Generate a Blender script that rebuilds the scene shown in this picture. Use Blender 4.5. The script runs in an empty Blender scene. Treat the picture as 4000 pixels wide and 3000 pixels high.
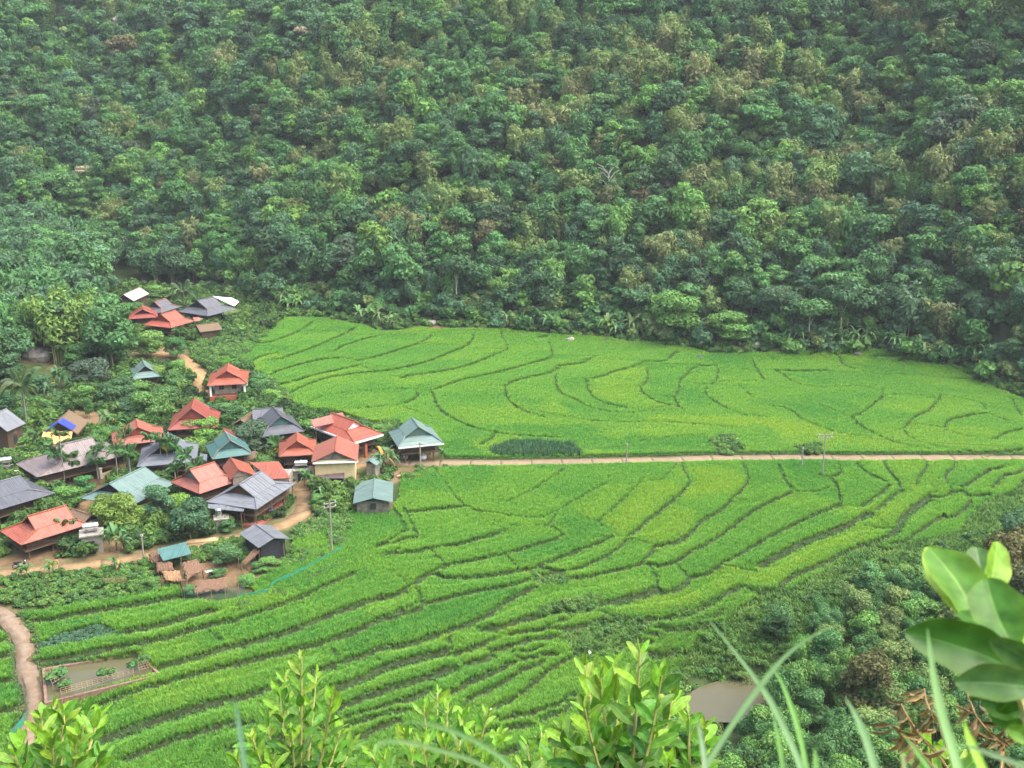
import bpy, math, random
import numpy as np
from mathutils import Vector, Matrix

SC = bpy.context.scene
# ------------------------------------------------------------------ camera
F = 4200.0                      # focal length in pixels of the 4000x3000 photograph
PITCH = math.radians(16.0)
CAM = np.array([0.0, 0.0, 55.0])
cam_d = bpy.data.cameras.new("camera")
cam_d.sensor_width = 36.0
cam_d.lens = 36.0 * F / 4000.0
cam_d.clip_start = 0.05
cam_d.clip_end = 3000.0
cam_d.dof.use_dof = True
cam_d.dof.focus_distance = 120.0
cam_d.dof.aperture_fstop = 13.0
cam = bpy.data.objects.new("camera", cam_d)
SC.collection.objects.link(cam)
cam.location = CAM
cam.rotation_euler = (math.radians(90) - PITCH, 0, 0)
SC.camera = cam
# ------------------------------------------------------------------ sky, sun, exposure
SUN_EL, SUN_AZ = math.radians(62), math.radians(105)   # azimuth clockwise from +Y (north)
world = bpy.data.worlds.new("World")
SC.world = world
world.use_nodes = True
wn = world.node_tree
sky = wn.nodes.new("ShaderNodeTexSky")
sky.sky_type = 'NISHITA'
sky.sun_disc = False
sky.sun_elevation = SUN_EL
sky.sun_rotation = SUN_AZ
sky.air_density = 1.0
sky.dust_density = 6.0
sky.ozone_density = 1.0
wn.links.new(sky.outputs[0], wn.nodes["Background"].inputs[0])
wn.nodes["Background"].inputs[1].default_value = 0.15
sun_d = bpy.data.lights.new("sun", 'SUN')
sun_d.energy = 1.3
sun_d.angle = math.radians(80)
sun_d.color = (1.0, 0.96, 0.90)
sun = bpy.data.objects.new("sun", sun_d)
SC.collection.objects.link(sun)
sd = Vector((math.sin(SUN_AZ) * math.cos(SUN_EL), math.cos(SUN_AZ) * math.cos(SUN_EL), math.sin(SUN_EL)))
sun.rotation_euler = sd.to_track_quat('Z', 'Y').to_euler()
sun.location = (0, 0, 200)
SC.view_settings.view_transform = 'Standard'
SC.view_settings.look = 'None'
SC.view_settings.gamma = 1.0
SC.view_settings.use_curve_mapping = False
SC.view_settings.exposure = 1.6
SC.cycles.max_bounces = 6
SC.cycles.diffuse_bounces = 3
SC.cycles.glossy_bounces = 2
SC.cycles.transmission_bounces = 3
SC.cycles.transparent_max_bounces = 6
SC.cycles.volume_bounces = 0
SC.cycles.use_denoising = True
SC.cycles.caustics_reflective = False
SC.cycles.caustics_refractive = False

RNG = np.random.default_rng(7)
random.seed(7)
COL = SC.collection
PI = math.pi

# ------------------------------------------------------------------ small helpers
def tag(o, label=None, cat=None, group=None, kind=None):
    if label: o["label"] = label
    if cat: o["category"] = cat
    if group: o["group"] = group
    if kind: o["kind"] = kind
    return o

def empty(name, loc=(0, 0, 0), rz=0.0, scale=1.0):
    o = bpy.data.objects.new(name, None)
    o.empty_display_size = 0.3
    o.location = loc
    o.rotation_euler = (0, 0, rz)
    o.scale = (scale, scale, scale)
    COL.objects.link(o)
    return o

def link_mesh(name, me, parent=None):
    o = bpy.data.objects.new(name, me)
    COL.objects.link(o)
    if parent is not None:
        o.parent = parent
    return o

def np_mesh(name, verts, faces, mats=(), smooth=False, cols=None, midx=None):
    """verts (n,3), faces (m,3|4) arrays"""
    verts = np.asarray(verts, dtype=np.float32)
    faces = np.asarray(faces, dtype=np.int32)
    me = bpy.data.meshes.new(name)
    k = faces.shape[1]
    me.vertices.add(len(verts)); me.vertices.foreach_set("co", verts.ravel())
    me.loops.add(faces.size); me.loops.foreach_set("vertex_index", faces.ravel())
    me.polygons.add(len(faces))
    me.polygons.foreach_set("loop_start", np.arange(0, faces.size, k, dtype=np.int32))
    me.polygons.foreach_set("loop_total", np.full(len(faces), k, dtype=np.int32))
    if smooth:
        me.polygons.foreach_set("use_smooth", np.ones(len(faces), dtype=bool))
    if midx is not None:
        me.polygons.foreach_set("material_index", np.asarray(midx, dtype=np.int32))
    for m in mats: me.materials.append(m)
    me.update(calc_edges=True)
    if cols is not None:
        a = me.color_attributes.new("Col", 'FLOAT_COLOR', 'POINT')
        c = np.ones((len(verts), 4), dtype=np.float32); c[:, :3] = cols
        a.data.foreach_set("color", c.ravel())
    return me

class MB:
    """collects boxes, tubes and polygons; build() links them as ONE mesh object"""
    def __init__(s): s.v, s.f = [], []
    def poly(s, pts):
        b = len(s.v); s.v += [tuple(p) for p in pts]; s.f.append(tuple(range(b, b + len(pts)))); return s
    def slab(s, pts, t):
        """a plate: polygon pts (top side, counter-clockwise from above) given thickness t downwards"""
        n = len(pts); b = len(s.v)
        s.v += [tuple(p) for p in pts] + [(p[0], p[1], p[2] - t) for p in pts]
        s.f.append(tuple(range(b, b + n))); s.f.append(tuple(range(b + 2 * n - 1, b + n - 1, -1)))
        for i in range(n):
            j = (i + 1) % n
            s.f.append((b + i, b + n + i, b + n + j, b + j))
        return s
    def box(s, x0, x1, y0, y1, z0, z1):
        return s.slab([(x0, y0, z1), (x1, y0, z1), (x1, y1, z1), (x0, y1, z1)], z1 - z0)
    def tube(s, pts, r, n=6, r2=None, cap=True):
        pts = [Vector(p) for p in pts]; b = len(s.v); m = len(pts)
        if r2 is None: r2 = r
        for i, p in enumerate(pts):
            d = (pts[min(i + 1, m - 1)] - pts[max(i - 1, 0)]).normalized()
            a = d.cross(Vector((0, 0, 1)))
            if a.length < 1e-3: a = d.cross(Vector((1, 0, 0)))
            a.normalize(); c = d.cross(a)
            rr = r + (r2 - r) * i / max(1, m - 1)
            for k in range(n):
                t = 2 * PI * k / n
                q = p + a * (rr * math.cos(t)) + c * (rr * math.sin(t)); s.v.append(tuple(q))
        for i in range(m - 1):
            for k in range(n):
                k2 = (k + 1) % n
                s.f.append((b + i * n + k, b + i * n + k2, b + (i + 1) * n + k2, b + (i + 1) * n + k))
        if cap:
            s.f.append(tuple(b + k for k in range(n))[::-1]); s.f.append(tuple(b + (m - 1) * n + k for k in range(n)))
        return s
    def ball(s, c, rx, ry, rz, n=8, m=5):
        b = len(s.v)
        for i in range(m + 1):
            ph = -PI / 2 + PI * i / m
            for k in range(n):
                t = 2 * PI * k / n
                s.v.append((c[0] + rx * math.cos(ph) * math.cos(t), c[1] + ry * math.cos(ph) * math.sin(t), c[2] + rz * math.sin(ph)))
        for i in range(m):
            for k in range(n):
                k2 = (k + 1) % n
                s.f.append((b + i * n + k, b + i * n + k2, b + (i + 1) * n + k2, b + (i + 1) * n + k))
        return s
    def mesh(s, name, mats=(), smooth=False):
        me = bpy.data.meshes.new(name); me.from_pydata(s.v, [], s.f)
        for m in (mats if isinstance(mats, (list, tuple)) else [mats]): me.materials.append(m)
        if smooth: me.polygons.foreach_set("use_smooth", [True] * len(me.polygons))
        me.update(); return me
    def build(s, name, mats=(), parent=None, smooth=False):
        return link_mesh(name, s.mesh(name, mats, smooth), parent)

def copy_tree(o, parent=None):
    c = o.copy(); COL.objects.link(c); c.parent = parent
    for ch in o.children: copy_tree(ch, c)
    return c

# ------------------------------------------------------------------ materials
def nt(m):
    m.use_nodes = True
    t = m.node_tree
    return t, t.nodes, t.links, t.nodes["Principled BSDF"]

MATS = {}
def mat(name, col, rough=0.7, noise=0.0, nscale=3.0, bump=0.0, bscale=20.0, metal=0.0, spec=0.3, wave=None, tone2=None, stretch=None):
    """procedural surface: base colour broken up by noise; optional corrugation (wave = (axis, per metre, strength))"""
    if name in MATS: return MATS[name]
    m = bpy.data.materials.new(name); t, N, L, b = nt(m)
    b.inputs["Roughness"].default_value = rough
    b.inputs["Metallic"].default_value = metal
    b.inputs["Specular IOR Level"].default_value = spec
    b.inputs["Base Color"].default_value = (*col, 1)
    tc = N.new("ShaderNodeTexCoord")
    co = tc.outputs["Object"]
    if noise > 0 or tone2:
        n1 = N.new("ShaderNodeTexNoise"); n1.inputs["Scale"].default_value = nscale; n1.inputs["Detail"].default_value = 6
        n1.inputs["Roughness"].default_value = 0.65
        if stretch:
            mp = N.new("ShaderNodeMapping"); mp.inputs["Scale"].default_value = stretch
            L.new(co, mp.inputs[0]); L.new(mp.outputs[0], n1.inputs["Vector"])
        else:
            L.new(co, n1.inputs["Vector"])
        r = N.new("ShaderNodeValToRGB")
        r.color_ramp.elements[0].position = 0.32; r.color_ramp.elements[1].position = 0.68
        c2 = tone2 if tone2 else tuple(c * (1 - noise) for c in col)
        c1 = col if tone2 else tuple(min(1, c * (1 + noise)) for c in col)
        r.color_ramp.elements[0].color = (*c2, 1); r.color_ramp.elements[1].color = (*c1, 1)
        L.new(n1.outputs[0], r.inputs[0]); L.new(r.outputs[0], b.inputs["Base Color"])
    if bump > 0:
        n2 = N.new("ShaderNodeTexNoise"); n2.inputs["Scale"].default_value = bscale; n2.inputs["Detail"].default_value = 4
        L.new(co, n2.inputs["Vector"])
        bp = N.new("ShaderNodeBump"); bp.inputs["Strength"].default_value = bump; bp.inputs["Distance"].default_value = 0.05
        L.new(n2.outputs[0], bp.inputs["Height"]); L.new(bp.outputs[0], b.inputs["Normal"])
    if wave:
        w = N.new("ShaderNodeTexWave"); w.wave_type = 'BANDS'; w.bands_direction = wave[0]; w.wave_profile = 'SIN'
        w.inputs["Scale"].default_value = wave[1]
        L.new(co, w.inputs["Vector"])
        bp = N.new("ShaderNodeBump"); bp.inputs["Strength"].default_value = wave[2]; bp.inputs["Distance"].default_value = 0.03
        L.new(w.outputs["Fac"], bp.inputs["Height"]); L.new(bp.outputs[0], b.inputs["Normal"])
    MATS[name] = m
    return m

def leaf_mat(name, col, var=0.25, hue=0.03, src='OBJECT', transl=0.35, rough=0.55, patch=0.0, spec=0.25):
    """leaf surface; src OBJECT = colour of the object, INST = 'tint' of the instance, NONE = col"""
    if name in MATS: return MATS[name]
    m = bpy.data.materials.new(name); t, N, L, b = nt(m)
    out = N["Material Output"]
    b.inputs["Roughness"].default_value = rough
    b.inputs["Specular IOR Level"].default_value = spec
    rgb = None
    if src == 'INST':
        a = N.new("ShaderNodeAttribute"); a.attribute_type = 'INSTANCER'; a.attribute_name = "tint"; rgb = a.outputs["Color"]
    elif src == 'OBJECT':
        a = N.new("ShaderNodeObjectInfo"); rgb = a.outputs["Color"]
    else:
        a = N.new("ShaderNodeRGB"); a.outputs[0].default_value = (*col, 1); rgb = a.outputs[0]
    va = N.new("ShaderNodeVertexColor"); va.layer_name = "Col"      # leaf-to-leaf variation stored in the mesh
    mx = N.new("ShaderNodeMix"); mx.data_type = 'RGBA'; mx.blend_type = 'MULTIPLY'; mx.inputs[0].default_value = 1.0
    L.new(rgb, mx.inputs[6]); L.new(va.outputs["Color"], mx.inputs[7])
    L.new(mx.outputs[2], b.inputs["Base Color"])
    tr = N.new("ShaderNodeBsdfTranslucent")
    gm = N.new("ShaderNodeMix"); gm.data_type = 'RGBA'; gm.blend_type = 'MULTIPLY'; gm.inputs[0].default_value = 1.0
    gm.inputs[7].default_value = (1.1, 1.15, 0.75, 1)
    L.new(mx.outputs[2], gm.inputs[6]); L.new(gm.outputs[2], tr.inputs["Color"])
    ms = N.new("ShaderNodeMixShader"); ms.inputs[0].default_value = transl
    L.new(b.outputs[0], ms.inputs[1]); L.new(tr.outputs[0], ms.inputs[2]); L.new(ms.outputs[0], out.inputs["Surface"])
    MATS[name] = m
    return m

# ------------------------------------------------------------------ land form
def smoothmax0(t, k):
    return k * np.logaddexp(0.0, t / k)

_n = np.random.default_rng(3)
_WA = [(_n.uniform(0, 2 * PI), _n.uniform(0, 2 * PI)) for _ in range(24)]
def swell(x, y, wl, k):
    """smooth pseudo-noise, about -1..1, wavelength wl"""
    s = 0
    for i in range(4):
        a, p = _WA[(k * 4 + i) % 24]
        s = s + np.sin((x * math.cos(a) + y * math.sin(a)) * 2 * PI / (wl * (0.7 + 0.25 * i)) + p)
    return s / 3.0

FOOT_X = np.array([-400, -260, -190, -139, -100, -75, -59, -28, 0, 26, 50, 73, 84, 90, 120, 170, 260, 400.])
FOOT_Y = np.array([250, 270, 285, 287, 276, 262, 247, 232, 225, 216, 207, 203, 195, 182, 158, 140, 120, 110.])
POND = (22.5, 100.5)
GPOND = [(2655,2775),(2668,2730),(2720,2690),(2800,2662),(2880,2645),(2945,2620),(3020,2600),(3070,2630),(3060,2700),(3010,2770),(2930,2815),(2850,2822),(2760,2815)]
GPOND_Z = -8.7
HAZE_DENSITY = 0.0002
def foot(x): return np.interp(x, FOOT_X, FOOT_Y)

def base(x, y):
    x = np.asarray(x, dtype=float); y = np.asarray(y, dtype=float)
    t = smoothmax0(146.0 - y, 3.0)
    far = 0.028 * smoothmax0(y - 146.0, 3.0)
    wl = 1 / (1 + np.exp((x + 22) / 5.0))               # 1 on the village side
    wr = 1 / (1 + np.exp(-(x - 12) / 8.0))              # 1 on the gully side
    s_left = 0.045 * t + 0.17 * smoothmax0(t - 34.0, 3.0)
    s_mid = 0.095 * t + 0.05 * smoothmax0(t - 25.0, 4.0)
    s_right = 0.15 * t
    near = -(wl * s_left + (1 - wl) * ((1 - wr) * s_mid + wr * s_right))
    z = far + near
    z = z + 0.22 * smoothmax0(-(x + 66 + 0.10 * (y - 146)), 4.0) * (1 / (1 + np.exp(-(y - 135) / 6.0)))
    # hill behind
    h = smoothmax0(y - foot(x), 3.0)
    hill = 0.78 * h + (3.5 * swell(x + 0.6 * y, y, 62, 0) + 2.0 * swell(x, y, 27, 1)) * np.clip(h / 22, 0, 1)
    z = z + np.minimum(hill, 150 + 0.05 * h)
    # bed of the pond in the gully
    g = np.exp(-(((x - POND[0]) / 9.0) ** 2 + ((y - POND[1]) / 8.0) ** 2))
    z = z - 3.5 * g
    # the slope the camera stands on
    cam_hill = 53.0 - 0.86 * y - 0.0012 * x * x + 1.0 * swell(x, y, 30, 2)
    return np.maximum(z, cam_hill)

def ray(u, v):
    cx = (u - 2000.0) / F; cy = (1500.0 - v) / F
    cp, sp = math.cos(PITCH), math.sin(PITCH)
    return np.array([cx, cp + cy * sp, -sp + cy * cp])

def at_z(u, v, z):
    d = ray(u, v); k = (z - CAM[2]) / d[2]
    return CAM + d * k

def at_d(u, v, dist):
    d = ray(u, v); return CAM + d / np.linalg.norm(d) * dist

def ground(u, v, dz=0.0):
    """point of the smooth land under a spot of the photograph, raised by dz"""
    d = ray(u, v); k0 = 60.0; prev = None
    ks = np.linspace(60, 520, 1200)
    P = CAM[None, :] + d[None, :] * ks[:, None]
    f = P[:, 2] - (base(P[:, 0], P[:, 1]) + dz)
    i = int(np.argmax(f < 0)) if (f < 0).any() else len(ks) - 1
    i = max(i, 1)
    a, b = f[i - 1], f[i]
    k = ks[i - 1] + (ks[i] - ks[i - 1]) * (a / (a - b) if a != b else 0)
    return CAM + d * k
# ------------------------------------------------------------------ field edges, read off the photograph
ZM = dict(a=(800, 1150, 1.58), b=(2000, 1250, 2.212), c=(3000, 1250, 2.212), d=(1500, 1750, 1.8433), e=(2600, 1700, 1.58),
          f=(0, 2200, 2.212), g=(900, 2250, 2.212), h=(1800, 2250, 2.212), s=(0, 0, 1.0))
def zpt(z, p):
    ox, oy, k = ZM[z]; return (ox + p[0] / k, oy + p[1] / k)
FT = (0.24, 0.06)          # thin balk between two paddies: free width, step
LG = (0.42, 0.12)           # grassy balk
M1 = (0.5, 0.3)           # step of the far terraces
M2 = (0.5, 0.32)
M3 = (0.62, 0.45)          # steps of the near terraces
M4 = (1.0, 0.6)
LINES = [
 ('a', M1, [(350,312),(420,300),(500,270),(580,238),(660,180)]),
 ('a', M1, [(390,415),(470,405),(580,370),(700,325),(800,280),(880,245),(925,215)]),
 ('a', M1, [(800,360),(850,330),(920,305),(1000,282),(1080,262)]),
 ('a', FT, [(600,230),(700,235),(800,240),(880,242)]), ('a', FT, [(880,255),(1000,265),(1050,262)]),
 ('a', M1, [(250,445),(300,415),(380,385),(450,370)]),
 ('a', M1, [(390,515),(460,480),(560,450),(660,425),(730,410),(840,402)]),
 ('a', M1, [(430,572),(540,550),(650,515),(760,490),(860,470),(960,445)]),
 ('a', M1, [(490,640),(560,600),(640,565),(740,530),(850,510),(950,495),(1060,488),(1160,475),(1280,450),(1400,415),(1520,365),(1600,335),(1640,300),(1655,270),(1640,250),(1570,242)]),
 ('a', M1, [(940,420),(1040,400),(1140,370),(1230,340),(1310,315),(1380,280),(1395,255)]),
 ('a', FT, [(1310,305),(1450,320),(1600,322)]),
 ('a', M1, [(1210,525),(1300,508),(1420,492),(1550,468),(1660,435),(1760,395),(1830,365),(1865,345),(1855,310),(1830,280),(1825,240)]),
 ('a', FT, [(1640,345),(1860,350)]),
 ('a', M1, [(1405,605),(1480,575),(1580,540),(1700,515),(1850,480),(1980,445),(2080,415),(2130,400)]),
 ('a', LG, [(1405,605),(1420,650),(1440,700),(1480,745),(1560,790),(1680,840),(1780,860)]),
 ('a', FT, [(770,628),(900,615),(1050,605),(1200,598),(1280,595),(1310,600)]),
 ('a', M1, [(1215,692),(1260,670),(1300,650),(1310,620)]), ('a', FT, [(1215,692),(1260,720),(1340,750),(1420,770)]),
 ('a', M1, [(1860,575),(1890,555),(1960,530),(2060,510),(2130,495),(2200,450)]),
 ('a', LG, [(1860,575),(1862,620),(1880,660),(1920,700),(2000,740),(2100,770)]),
 ('a', M1, [(1700,938),(1750,910),(1790,870)]),
 ('b', M1, [(230,375),(330,340),(335,270),(310,200)]),
 ('b', M1, [(330,470),(395,415),(500,400),(600,385),(720,325)]),
 ('b', FT, [(340,320),(500,325),(690,330)]),
 ('b', FT, [(720,350),(900,360),(1100,372)]), ('b', M1, [(1100,372),(1250,375),(1340,360),(1370,320),(1420,290)]),
 ('b', FT, [(1150,395),(1350,400),(1550,402)]), ('b', M1, [(1550,402),(1740,412)]),
 ('b', M1, [(660,530),(760,505),(880,460),(1000,430),(1090,400),(1130,375)]),
 ('b', LG, [(660,530),(655,590),(680,640),(720,690),(800,730),(950,770)]),
 ('b', LG, [(390,480),(380,540),(405,620),(450,660),(560,710),(640,760)]),
 ('b', M1, [(1115,590),(1150,550),(1165,500),(1160,440)]), ('b', LG, [(1115,590),(1130,640),(1200,690),(1280,735),(1400,755)]),
 ('b', M1, [(1410,680),(1430,610),(1440,550),(1500,490),(1530,450),(1590,420)]), ('b', LG, [(1410,680),(1440,750),(1480,790)]),
 ('b', M1, [(1690,580),(1750,555),(1765,490),(1770,430),(1710,360)]), ('b', LG, [(1690,580),(1680,640),(1700,680),(1780,735),(1880,790)]),
 ('b', FT, [(1950,570),(2030,640),(2090,690)]), ('b', LG, [(2080,350),(2110,420),(2150,480),(2190,540)]), ('b', FT, [(2120,447),(2212,452)]),
 ('b', M1, [(230,165),(300,150)]), ('b', M1, [(1310,225),(1370,212),(1460,218),(1510,235)]),
 ('b', FT, [(1090,1065),(1250,1045),(1500,1020),(1650,1018)]),
 ('c', M1, [(60,450),(300,455),(520,452)]), ('c', FT, [(520,465),(850,470)]), ('c', M1, [(365,310),(400,290)]), ('c', M1, [(590,310),(690,290)]),
 ('c', M1, [(900,325),(1050,322),(1200,325)]), ('c', M1, [(1130,360),(1190,345),(1290,362),(1430,375)]), ('c', LG, [(620,330),(640,385),(700,425),(740,435)]),
 ('c', FT, [(1010,485),(1200,483)]), ('c', FT, [(1280,490),(1440,505)]), ('c', FT, [(1520,520),(1760,525)]), ('c', M1, [(1740,480),(1830,465)]),
 ('c', M1, [(720,855),(800,820),(880,760),(950,710),(990,670),(970,610)]), ('c', LG, [(720,855),(780,910),(850,960),(930,1000)]),
 ('c', M1, [(1165,965),(1200,910),(1270,850),(1370,800),(1430,750),(1470,700),(1490,655)]), ('c', FT, [(1165,965),(1200,1010),(1280,1060),(1400,1100)]),
 ('c', M1, [(1510,960),(1530,910),(1570,880),(1700,845),(1800,830),(1880,820)]), ('c', M1, [(1950,1050),(2010,1010),(2060,985),(2140,970),(2300,930)]),
 ('c', LG, [(60,450),(140,490),(200,540),(300,580)]), ('c', LG, [(1860,740),(1890,800)]), ('c', LG, [(2110,700),(2150,770),(2190,840)]),
 ('c', LG, [(140,770),(250,830),(285,870)]), ('c', M1, [(1900,1165),(2060,1145),(2260,1128)]),
 ('a', LG, [(1780,860),(1900,880),(2050,890),(2200,895)]), ('a', FT, [(650,750),(640,690),(700,650),(770,628)]), ('a', FT, [(500,700),(620,715),(800,720),(1000,712),(1215,692)]), ('a', FT, [(840,402),(900,410),(940,420)]), ('a', FT, [(960,445),(1010,470),(1060,488)]),
 ('a', FT, [(1080,262),(1160,262),(1240,255),(1310,262)]), ('a', FT, [(450,370),(460,392),(390,415)]), ('b', FT, [(640,760),(800,800),(1000,820),(1250,800),(1480,790)]), ('b', FT, [(950,770),(1150,790),(1400,755)]), ('b', FT, [(0,760),(200,800),(420,850),(700,890),(1000,905)]), ('b', FT, [(1000,905),(1300,900),(1600,920),(1950,950)]),
 ('b', FT, [(1770,430),(1950,440),(2120,447)]), ('b', FT, [(1880,790),(2000,830),(2212,860)]), ('b', FT, [(1750,555),(1950,545),(2190,540)]), ('c', FT, [(300,580),(500,600),(750,590),(970,610)]), ('c', FT, [(430,740),(560,790),(720,855)]), ('c', FT, [(0,760),(140,770)]), ('c', FT, [(285,870),(420,930),(600,990),(900,1040)]),
 ('c', FT, [(990,670),(1200,660),(1470,700)]), ('c', FT, [(1200,910),(1400,930),(1530,960)]), ('c', FT, [(1490,655),(1650,690),(1860,740)]), ('c', FT, [(1880,820),(2000,860),(2100,900)]), ('c', FT, [(1510,960),(1700,1020),(1950,1050)]), ('c', FT, [(930,1000),(1100,1080),(1400,1130)]), ('c', FT, [(1400,1100),(1650,1140),(1900,1165)]), ('c', FT, [(740,435),(900,470),(1010,485)]),
 ('c', FT, [(1430,375),(1600,420),(1740,480)]), ('d', FT, [(560,435),(700,470),(900,500),(1100,520),(1250,470)]), ('d', FT, [(900,400),(1100,300),(1300,170)]), ('d', FT, [(420,725),(350,760),(430,840)]), ('d', FT, [(880,775),(930,840),(980,895)]), ('d', FT, [(180,1010),(100,940),(0,890)]), ('d', FT, [(1960,1010),(1950,920),(1900,870)]), ('d', FT, [(2130,110),(2000,250),(1880,230)]),
 # below the road, right
 ('c', LG, [(100,1270),(130,1340),(160,1410),(215,1490)]), ('c', M2, [(540,1370),(600,1350),(620,1310),(590,1260)]),
 ('c', LG, [(460,1360),(540,1380),(600,1450),(625,1530),(635,1600)]), ('c', FT, [(220,1500),(340,1505),(450,1495),(520,1470)]),
 ('c', LG, [(765,1220),(800,1290),(900,1360),(1000,1400),(1035,1430)]), ('c', M1, [(800,1630),(900,1560),(980,1500),(1035,1435)]),
 ('c', LG, [(1000,1220),(1030,1290),(1090,1370),(1140,1430),(1150,1480)]), ('c', M1, [(930,1655),(980,1610),(1060,1550),(1150,1485)]),
 ('c', M1, [(1270,1440),(1290,1380),(1350,1300),(1365,1240)]), ('c', M1, [(1580,1500),(1560,1460),(1520,1410),(1525,1350),(1580,1300),(1610,1240)]),
 ('c', M2, [(1690,1460),(1760,1400),(1850,1350),(1900,1310)]), ('c', LG, [(1690,1460),(1700,1500),(1740,1550),(1770,1600)]),
 ('c', M2, [(1890,1305),(1960,1305),(2030,1280)]), ('c', M1, [(1580,1505),(1640,1500),(1690,1495)]), ('c', M1, [(1410,1540),(1480,1545),(1540,1530),(1580,1500)]),
 ('c', M2, [(1750,1540),(1830,1530),(1910,1520)]), ('c', M2, [(1930,1460),(1990,1400),(2050,1350),(2120,1350),(2260,1280)]),
 ('c', M2, [(2000,1555),(2080,1510),(2170,1465),(2190,1410),(2260,1380)]), ('c', M4, [(1210,1655),(1300,1600),(1350,1550),(1420,1510)]),
 # below the road, middle
 ('d', M2, [(100,770),(250,755),(420,725),(600,690),(720,655),(810,630),(855,605)]), ('d', FT, [(855,605),(820,560),(740,510),(640,460),(560,420)]),
 ('d', FT, [(560,420),(480,320),(420,230),(360,160)]), ('d', M1, [(150,475),(300,460),(450,445),(560,435)]),
 ('d', M2, [(-60,720),(0,700),(70,665),(130,630),(150,600)]), ('d', LG, [(150,600),(120,540),(60,450)]),
 ('d', M2, [(60,700),(150,665),(235,650)]), ('d', LG, [(235,650),(210,590),(180,530),(140,450)]), ('d', M2, [(0,780),(60,770),(100,745)]),
 ('d', M2, [(440,855),(600,830),(750,800),(880,775),(1000,740),(1130,700),(1230,670),(1275,640)]), ('d', LG, [(1275,640),(1240,600),(1180,585),(1100,580)]),
 ('d', FT, [(900,580),(980,578)]), ('d', M2, [(380,920),(450,945),(560,950),(700,940),(850,920),(980,895),(1080,880)]),
 ('d', M2, [(1080,880),(1200,830),(1330,780),(1450,730),(1560,690),(1640,650)]), ('d', FT, [(1640,640),(1600,590),(1500,540),(1380,510)]),
 ('d', M1, [(1150,880),(1280,900),(1400,880),(1520,830),(1620,780),(1700,720),(1730,680)]),
 ('d', M2, [(1740,660),(1820,600),(1900,530),(2000,450),(2100,370),(2180,280),(2200,260)]), ('d', LG, [(2200,260),(2160,190),(2130,110)]),
 ('d', FT, [(1530,550),(1640,460),(1760,350),(1880,230)]), ('d', FT, [(1250,470),(1400,380),(1600,270)]), ('d', FT, [(1190,570),(1240,500)]),
 ('d', M3, [(0,1095),(100,1060),(180,1010),(260,960),(360,900),(440,860)]),
 ('d', M2, [(270,1130),(400,1110),(560,1070),(700,1040),(850,1015),(1000,980),(1030,960)]), ('d', M3, [(0,1245),(120,1210),(250,1170),(280,1140)]),
 ('d', M3, [(0,1460),(200,1420),(400,1350),(560,1300),(650,1260),(750,1210),(850,1140),(950,1080),(1060,1020)]),
 ('d', M4, [(730,1310),(850,1300),(1000,1250),(1150,1210),(1300,1190),(1450,1165),(1600,1130),(1750,1090),(1900,1050),(1960,1010)]),
 ('d', M3, [(1960,1010),(2000,1050),(2080,1040),(2150,1000),(2180,960)]), ('d', LG, [(2180,960),(2140,900),(2110,870)]),
 ('d', M2, [(1340,950),(1450,945),(1560,920),(1700,890),(1830,850),(1900,790),(1930,740)]), ('d', FT, [(1750,670),(1850,685),(1920,710)]),
 ('d', M2, [(1930,725),(2030,705),(2120,680),(2212,610)]), ('d', M2, [(1890,850),(1980,865),(2060,850),(2140,800),(2212,760)]),
 ('d', M3, [(1600,1200),(1640,1230),(1750,1250),(1900,1250),(2050,1240),(2212,1180)]),
 ('e', M2, [(20,680),(80,670),(170,600),(210,545),(330,480),(400,410),(480,330),(505,270)]), ('e', LG, [(505,270),(470,180)]),
 ('e', M2, [(20,812),(60,790),(150,730),(260,680),(400,580),(520,490),(650,420),(780,360)]), ('e', FT, [(430,410),(500,420),(570,430)]),
 ('e', M2, [(130,890),(250,870),(350,800),(450,750),(600,660),(750,580),(900,510),(1000,470),(1085,430)]),
 ('e', M4, [(575,815),(650,770),(800,690),(920,640),(1050,590),(1150,545),(1245,490)]), ('e', FT, [(360,815),(450,835),(560,855)]),
 ('e', M3, [(540,960),(600,975),(680,960),(750,900),(850,850),(950,810),(1050,760),(1150,710),(1280,670),(1370,640)]),
 ('e', M2, [(1400,680),(1460,670),(1550,610),(1620,560),(1710,510)]), ('e', FT, [(1220,570),(1300,585),(1390,600)]),
 ('e', M4, [(1370,640),(1420,580),(1440,530),(1480,490),(1560,430),(1640,380)]), ('e', M3, [(20,1142),(100,1125),(220,1080),(300,1030),(400,970),(470,940)]),
 ('e', M2, [(1715,505),(1750,520),(1830,470),(1880,410)]), ('e', M2, [(960,900),(1050,870),(1150,830),(1210,790)]),
 ('e', M2, [(1070,960),(1150,930),(1250,890)]), ('e', M2, [(0,1215),(150,1190),(280,1140),(340,1100)]), ('e', M2, [(370,1190),(470,1150),(540,1090),(620,1030)]),
 # bottom left
 ('f', M3, [(260,500),(450,500),(650,450),(850,420),(1100,380),(1350,340),(1560,300)]),
 ('f', M3, [(1060,610),(1250,580),(1450,530),(1650,470),(1850,420)]),
 ('f', M3, [(340,860),(500,840),(700,800),(900,760),(1100,720),(1300,690),(1500,640),(1700,580),(1900,530),(2000,505)]),
 ('f', M3, [(1390,905),(1500,880),(1700,830),(1900,760),(2000,735)]), ('f', FT, [(1830,620),(1930,710)]),
 ('f', M2, [(540,1360),(700,1300),(900,1220),(1100,1150),(1300,1080),(1500,1030),(1700,970),(1900,920),(2000,900)]),
 ('f', M4, [(800,1550),(1000,1490),(1200,1420),(1400,1350),(1600,1290),(1800,1230),(2000,1180)]), ('f', M3, [(1100,1700),(1200,1659),(1450,1560),(1700,1480),(1900,1420),(2100,1385)]),
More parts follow.
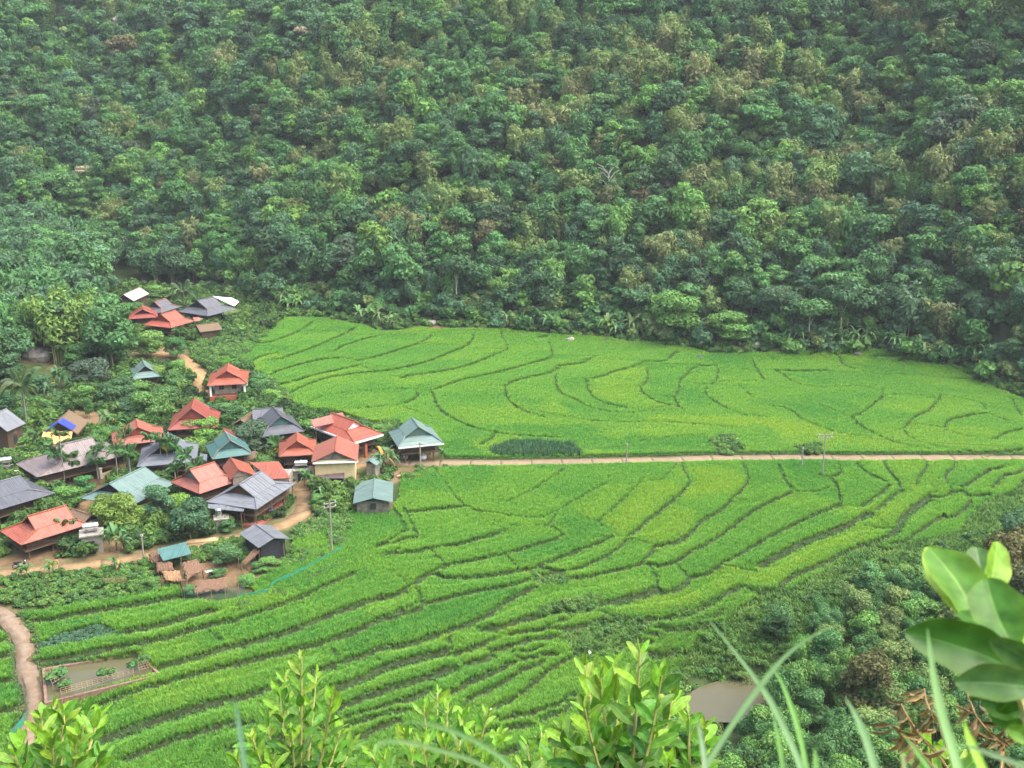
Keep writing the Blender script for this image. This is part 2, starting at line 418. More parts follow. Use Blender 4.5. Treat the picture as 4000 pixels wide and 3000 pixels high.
 ('f', M2, [(-50,560),(0,555),(100,540)]), ('f', M2, [(-50,700),(0,690),(120,660)]), ('f', M3, [(-50,830),(0,820),(140,790)]), ('f', M2, [(-50,1050),(0,1040),(100,1020),(180,1000)]),
 ('f', M3, [(-50,1300),(0,1290),(120,1270),(240,1240)]),
 # bottom middle
 ('g', M2, [(0,415),(200,340),(400,280),(600,200),(800,110),(1000,20),(1060,-15)]),
 ('g', M3, [(0,630),(200,580),(400,530),(600,460),(800,370),(1000,300),(1200,230),(1320,190)]),
 ('g', M3, [(0,790),(200,740),(400,690),(600,640),(800,590),(950,540),(1100,480),(1250,410),(1400,350),(1550,290),(1640,250)]),
 ('g', FT, [(1640,250),(1640,180),(1600,130)]), ('g', FT, [(850,620),(920,700),(935,770)]),
 ('g', M3, [(640,870),(780,820),(930,770),(1100,720),(1300,640),(1400,615)]), ('g', M3, [(0,1090),(200,1030),(370,970),(640,870)]),
 ('g', M4, [(840,1000),(1000,950),(1150,890),(1330,800),(1500,750),(1650,710),(1800,680),(1900,650)]), ('g', FT, [(1270,740),(1330,800)]), ('g', LG, [(1900,555),(1910,610)]),
 ('g', M4, [(920,1170),(1100,1090),(1300,1010),(1500,950),(1700,890),(1900,810)]), ('g', M3, [(1000,1240),(1200,1190),(1400,1120),(1600,1060),(1720,1000)]),
 ('g', M3, [(1000,1310),(1200,1250),(1500,1180)]), ('g', M2, [(0,1310),(200,1280)]), ('g', M3, [(1850,1020),(1950,1000),(2000,975)]),
 ('g', M3, [(1000,1430),(1150,1390),(1300,1310),(1450,1260)]), ('g', M3, [(0,1500),(400,1420),(800,1330)]), ('g', M3, [(300,1659),(700,1560),(1000,1500)]),
 ('h', M3, [(430,520),(550,500),(700,480),(900,400)]), ('h', M3, [(800,470),(900,470),(1050,440),(1200,400),(1300,400)]),
 ('h', M3, [(560,580),(700,560),(820,530)]), ('h', M3, [(-40,680),(100,640),(250,580),(270,560)]), ('h', M3, [(250,670),(400,630),(550,590)]),
 ('h', M3, [(480,680),(580,680),(700,640)]), ('h', M3, [(70,770),(180,750),(270,700)]), ('h', M3, [(490,730),(600,735),(700,700),(830,690)]),
 ('h', M3, [(520,820),(620,800),(700,760)]), ('h', M3, [(0,960),(150,900),(280,850),(400,790),(490,760)]),
 ('h', M2, [(30,1130),(100,1060),(250,1000),(400,910),(520,840)]), ('h', M2, [(280,1160),(420,1090),(560,1000),(680,890),(800,800),(950,720),(1100,670),(1250,640),(1360,600)]),
 ('h', M3, [(350,1260),(500,1220),(650,1190),(750,1160),(860,1130),(960,1040)]), ('h', M2, [(700,1260),(770,1220),(880,1180),(960,1100)]),
 ('h', M2, [(840,1370),(950,1340),(1050,1290),(1200,1200)]), ('h', M2, [(1610,520),(1700,520)]), ('h', M2, [(1500,580),(1640,580)]),
 ('h', M3, [(1640,690),(1780,690),(1900,660)]), ('h', M3, [(1930,690),(2100,680),(2212,670)]), ('h', M3, [(1940,760),(2100,762),(2212,760)]),
 ('h', M3, [(1700,470),(1900,470),(2212,420)]), ('h', M3, [(0,1400),(300,1350),(600,1300)]), ('h', M3, [(200,1600),(500,1500),(800,1420)]),
]
# outlines in photograph pixels
RICE_FAR = [(819,1416),(1053,1289),(1110,1245),(1240,1245),(1420,1275),(1480,1302),(1580,1296),(1640,1282),(1700,1290),(1960,1290),(2040,1300),(2200,1315),(2360,1322),
            (2450,1340),(2600,1345),(2700,1365),(2780,1388),(2900,1388),(3130,1377),(3300,1362),(3450,1372),(3530,1390),(3680,1422),(3820,1455),(3805,1490),(3890,1525),
            (4000,1565),(4300,1620),(4300,1790),(1735,1798),(1740,1785),(1705,1742),(1620,1690),(1560,1655),(1440,1650),(1330,1612),(1200,1598),(1120,1580),(1095,1540),(1050,1500),
            (1000,1470),(960,1436)]
RICE_NEAR = [(1690,1838),(2000,1812),(4300,1790),(4300,1880),(3960,1920),(3840,1965),(3790,2020),(3740,2085),(3640,2110),(3500,2145),(3400,2140),(3260,2215),(3100,2300),
             (2960,2330),(2880,2385),(2800,2470),(2720,2500),(2640,2640),(2600,2700),(2640,2790),(2700,3060),(-420,3060),(-420,2370),(60,2395),(130,2400),(300,2370),(560,2330),(700,2300),
             (710,2345),(840,2362),(930,2350),(1010,2320),(960,2290),(1080,2240),(1130,2170),(1160,2100),(1270,2070),(1350,2030),(1385,1998),(1530,1992),(1562,1950),(1568,1880),(1650,1850)]
VEG_PLOT = [(155,2520),(250,2475),(395,2440),(470,2480),(460,2490),(160,2545)]
POND_OUT = [(180,2745),(625,2635),(540,2550),(170,2612)]
MAIZE = [(1905,1762),(2010,1728),(2240,1738),(2278,1785),(1930,1790)]
TARO = [(2768,1722),(2850,1712),(2918,1765),(2812,1778)]
TARO2 = [(3105,1752),(3190,1745),(3215,1775),(3130,1778)]
WEEDS = [(2075,2250),(2205,2240),(2230,2275),(2090,2300)]
WEEDS2 = [(2100,2385),(2360,2330),(2350,2395),(2120,2420)]
WEEDS3 = [(2190,2490),(2420,2410),(2560,2440),(2420,2560),(2250,2580)]
SCAR = [(2430,2480),(2470,2470),(2485,2500),(2455,2520)]
GARDEN_TR = [(3790,1480),(3850,1465),(4050,1500),(4050,1560),(3900,1525)]
ROADS = {  # centre line in photograph pixels, half width m
 'main': ([(1480,1803),(1560,1805),(1800,1808),(2000,1808),(2250,1804),(2500,1798),(2750,1792),(3000,1789),(3500,1790),(4000,1789),(4400,1789)], 1.25),
 'village': ([(1480,1803),(1400,1815),(1250,1880),(1195,1880),(1153,1872),(1179,1908),(1193,1952),(1184,1997),(1142,2031),(1081,2057),(962,2088),(889,2102),(817,2118),(745,2131),(640,2155),(542,2176),(398,2198),(253,2216),(108,2230),(0,2238),(-200,2265)], 1.15),
 'upper': ([(560,1390),(640,1378),(700,1398),(733,1422),(750,1440),(773,1465),(787,1498),(781,1523),(775,1548)], 1.6),
 'path': ([(-60,2370),(0,2392),(45,2435),(86,2490),(100,2543),(98,2585),(108,2630),(127,2680),(140,2733),(134,2780),(112,2825),(98,2880),(80,2950),(60,3040)], 0.95),
}
def world_line(pts, z='s', dz=0.0):
    return np.array([ground(*zpt(z, p), dz) for p in pts])
def smooth_line(P, n=4):
    """Catmull-Rom through P"""
    P = np.asarray(P, dtype=float)
    Q = np.vstack([2 * P[0] - P[1], P, 2 * P[-1] - P[-2]])
    out = []
    for i in range(1, len(Q) - 2):
        for t in np.linspace(0, 1, n, endpoint=False):
            a, b, c, d = Q[i - 1], Q[i], Q[i + 1], Q[i + 2]
            out.append(0.5 * ((2 * b) + (c - a) * t + (2 * a - 5 * b + 4 * c - d) * t * t + (3 * b - a - 3 * c + d) * t ** 3))
    out.append(P[-1])
    return np.array(out)

SEGS = []      # ax ay bx by w d line first last
for li, (z, (w, d), pts) in enumerate(LINES):
    P = smooth_line(world_line(pts, z)[:, :2], 3)
    n = len(P) - 1
    for i in range(n):
        SEGS.append((*P[i], *P[i + 1], w, d, li, i == 0, i == n - 1))
SEGS = np.array(SEGS, dtype=float)
ROADW = {k: smooth_line(world_line(p)[:, :2], 4) for k, (p, hw) in ROADS.items()}

def line_field(x, y, reach=14.0):
    """for points: distance to the nearest field edge, side (+ = upper), its free width and step, end fade"""
    n = len(x)
    best = np.full(n, 1e9); side = np.zeros(n); W = np.zeros(n); D = np.zeros(n); fade = np.ones(n)
    order = np.argsort(y); ys = y[order]
    for ax, ay, bx, by, w, d, li, fi, la in SEGS:
        lo = np.searchsorted(ys, min(ay, by) - reach); hi = np.searchsorted(ys, max(ay, by) + reach)
        if hi <= lo: continue
        idx = order[lo:hi]
        xx = x[idx]
        k = (xx > min(ax, bx) - reach) & (xx < max(ax, bx) + reach)
        idx = idx[k]
        if len(idx) == 0: continue
        xx = x[idx]; yy = y[idx]
        ex, ey = bx - ax, by - ay; L2 = ex * ex + ey * ey + 1e-9
        tt = ((xx - ax) * ex + (yy - ay) * ey) / L2
        tc = np.clip(tt, 0, 1)
        dx, dy = xx - (ax + tc * ex), yy - (ay + tc * ey)
        dd = np.hypot(dx, dy)
        better = dd < best[idx]
        if not better.any(): continue
        j = idx[better]
        cr = (ex * (yy - ay) - ey * (xx - ax)) / math.sqrt(L2)       # + = left of travel = upper side
        best[j] = dd[better]; side[j] = np.sign(cr[better]); W[j] = w; D[j] = d
        fd = np.ones(len(idx))
        if fi: fd = np.where(tt < 0, np.abs(cr) / np.maximum(dd, 1e-6), fd)
        if la: fd = np.where(tt > 1, np.abs(cr) / np.maximum(dd, 1e-6), fd)
        fade[j] = fd[better]
    return best, side, W, D, fade

def terrace(x, y, lf=None):
    """land with the terrace steps"""
    dist, side, W, D, fade = lf if lf is not None else line_field(x, y)
    up = 0.5 * np.exp(-dist / 4.5)
    lowr = -0.5 * np.exp(-np.maximum(dist - 0.45 * W, 0) / 4.5)
    ramp = np.where(dist < 0.45 * W, 0.5 - dist / (0.45 * W + 1e-6), lowr)     # bank falls over part of the free width
    l = np.where(side > 0, up, ramp) * D * fade ** 2
    return base(x, y) + np.where(dist < 14, l, 0)

def to_px(P):
    P = np.atleast_2d(P); r = P - CAM
    cp, sp = math.cos(PITCH), math.sin(PITCH)
    dep = r[:, 1] * cp - r[:, 2] * sp; up = r[:, 1] * sp + r[:, 2] * cp
    return 2000 + F * r[:, 0] / dep, 1500 - F * up / dep

def inside(u, v, poly):
    r = np.zeros(len(u), dtype=bool); n = len(poly)
    for i in range(n):
        x0, y0 = poly[i]; x1, y1 = poly[(i + 1) % n]
        c = ((y0 > v) != (y1 > v))
        with np.errstate(divide='ignore', invalid='ignore'):
            r ^= c & (u < (x1 - x0) * (v - y0) / (y1 - y0 + 1e-12) + x0)
    return r

def dist_poly(x, y, P):
    best = np.full(len(x), 1e9)
    for i in range(len(P) - 1):
        a, b = P[i], P[i + 1]; e = b - a; L2 = e @ e + 1e-9
        t = np.clip(((x - a[0]) * e[0] + (y - a[1]) * e[1]) / L2, 0, 1)
        best = np.minimum(best, np.hypot(x - a[0] - t * e[0], y - a[1] - t * e[1]))
    return best

NO_RICE = [VEG_PLOT, POND_OUT, MAIZE, TARO, TARO2, WEEDS, WEEDS2, WEEDS3, SCAR]
def zones(x, y, z):
    """0 other, 1 rice land ; road distance"""
    u, v = to_px(np.stack([x, y, z], 1))
    rice = inside(u, v, RICE_FAR) | inside(u, v, RICE_NEAR)
    for p in NO_RICE: rice &= ~inside(u, v, p)
    rd = np.full(len(x), 1e9)
    for k, (p, hw) in ROADS.items():
        rd = np.minimum(rd, dist_poly(x, y, ROADW[k]) - hw)
    return rice, rd, u, v

# ------------------------------------------------------------------ ground sheets
def attr_mat(name, rough=0.9, bump=0.5, bscale=6.0, nscale=0.8, var=0.35):
    m = bpy.data.materials.new(name); t, N, L, b = nt(m)
    b.inputs["Roughness"].default_value = rough; b.inputs["Specular IOR Level"].default_value = 0.15
    va = N.new("ShaderNodeVertexColor"); va.layer_name = "Col"
    tc = N.new("ShaderNodeTexCoord")
    n1 = N.new("ShaderNodeTexNoise"); n1.inputs["Scale"].default_value = nscale; n1.inputs["Detail"].default_value = 8; n1.inputs["Roughness"].default_value = 0.7
    L.new(tc.outputs["Object"], n1.inputs["Vector"])
    r = N.new("ShaderNodeMapRange"); r.inputs[1].default_value = 0.3; r.inputs[2].default_value = 0.7; r.inputs[3].default_value = 1 - var; r.inputs[4].default_value = 1 + var
    L.new(n1.outputs[0], r.inputs[0])
    mx = N.new("ShaderNodeMix"); mx.data_type = 'RGBA'; mx.blend_type = 'MULTIPLY'; mx.inputs[0].default_value = 1
    L.new(va.outputs["Color"], mx.inputs[6]); L.new(r.outputs[0], mx.inputs[7]); L.new(mx.outputs[2], b.inputs["Base Color"])
    n2 = N.new("ShaderNodeTexNoise"); n2.inputs["Scale"].default_value = bscale; n2.inputs["Detail"].default_value = 5
    L.new(tc.outputs["Object"], n2.inputs["Vector"])
    bp = N.new("ShaderNodeBump"); bp.inputs["Strength"].default_value = bump; bp.inputs["Distance"].default_value = 0.15
    L.new(n2.outputs[0], bp.inputs["Height"]); L.new(bp.outputs[0], b.inputs["Normal"])
    return m
M_GROUND = attr_mat("ground_soil")

MUD = np.array((0.028, 0.034, 0.014)); BUND = np.array((0.040, 0.075, 0.022)); DIRT = np.array((0.19, 0.125, 0.07))
FLOOR = np.array((0.040, 0.052, 0.022)); GREENY = np.array((0.045, 0.075, 0.022))
FX0, FX1, FY0, FY1, FS = -84.0, 126.0, 78.0, 250.0, 0.38
gx = np.arange(FX0, FX1 + FS / 2, FS); gy = np.arange(FY0, FY1 + FS / 2, FS)
GX, GY = np.meshgrid(gx, gy)
fxx, fyy = GX.ravel(), GY.ravel()
LFG = line_field(fxx, fyy)
fz = terrace(fxx, fyy, LFG)
_pu, _pv = to_px(np.stack([fxx, fyy, fz], 1)); FPZ = float(np.mean([ground(*p)[2] for p in POND_OUT])) + .25
_gp = [(2640,2785),(2655,2725),(2715,2680),(2800,2648),(2885,2630),(2950,2602),(3045,2572),(3150,2595),(3170,2690),(3105,2775),(3010,2845),(2880,2860),(2750,2840)]
fz = np.where(inside(_pu, _pv, _gp), np.minimum(fz, GPOND_Z - .5), fz)
fz = np.where(inside(_pu, _pv, POND_OUT), np.minimum(fz, FPZ - .75), fz)
edge = np.minimum(np.minimum(fxx - FX0, FX1 - fxx), np.minimum(fyy - FY0, FY1 - fyy))
fz = np.where(edge < 3, base(fxx, fyy), fz)
RICEG, RDG, UG, VG = zones(fxx, fyy, fz)
bund = (np.where(LFG[1] > 0, LFG[0] < 0.15, LFG[0] < LFG[2] + 0.1))
DIRT_SPOTS = [(60,2215,5.0),(160,2200,3.0),(420,2150,4.0),(330,1990,4.0),(340,1955,2.5),(360,1640,7.0),(600,1370,5.0),(640,1390,3.5),(120,1390,6.0),(90,1350,4.0),(300,1930,3.0),
              (1030,1775,4.5),(1430,1770,4.5),(1600,1785,4.0),(850,2200,2.6),(960,2250,2.6),(1070,2190,2.8),(640,2190,2.6),(790,2250,3.4),(880,2240,3.0),(1090,2210,2.0),(2458,2498,1.2),
              (1240,1850,2.5),(1560,1855,2.5),(600,2080,3.2),(520,1920,2.5),(690,2050,2.5),(780,1590,2.4),(1500,1690,4.0),(1530,1700,3.0),(1000,1440,1.2),(260,1850,6),(430,1850,3),(380,1900,3),
              (1185,1310,3.0),(2010,1262,3.0),(2890,1330,3.0),(1240,1110,4.0),(1700,1268,2.2)]
bank = (LFG[1] < 0) & (LFG[0] < .3) & (LFG[3] > .3)  # bank face takes the mud colour to paint the shaded step below the rice
colr = np.where(RICEG[:, None] & (~bund | bank)[:, None], MUD, np.where(bund[:, None] & RICEG[:, None], BUND, GREENY)).astype(float)
colr = np.where((fyy > foot(fxx))[:, None], FLOOR, colr)
for (du, dv, dr) in DIRT_SPOTS:
    p = ground(du, dv)
    k = np.clip(1.3 - np.hypot(fxx - p[0], (fyy - p[1]) * 0.8) / dr + 0.35 * swell(fxx, fyy, 3.1, 3), 0, 1)[:, None]
    colr = colr * (1 - k) + DIRT * k
k = np.clip(1.6 - RDG / 0.6, 0, 1)[:, None] * 0.7
colr = colr * (1 - k) + np.array((0.15, 0.13, 0.06)) * k
def grid_faces(nx, ny):
    i = np.arange(nx * ny).reshape(ny, nx)
    return np.stack([i[:-1, :-1], i[:-1, 1:], i[1:, 1:], i[1:, :-1]], -1).reshape(-1, 4)
me = np_mesh("valley_ground", np.stack([fxx, fyy, fz], 1), grid_faces(len(gx), len(gy)), [M_GROUND], smooth=True, cols=colr)
tag(link_mesh("ground", me), kind="structure")
# the wider land: hill behind, slopes to both sides, the slope under the camera
S2 = 3.0
hx = np.arange(-420, 421, S2); hy = np.arange(-30, 560, S2)
HX, HY = np.meshgrid(hx, hy); hxx, hyy = HX.ravel(), HY.ravel()
hz = base(hxx, hyy)
ff = grid_faces(len(hx), len(hy))
fin = (hxx > FX0 + 1.0) & (hxx < FX1 - 1.0) & (hyy > FY0 + 1.0) & (hyy < FY1 - 1.0)
ff = ff[~fin[ff].any(1)]
near_edge = (hxx > FX0 - 2) & (hxx < FX1 + 2) & (hyy > FY0 - 2) & (hyy < FY1 + 2)
hz = hz - 0.05
hc = np.where((hyy > foot(hxx))[:, None], FLOOR, GREENY)
p = ground(120, 1370)
kk = np.clip(1.2 - np.hypot(hxx - p[0], hyy - p[1]) / 8, 0, 1)[:, None]; hc = hc * (1 - kk) + DIRT * kk
# rim overlap: carry the outer sheet up to the fine sheet with a slightly sunk strip
ff2 = grid_faces(len(hx), len(hy)); sunk = (hxx > FX0 + 6) & (hxx < FX1 - 6) & (hyy > FY0 + 6) & (hyy < FY1 - 6)
ff = ff2[~sunk[ff2].any(1)]
hz = np.where(fin, hz - 0.5, hz)
tag(link_mesh("hillside", np_mesh("hillside", np.stack([hxx, hyy, hz], 1), ff, [M_GROUND], smooth=True, cols=hc)), kind="structure")

# ------------------------------------------------------------------ roads and paths
def strip(name, P, hw, z_up, m, smooth=True, thick=0.12, wob=0.0, seed=0):
    P = np.asarray(P); r = np.random.default_rng(seed)
    T = np.gradient(P, axis=0); T /= np.linalg.norm(T, axis=1)[:, None] + 1e-9
    Nn = np.stack([-T[:, 1], T[:, 0]], 1)
    n = len(P)
    hl = hw * (1 + wob * r.normal(0, 1, n)); hr = hw * (1 + wob * r.normal(0, 1, n))
    A = P + Nn * hl[:, None]; B = P - Nn * hr[:, None]
    zc = terrace(P[:, 0].copy(), P[:, 1].copy()) + z_up
    za = zc; zb = zc
    v = np.vstack([np.c_[A, za], np.c_[B, zb], np.c_[A, za - thick - 0.25], np.c_[B, zb - thick - 0.25]])
    f = []
    for i in range(n - 1):
        f += [(i, n + i, n + i + 1, i + 1), (2 * n + i, i, i + 1, 2 * n + i + 1), (n + i, 3 * n + i, 3 * n + i + 1, n + i + 1)]
    f += [(0, 2 * n, 3 * n, n), (n - 1, 2 * n - 1, 4 * n - 1, 3 * n - 1)]
    return np_mesh(name, v, np.array(f), [m])
def resample(P, step):
    P = np.asarray(P); s = np.r_[0, np.cumsum(np.linalg.norm(np.diff(P, axis=0), axis=1))]
    t = np.linspace(0, s[-1], max(2, int(s[-1] / step) + 1))
    return np.stack([np.interp(t, s, P[:, 0]), np.interp(t, s, P[:, 1])], 1)
M_CONC = [mat("road_concrete_%d" % i, c, 0.85, 0.16, 1.1, 0.3, 25) for i, c in enumerate([(0.225, 0.170, 0.105), (0.205, 0.155, 0.095), (0.24, 0.18, 0.112)])]
M_TRACK = mat("track_dirt", (0.31, 0.20, 0.095), 0.95, 0.3, 0.9, 0.5, 8)
M_PATH = mat("path_concrete", (0.25, 0.20, 0.15), 0.9, 0.35, 1.3, 0.5, 12, tone2=(0.17, 0.115, 0.07))
road_bed = link_mesh("road", strip("road", resample(ROADW['main'], 2.0), 1.42, -0.02, mat("road_shoulder", (0.20, 0.16, 0.09), 0.95, 0.3, 1.5)))
tag(road_bed, kind="structure")
RP = resample(ROADW['main'], 0.5); step = 9; gapn = 0
for i in range(0, len(RP) - 2, step):
    seg = RP[i:i + step + 1].copy()
    if len(seg) < 3: continue
    d = (seg[-1] - seg[-2]); d /= np.linalg.norm(d) + 1e-9; seg[-1] = seg[-1] - d * 0.008
    link_mesh("slab", strip("slab", seg, 1.25, 0.045 + random.uniform(-0.006, 0.006), M_CONC[random.randrange(3)], thick=0.1), road_bed)
lane = link_mesh("lane", strip("lane", resample(ROADW['village'], 1.5), 1.3, -0.02, mat("lane_shoulder", (0.17, 0.13, 0.075), 0.95, 0.3, 1.5)))
tag(lane, kind="structure")
RP = resample(ROADW['village'], 0.6)
for i in range(0, len(RP) - 2, 8):
    seg = RP[i:i + 9].copy()
    if len(seg) < 3: continue
    d = (seg[-1] - seg[-2]); d /= np.linalg.norm(d) + 1e-9; seg[-1] = seg[-1] - d * 0.008
    link_mesh("slab", strip("slab", seg, 1.15, 0.045 + random.uniform(-0.006, 0.006), mat("lane_concrete_%d" % (i % 3), [(0.25, 0.17, 0.085), (0.275, 0.185, 0.095), (0.225, 0.155, 0.082)][i % 3], 0.9, 0.3, 0.8, 0.4, 15), thick=0.1), lane)
tag(link_mesh("track", strip("track", resample(ROADW['upper'], 1.2), 1.6, 0.06, M_TRACK, wob=0.06)), kind="structure")
tag(link_mesh("footpath", strip("footpath", resample(ROADW['path'], 0.7), 0.95, 0.10, M_PATH, wob=0.07)), kind="structure")

# ------------------------------------------------------------------ scattering by geometry nodes
def proto_collection(name, objs):
    c = bpy.data.collections.new(name)
    for o in objs: c.objects.link(o)
    return c

def scatter(name, pts, rot, scl, idx, tint, protos, kind="stuff", label=None, cat=None, tilt=None):
    """one 'stuff' object: a point mesh whose points carry instances of the protos"""
    n = len(pts)
    me = bpy.data.meshes.new(name)
    me.vertices.add(n); me.vertices.foreach_set("co", np.asarray(pts, dtype=np.float32).ravel())
    def fa(nm, typ, data, key):
        a = me.attributes.new(nm, typ, 'POINT'); a.data.foreach_set(key, np.ascontiguousarray(data).ravel())
    r3 = np.zeros((n, 3), dtype=np.float32); r3[:, 2] = rot
    if tilt is not None: r3[:, :2] = tilt
    fa("rot", 'FLOAT_VECTOR', r3, "vector")
    scl = np.asarray(scl, dtype=np.float32)
    s3 = np.repeat(scl[:, None], 3, 1) if scl.ndim == 1 else scl
    fa("scl", 'FLOAT_VECTOR', s3, "vector")
    fa("pick", 'INT', np.asarray(idx, dtype=np.int32), "value")
    t4 = np.ones((n, 4), dtype=np.float32); t4[:, :3] = tint
    fa("tint", 'FLOAT_COLOR', t4, "color")
    o = link_mesh(name, me)
    ng = bpy.data.node_groups.new(name, 'GeometryNodeTree')
    ng.interface.new_socket("Geometry", in_out='INPUT', socket_type='NodeSocketGeometry')
    ng.interface.new_socket("Geometry", in_out='OUTPUT', socket_type='NodeSocketGeometry')
    N, L = ng.nodes, ng.links
    gi = N.new("NodeGroupInput"); go = N.new("NodeGroupOutput")
    ip = N.new("GeometryNodeInstanceOnPoints"); ci = N.new("GeometryNodeCollectionInfo")
    ci.inputs["Collection"].default_value = proto_collection(name + "_kinds", protos)
    ci.inputs["Separate Children"].default_value = True
    ci.inputs["Reset Children"].default_value = True
    def na(nm, typ):
        a = N.new("GeometryNodeInputNamedAttribute"); a.data_type = typ; a.inputs["Name"].default_value = nm; return a.outputs["Attribute"]
    L.new(gi.outputs[0], ip.inputs["Points"]); L.new(ci.outputs[0], ip.inputs["Instance"])
    ip.inputs["Pick Instance"].default_value = True
    L.new(na("pick", 'INT'), ip.inputs["Instance Index"])
    e2r = N.new("FunctionNodeEulerToRotation"); L.new(na("rot", 'FLOAT_VECTOR'), e2r.inputs[0]); L.new(e2r.outputs[0], ip.inputs["Rotation"])
    L.new(na("scl", 'FLOAT_VECTOR'), ip.inputs["Scale"])
    L.new(ip.outputs[0], go.inputs[0])
    md = o.modifiers.new("scatter", 'NODES'); md.node_group = ng
    tag(o, label, cat, kind=kind)
    return o

def tuft_mesh(name, n, h, spread, wid, droop, m, seed, vary=0.25, sheath_shade=(1.0, 1.0, 1.0)):
    """a tuft of bent blades"""
    r = np.random.default_rng(seed); V, Fc, C = [], [], []
    for i in range(n):
        a = r.uniform(0, 2 * PI); rad = spread * math.sqrt(r.uniform(0, 1))
        bx, by = rad * math.cos(a), rad * math.sin(a)
        b = r.uniform(0, 2 * PI); lean = droop * r.uniform(0.4, 1.3); hh = h * r.uniform(0.75, 1.15)
        dx, dy = math.cos(b) * lean, math.sin(b) * lean
        w = wid * r.uniform(0.7, 1.2); px, py = -math.sin(b) * w, math.cos(b) * w
        c = 1 + vary * r.uniform(-1, 1)
        k = len(V)
        V += [(bx - px * .6, by - py * .6, 0), (bx + px * .6, by + py * .6, 0),
              (bx + dx * .35 - px, by + dy * .35 - py, hh * .62), (bx + dx * .35 + px, by + dy * .35 + py, hh * .62),
              (bx + dx - px * .25, by + dy - py * .25, hh * (1.0 if lean < .3 else .9)), (bx + dx + px * .25, by + dy + py * .25, hh * (1.0 if lean < .3 else .9))]
        Fc += [(k, k + 1, k + 3, k + 2), (k + 2, k + 3, k + 5, k + 4)]
        C += [(c * sheath_shade[0], c * sheath_shade[1], c * sheath_shade[2])] * 2 + [(c * .5 + c * .5 * sheath_shade[1],) * 3] * 2 + [(c * 1.06,) * 3] * 2     # dry sheaths plus painted-in shade at the foot, green blade above
    me = np_mesh(name, V, Fc, [m], smooth=False, cols=np.array(C))
    return bpy.data.objects.new(name, me)

# --- rice
M_RICE = leaf_mat("rice_leaf", None, src='INST', transl=0.40, rough=0.6, spec=0.15)
M_GRASS = leaf_mat("bank_grass_leaf", None, src='INST', transl=0.3, rough=0.65, spec=0.12)
rice_near = [tuft_mesh("rice_tuft_%d" % i, 19, 0.62, 0.145, 0.026, 0.30, M_RICE, 20 + i, sheath_shade=(.66, .52, .52)) for i in range(3)]
rice_far = [tuft_mesh("rice_clump_%d" % i, 24, 0.62, 0.22, 0.036, 0.30, M_RICE, 30 + i, sheath_shade=(.66, .52, .52)) for i in range(3)]

def candidates(poly, s, margin=2.0):
    W = np.array([ground(*p)[:2] for p in poly]); x0, y0 = W.min(0) - margin; x1, y1 = W.max(0) + margin
    x0 = max(x0, -95); x1 = min(x1, 128); y0 = max(y0, 76)
    xs = np.arange(x0, x1, s); ys = np.arange(y0, y1, s)
    X, Y = np.meshgrid(xs, ys); n = X.size
    return X.ravel() + RNG.uniform(-.42, .42, n) * s, Y.ravel() + RNG.uniform(-.42, .42, n) * s

# tone of each paddy: spread from seeds without crossing the field edges
TS = 0.7
tx = np.arange(FX0, FX1, TS); ty = np.arange(FY0, FY1, TS)
TX, TY = np.meshgrid(tx, ty)
tl = line_field(TX.ravel(), TY.ravel(), reach=3.0)
BAR = (tl[0] < 0.52).reshape(TX.shape)
OWN = np.full(TX.shape, -1, dtype=np.int32); TONE = []
from collections import deque
dq = deque()
def seed_tone(x, y, t):
    i = int((y - FY0) / TS); j = int((x - FX0) / TS)
    if 0 <= i < OWN.shape[0] and 0 <= j < OWN.shape[1] and OWN[i, j] < 0:
        OWN[i, j] = len(TONE); TONE.append(t); dq.append((i, j))
MAN = [(2250,1640,.8),(2150,1610,.6),(2380,1670,.6),(2900,1660,1.3),(3060,1670,1.5),(3200,1720,1.2),(3350,1745,.9),(2650,1930,1.4),(2640,1860,1.2),(2600,2010,1.1),(2350,1990,.8),(2790,2270,1.1),(2640,2370,1.0),
       (1400,1560,-.3),(1800,1880,-.7),(1650,1900,-.9),(1900,1840,-.8),(3250,1850,-1.1),(3200,1810,-1.0),(2550,1745,-1.0),(2350,1750,-.8),(2100,1770,-.9),(1800,1770,-.9),(1330,2060,-.8),(1400,2060,-.8),
       (1450,1470,-.2),(1650,1350,-.5),(1100,1400,-.6),(950,1410,-.9),(1300,1300,-.8),(2700,1560,-.9),(3050,1330,-.6),(2900,1400,-1.),(3150,1580,-.8),(1300,2460,-1.0),(2200,2340,.3),(1650,2420,-1.1),(2230,2060,-.9),
       (3850,1700,.9),(3600,1600,.3),(1500,1250,0.),(1300,2300,-.6),(1850,2560,.9),(1950,2510,.8),(1650,2590,.7),(1500,2550,.6),(700,2560,.2),(850,2530,-.9),(300,2780,.1),(300,2720,-1.0),(1000,2700,-.1)]
for (u, v, t) in MAN:
    p = ground(u, v); seed_tone(p[0], p[1], t * .78)
for x in np.arange(FX0 + 4, FX1, 13.0):
    for y in np.arange(FY0 + 4, FY1, 9.0):
        seed_tone(x + RNG.uniform(-4, 4), y + RNG.uniform(-3, 3), RNG.normal(0, 0.36))
while dq:
    i, j = dq.popleft(); w = OWN[i, j]
    for a, b in ((1, 0), (-1, 0), (0, 1), (0, -1)):
        p_, q_ = i + a, j + b
        if 0 <= p_ < OWN.shape[0] and 0 <= q_ < OWN.shape[1] and OWN[p_, q_] < 0 and not BAR[p_, q_]:
            OWN[p_, q_] = w; dq.append((p_, q_))
TONE = np.array(TONE)
def tone(x, y):
    x = x + RNG.normal(0, .45, len(x)); y = y + RNG.normal(0, .45, len(y))
    i = np.clip(((y - FY0) / TS).astype(int), 0, OWN.shape[0] - 1); j = np.clip(((x - FX0) / TS).astype(int), 0, OWN.shape[1] - 1)
    o = OWN[i, j]; return np.where(o >= 0, TONE[np.maximum(o, 0)], 0.0)
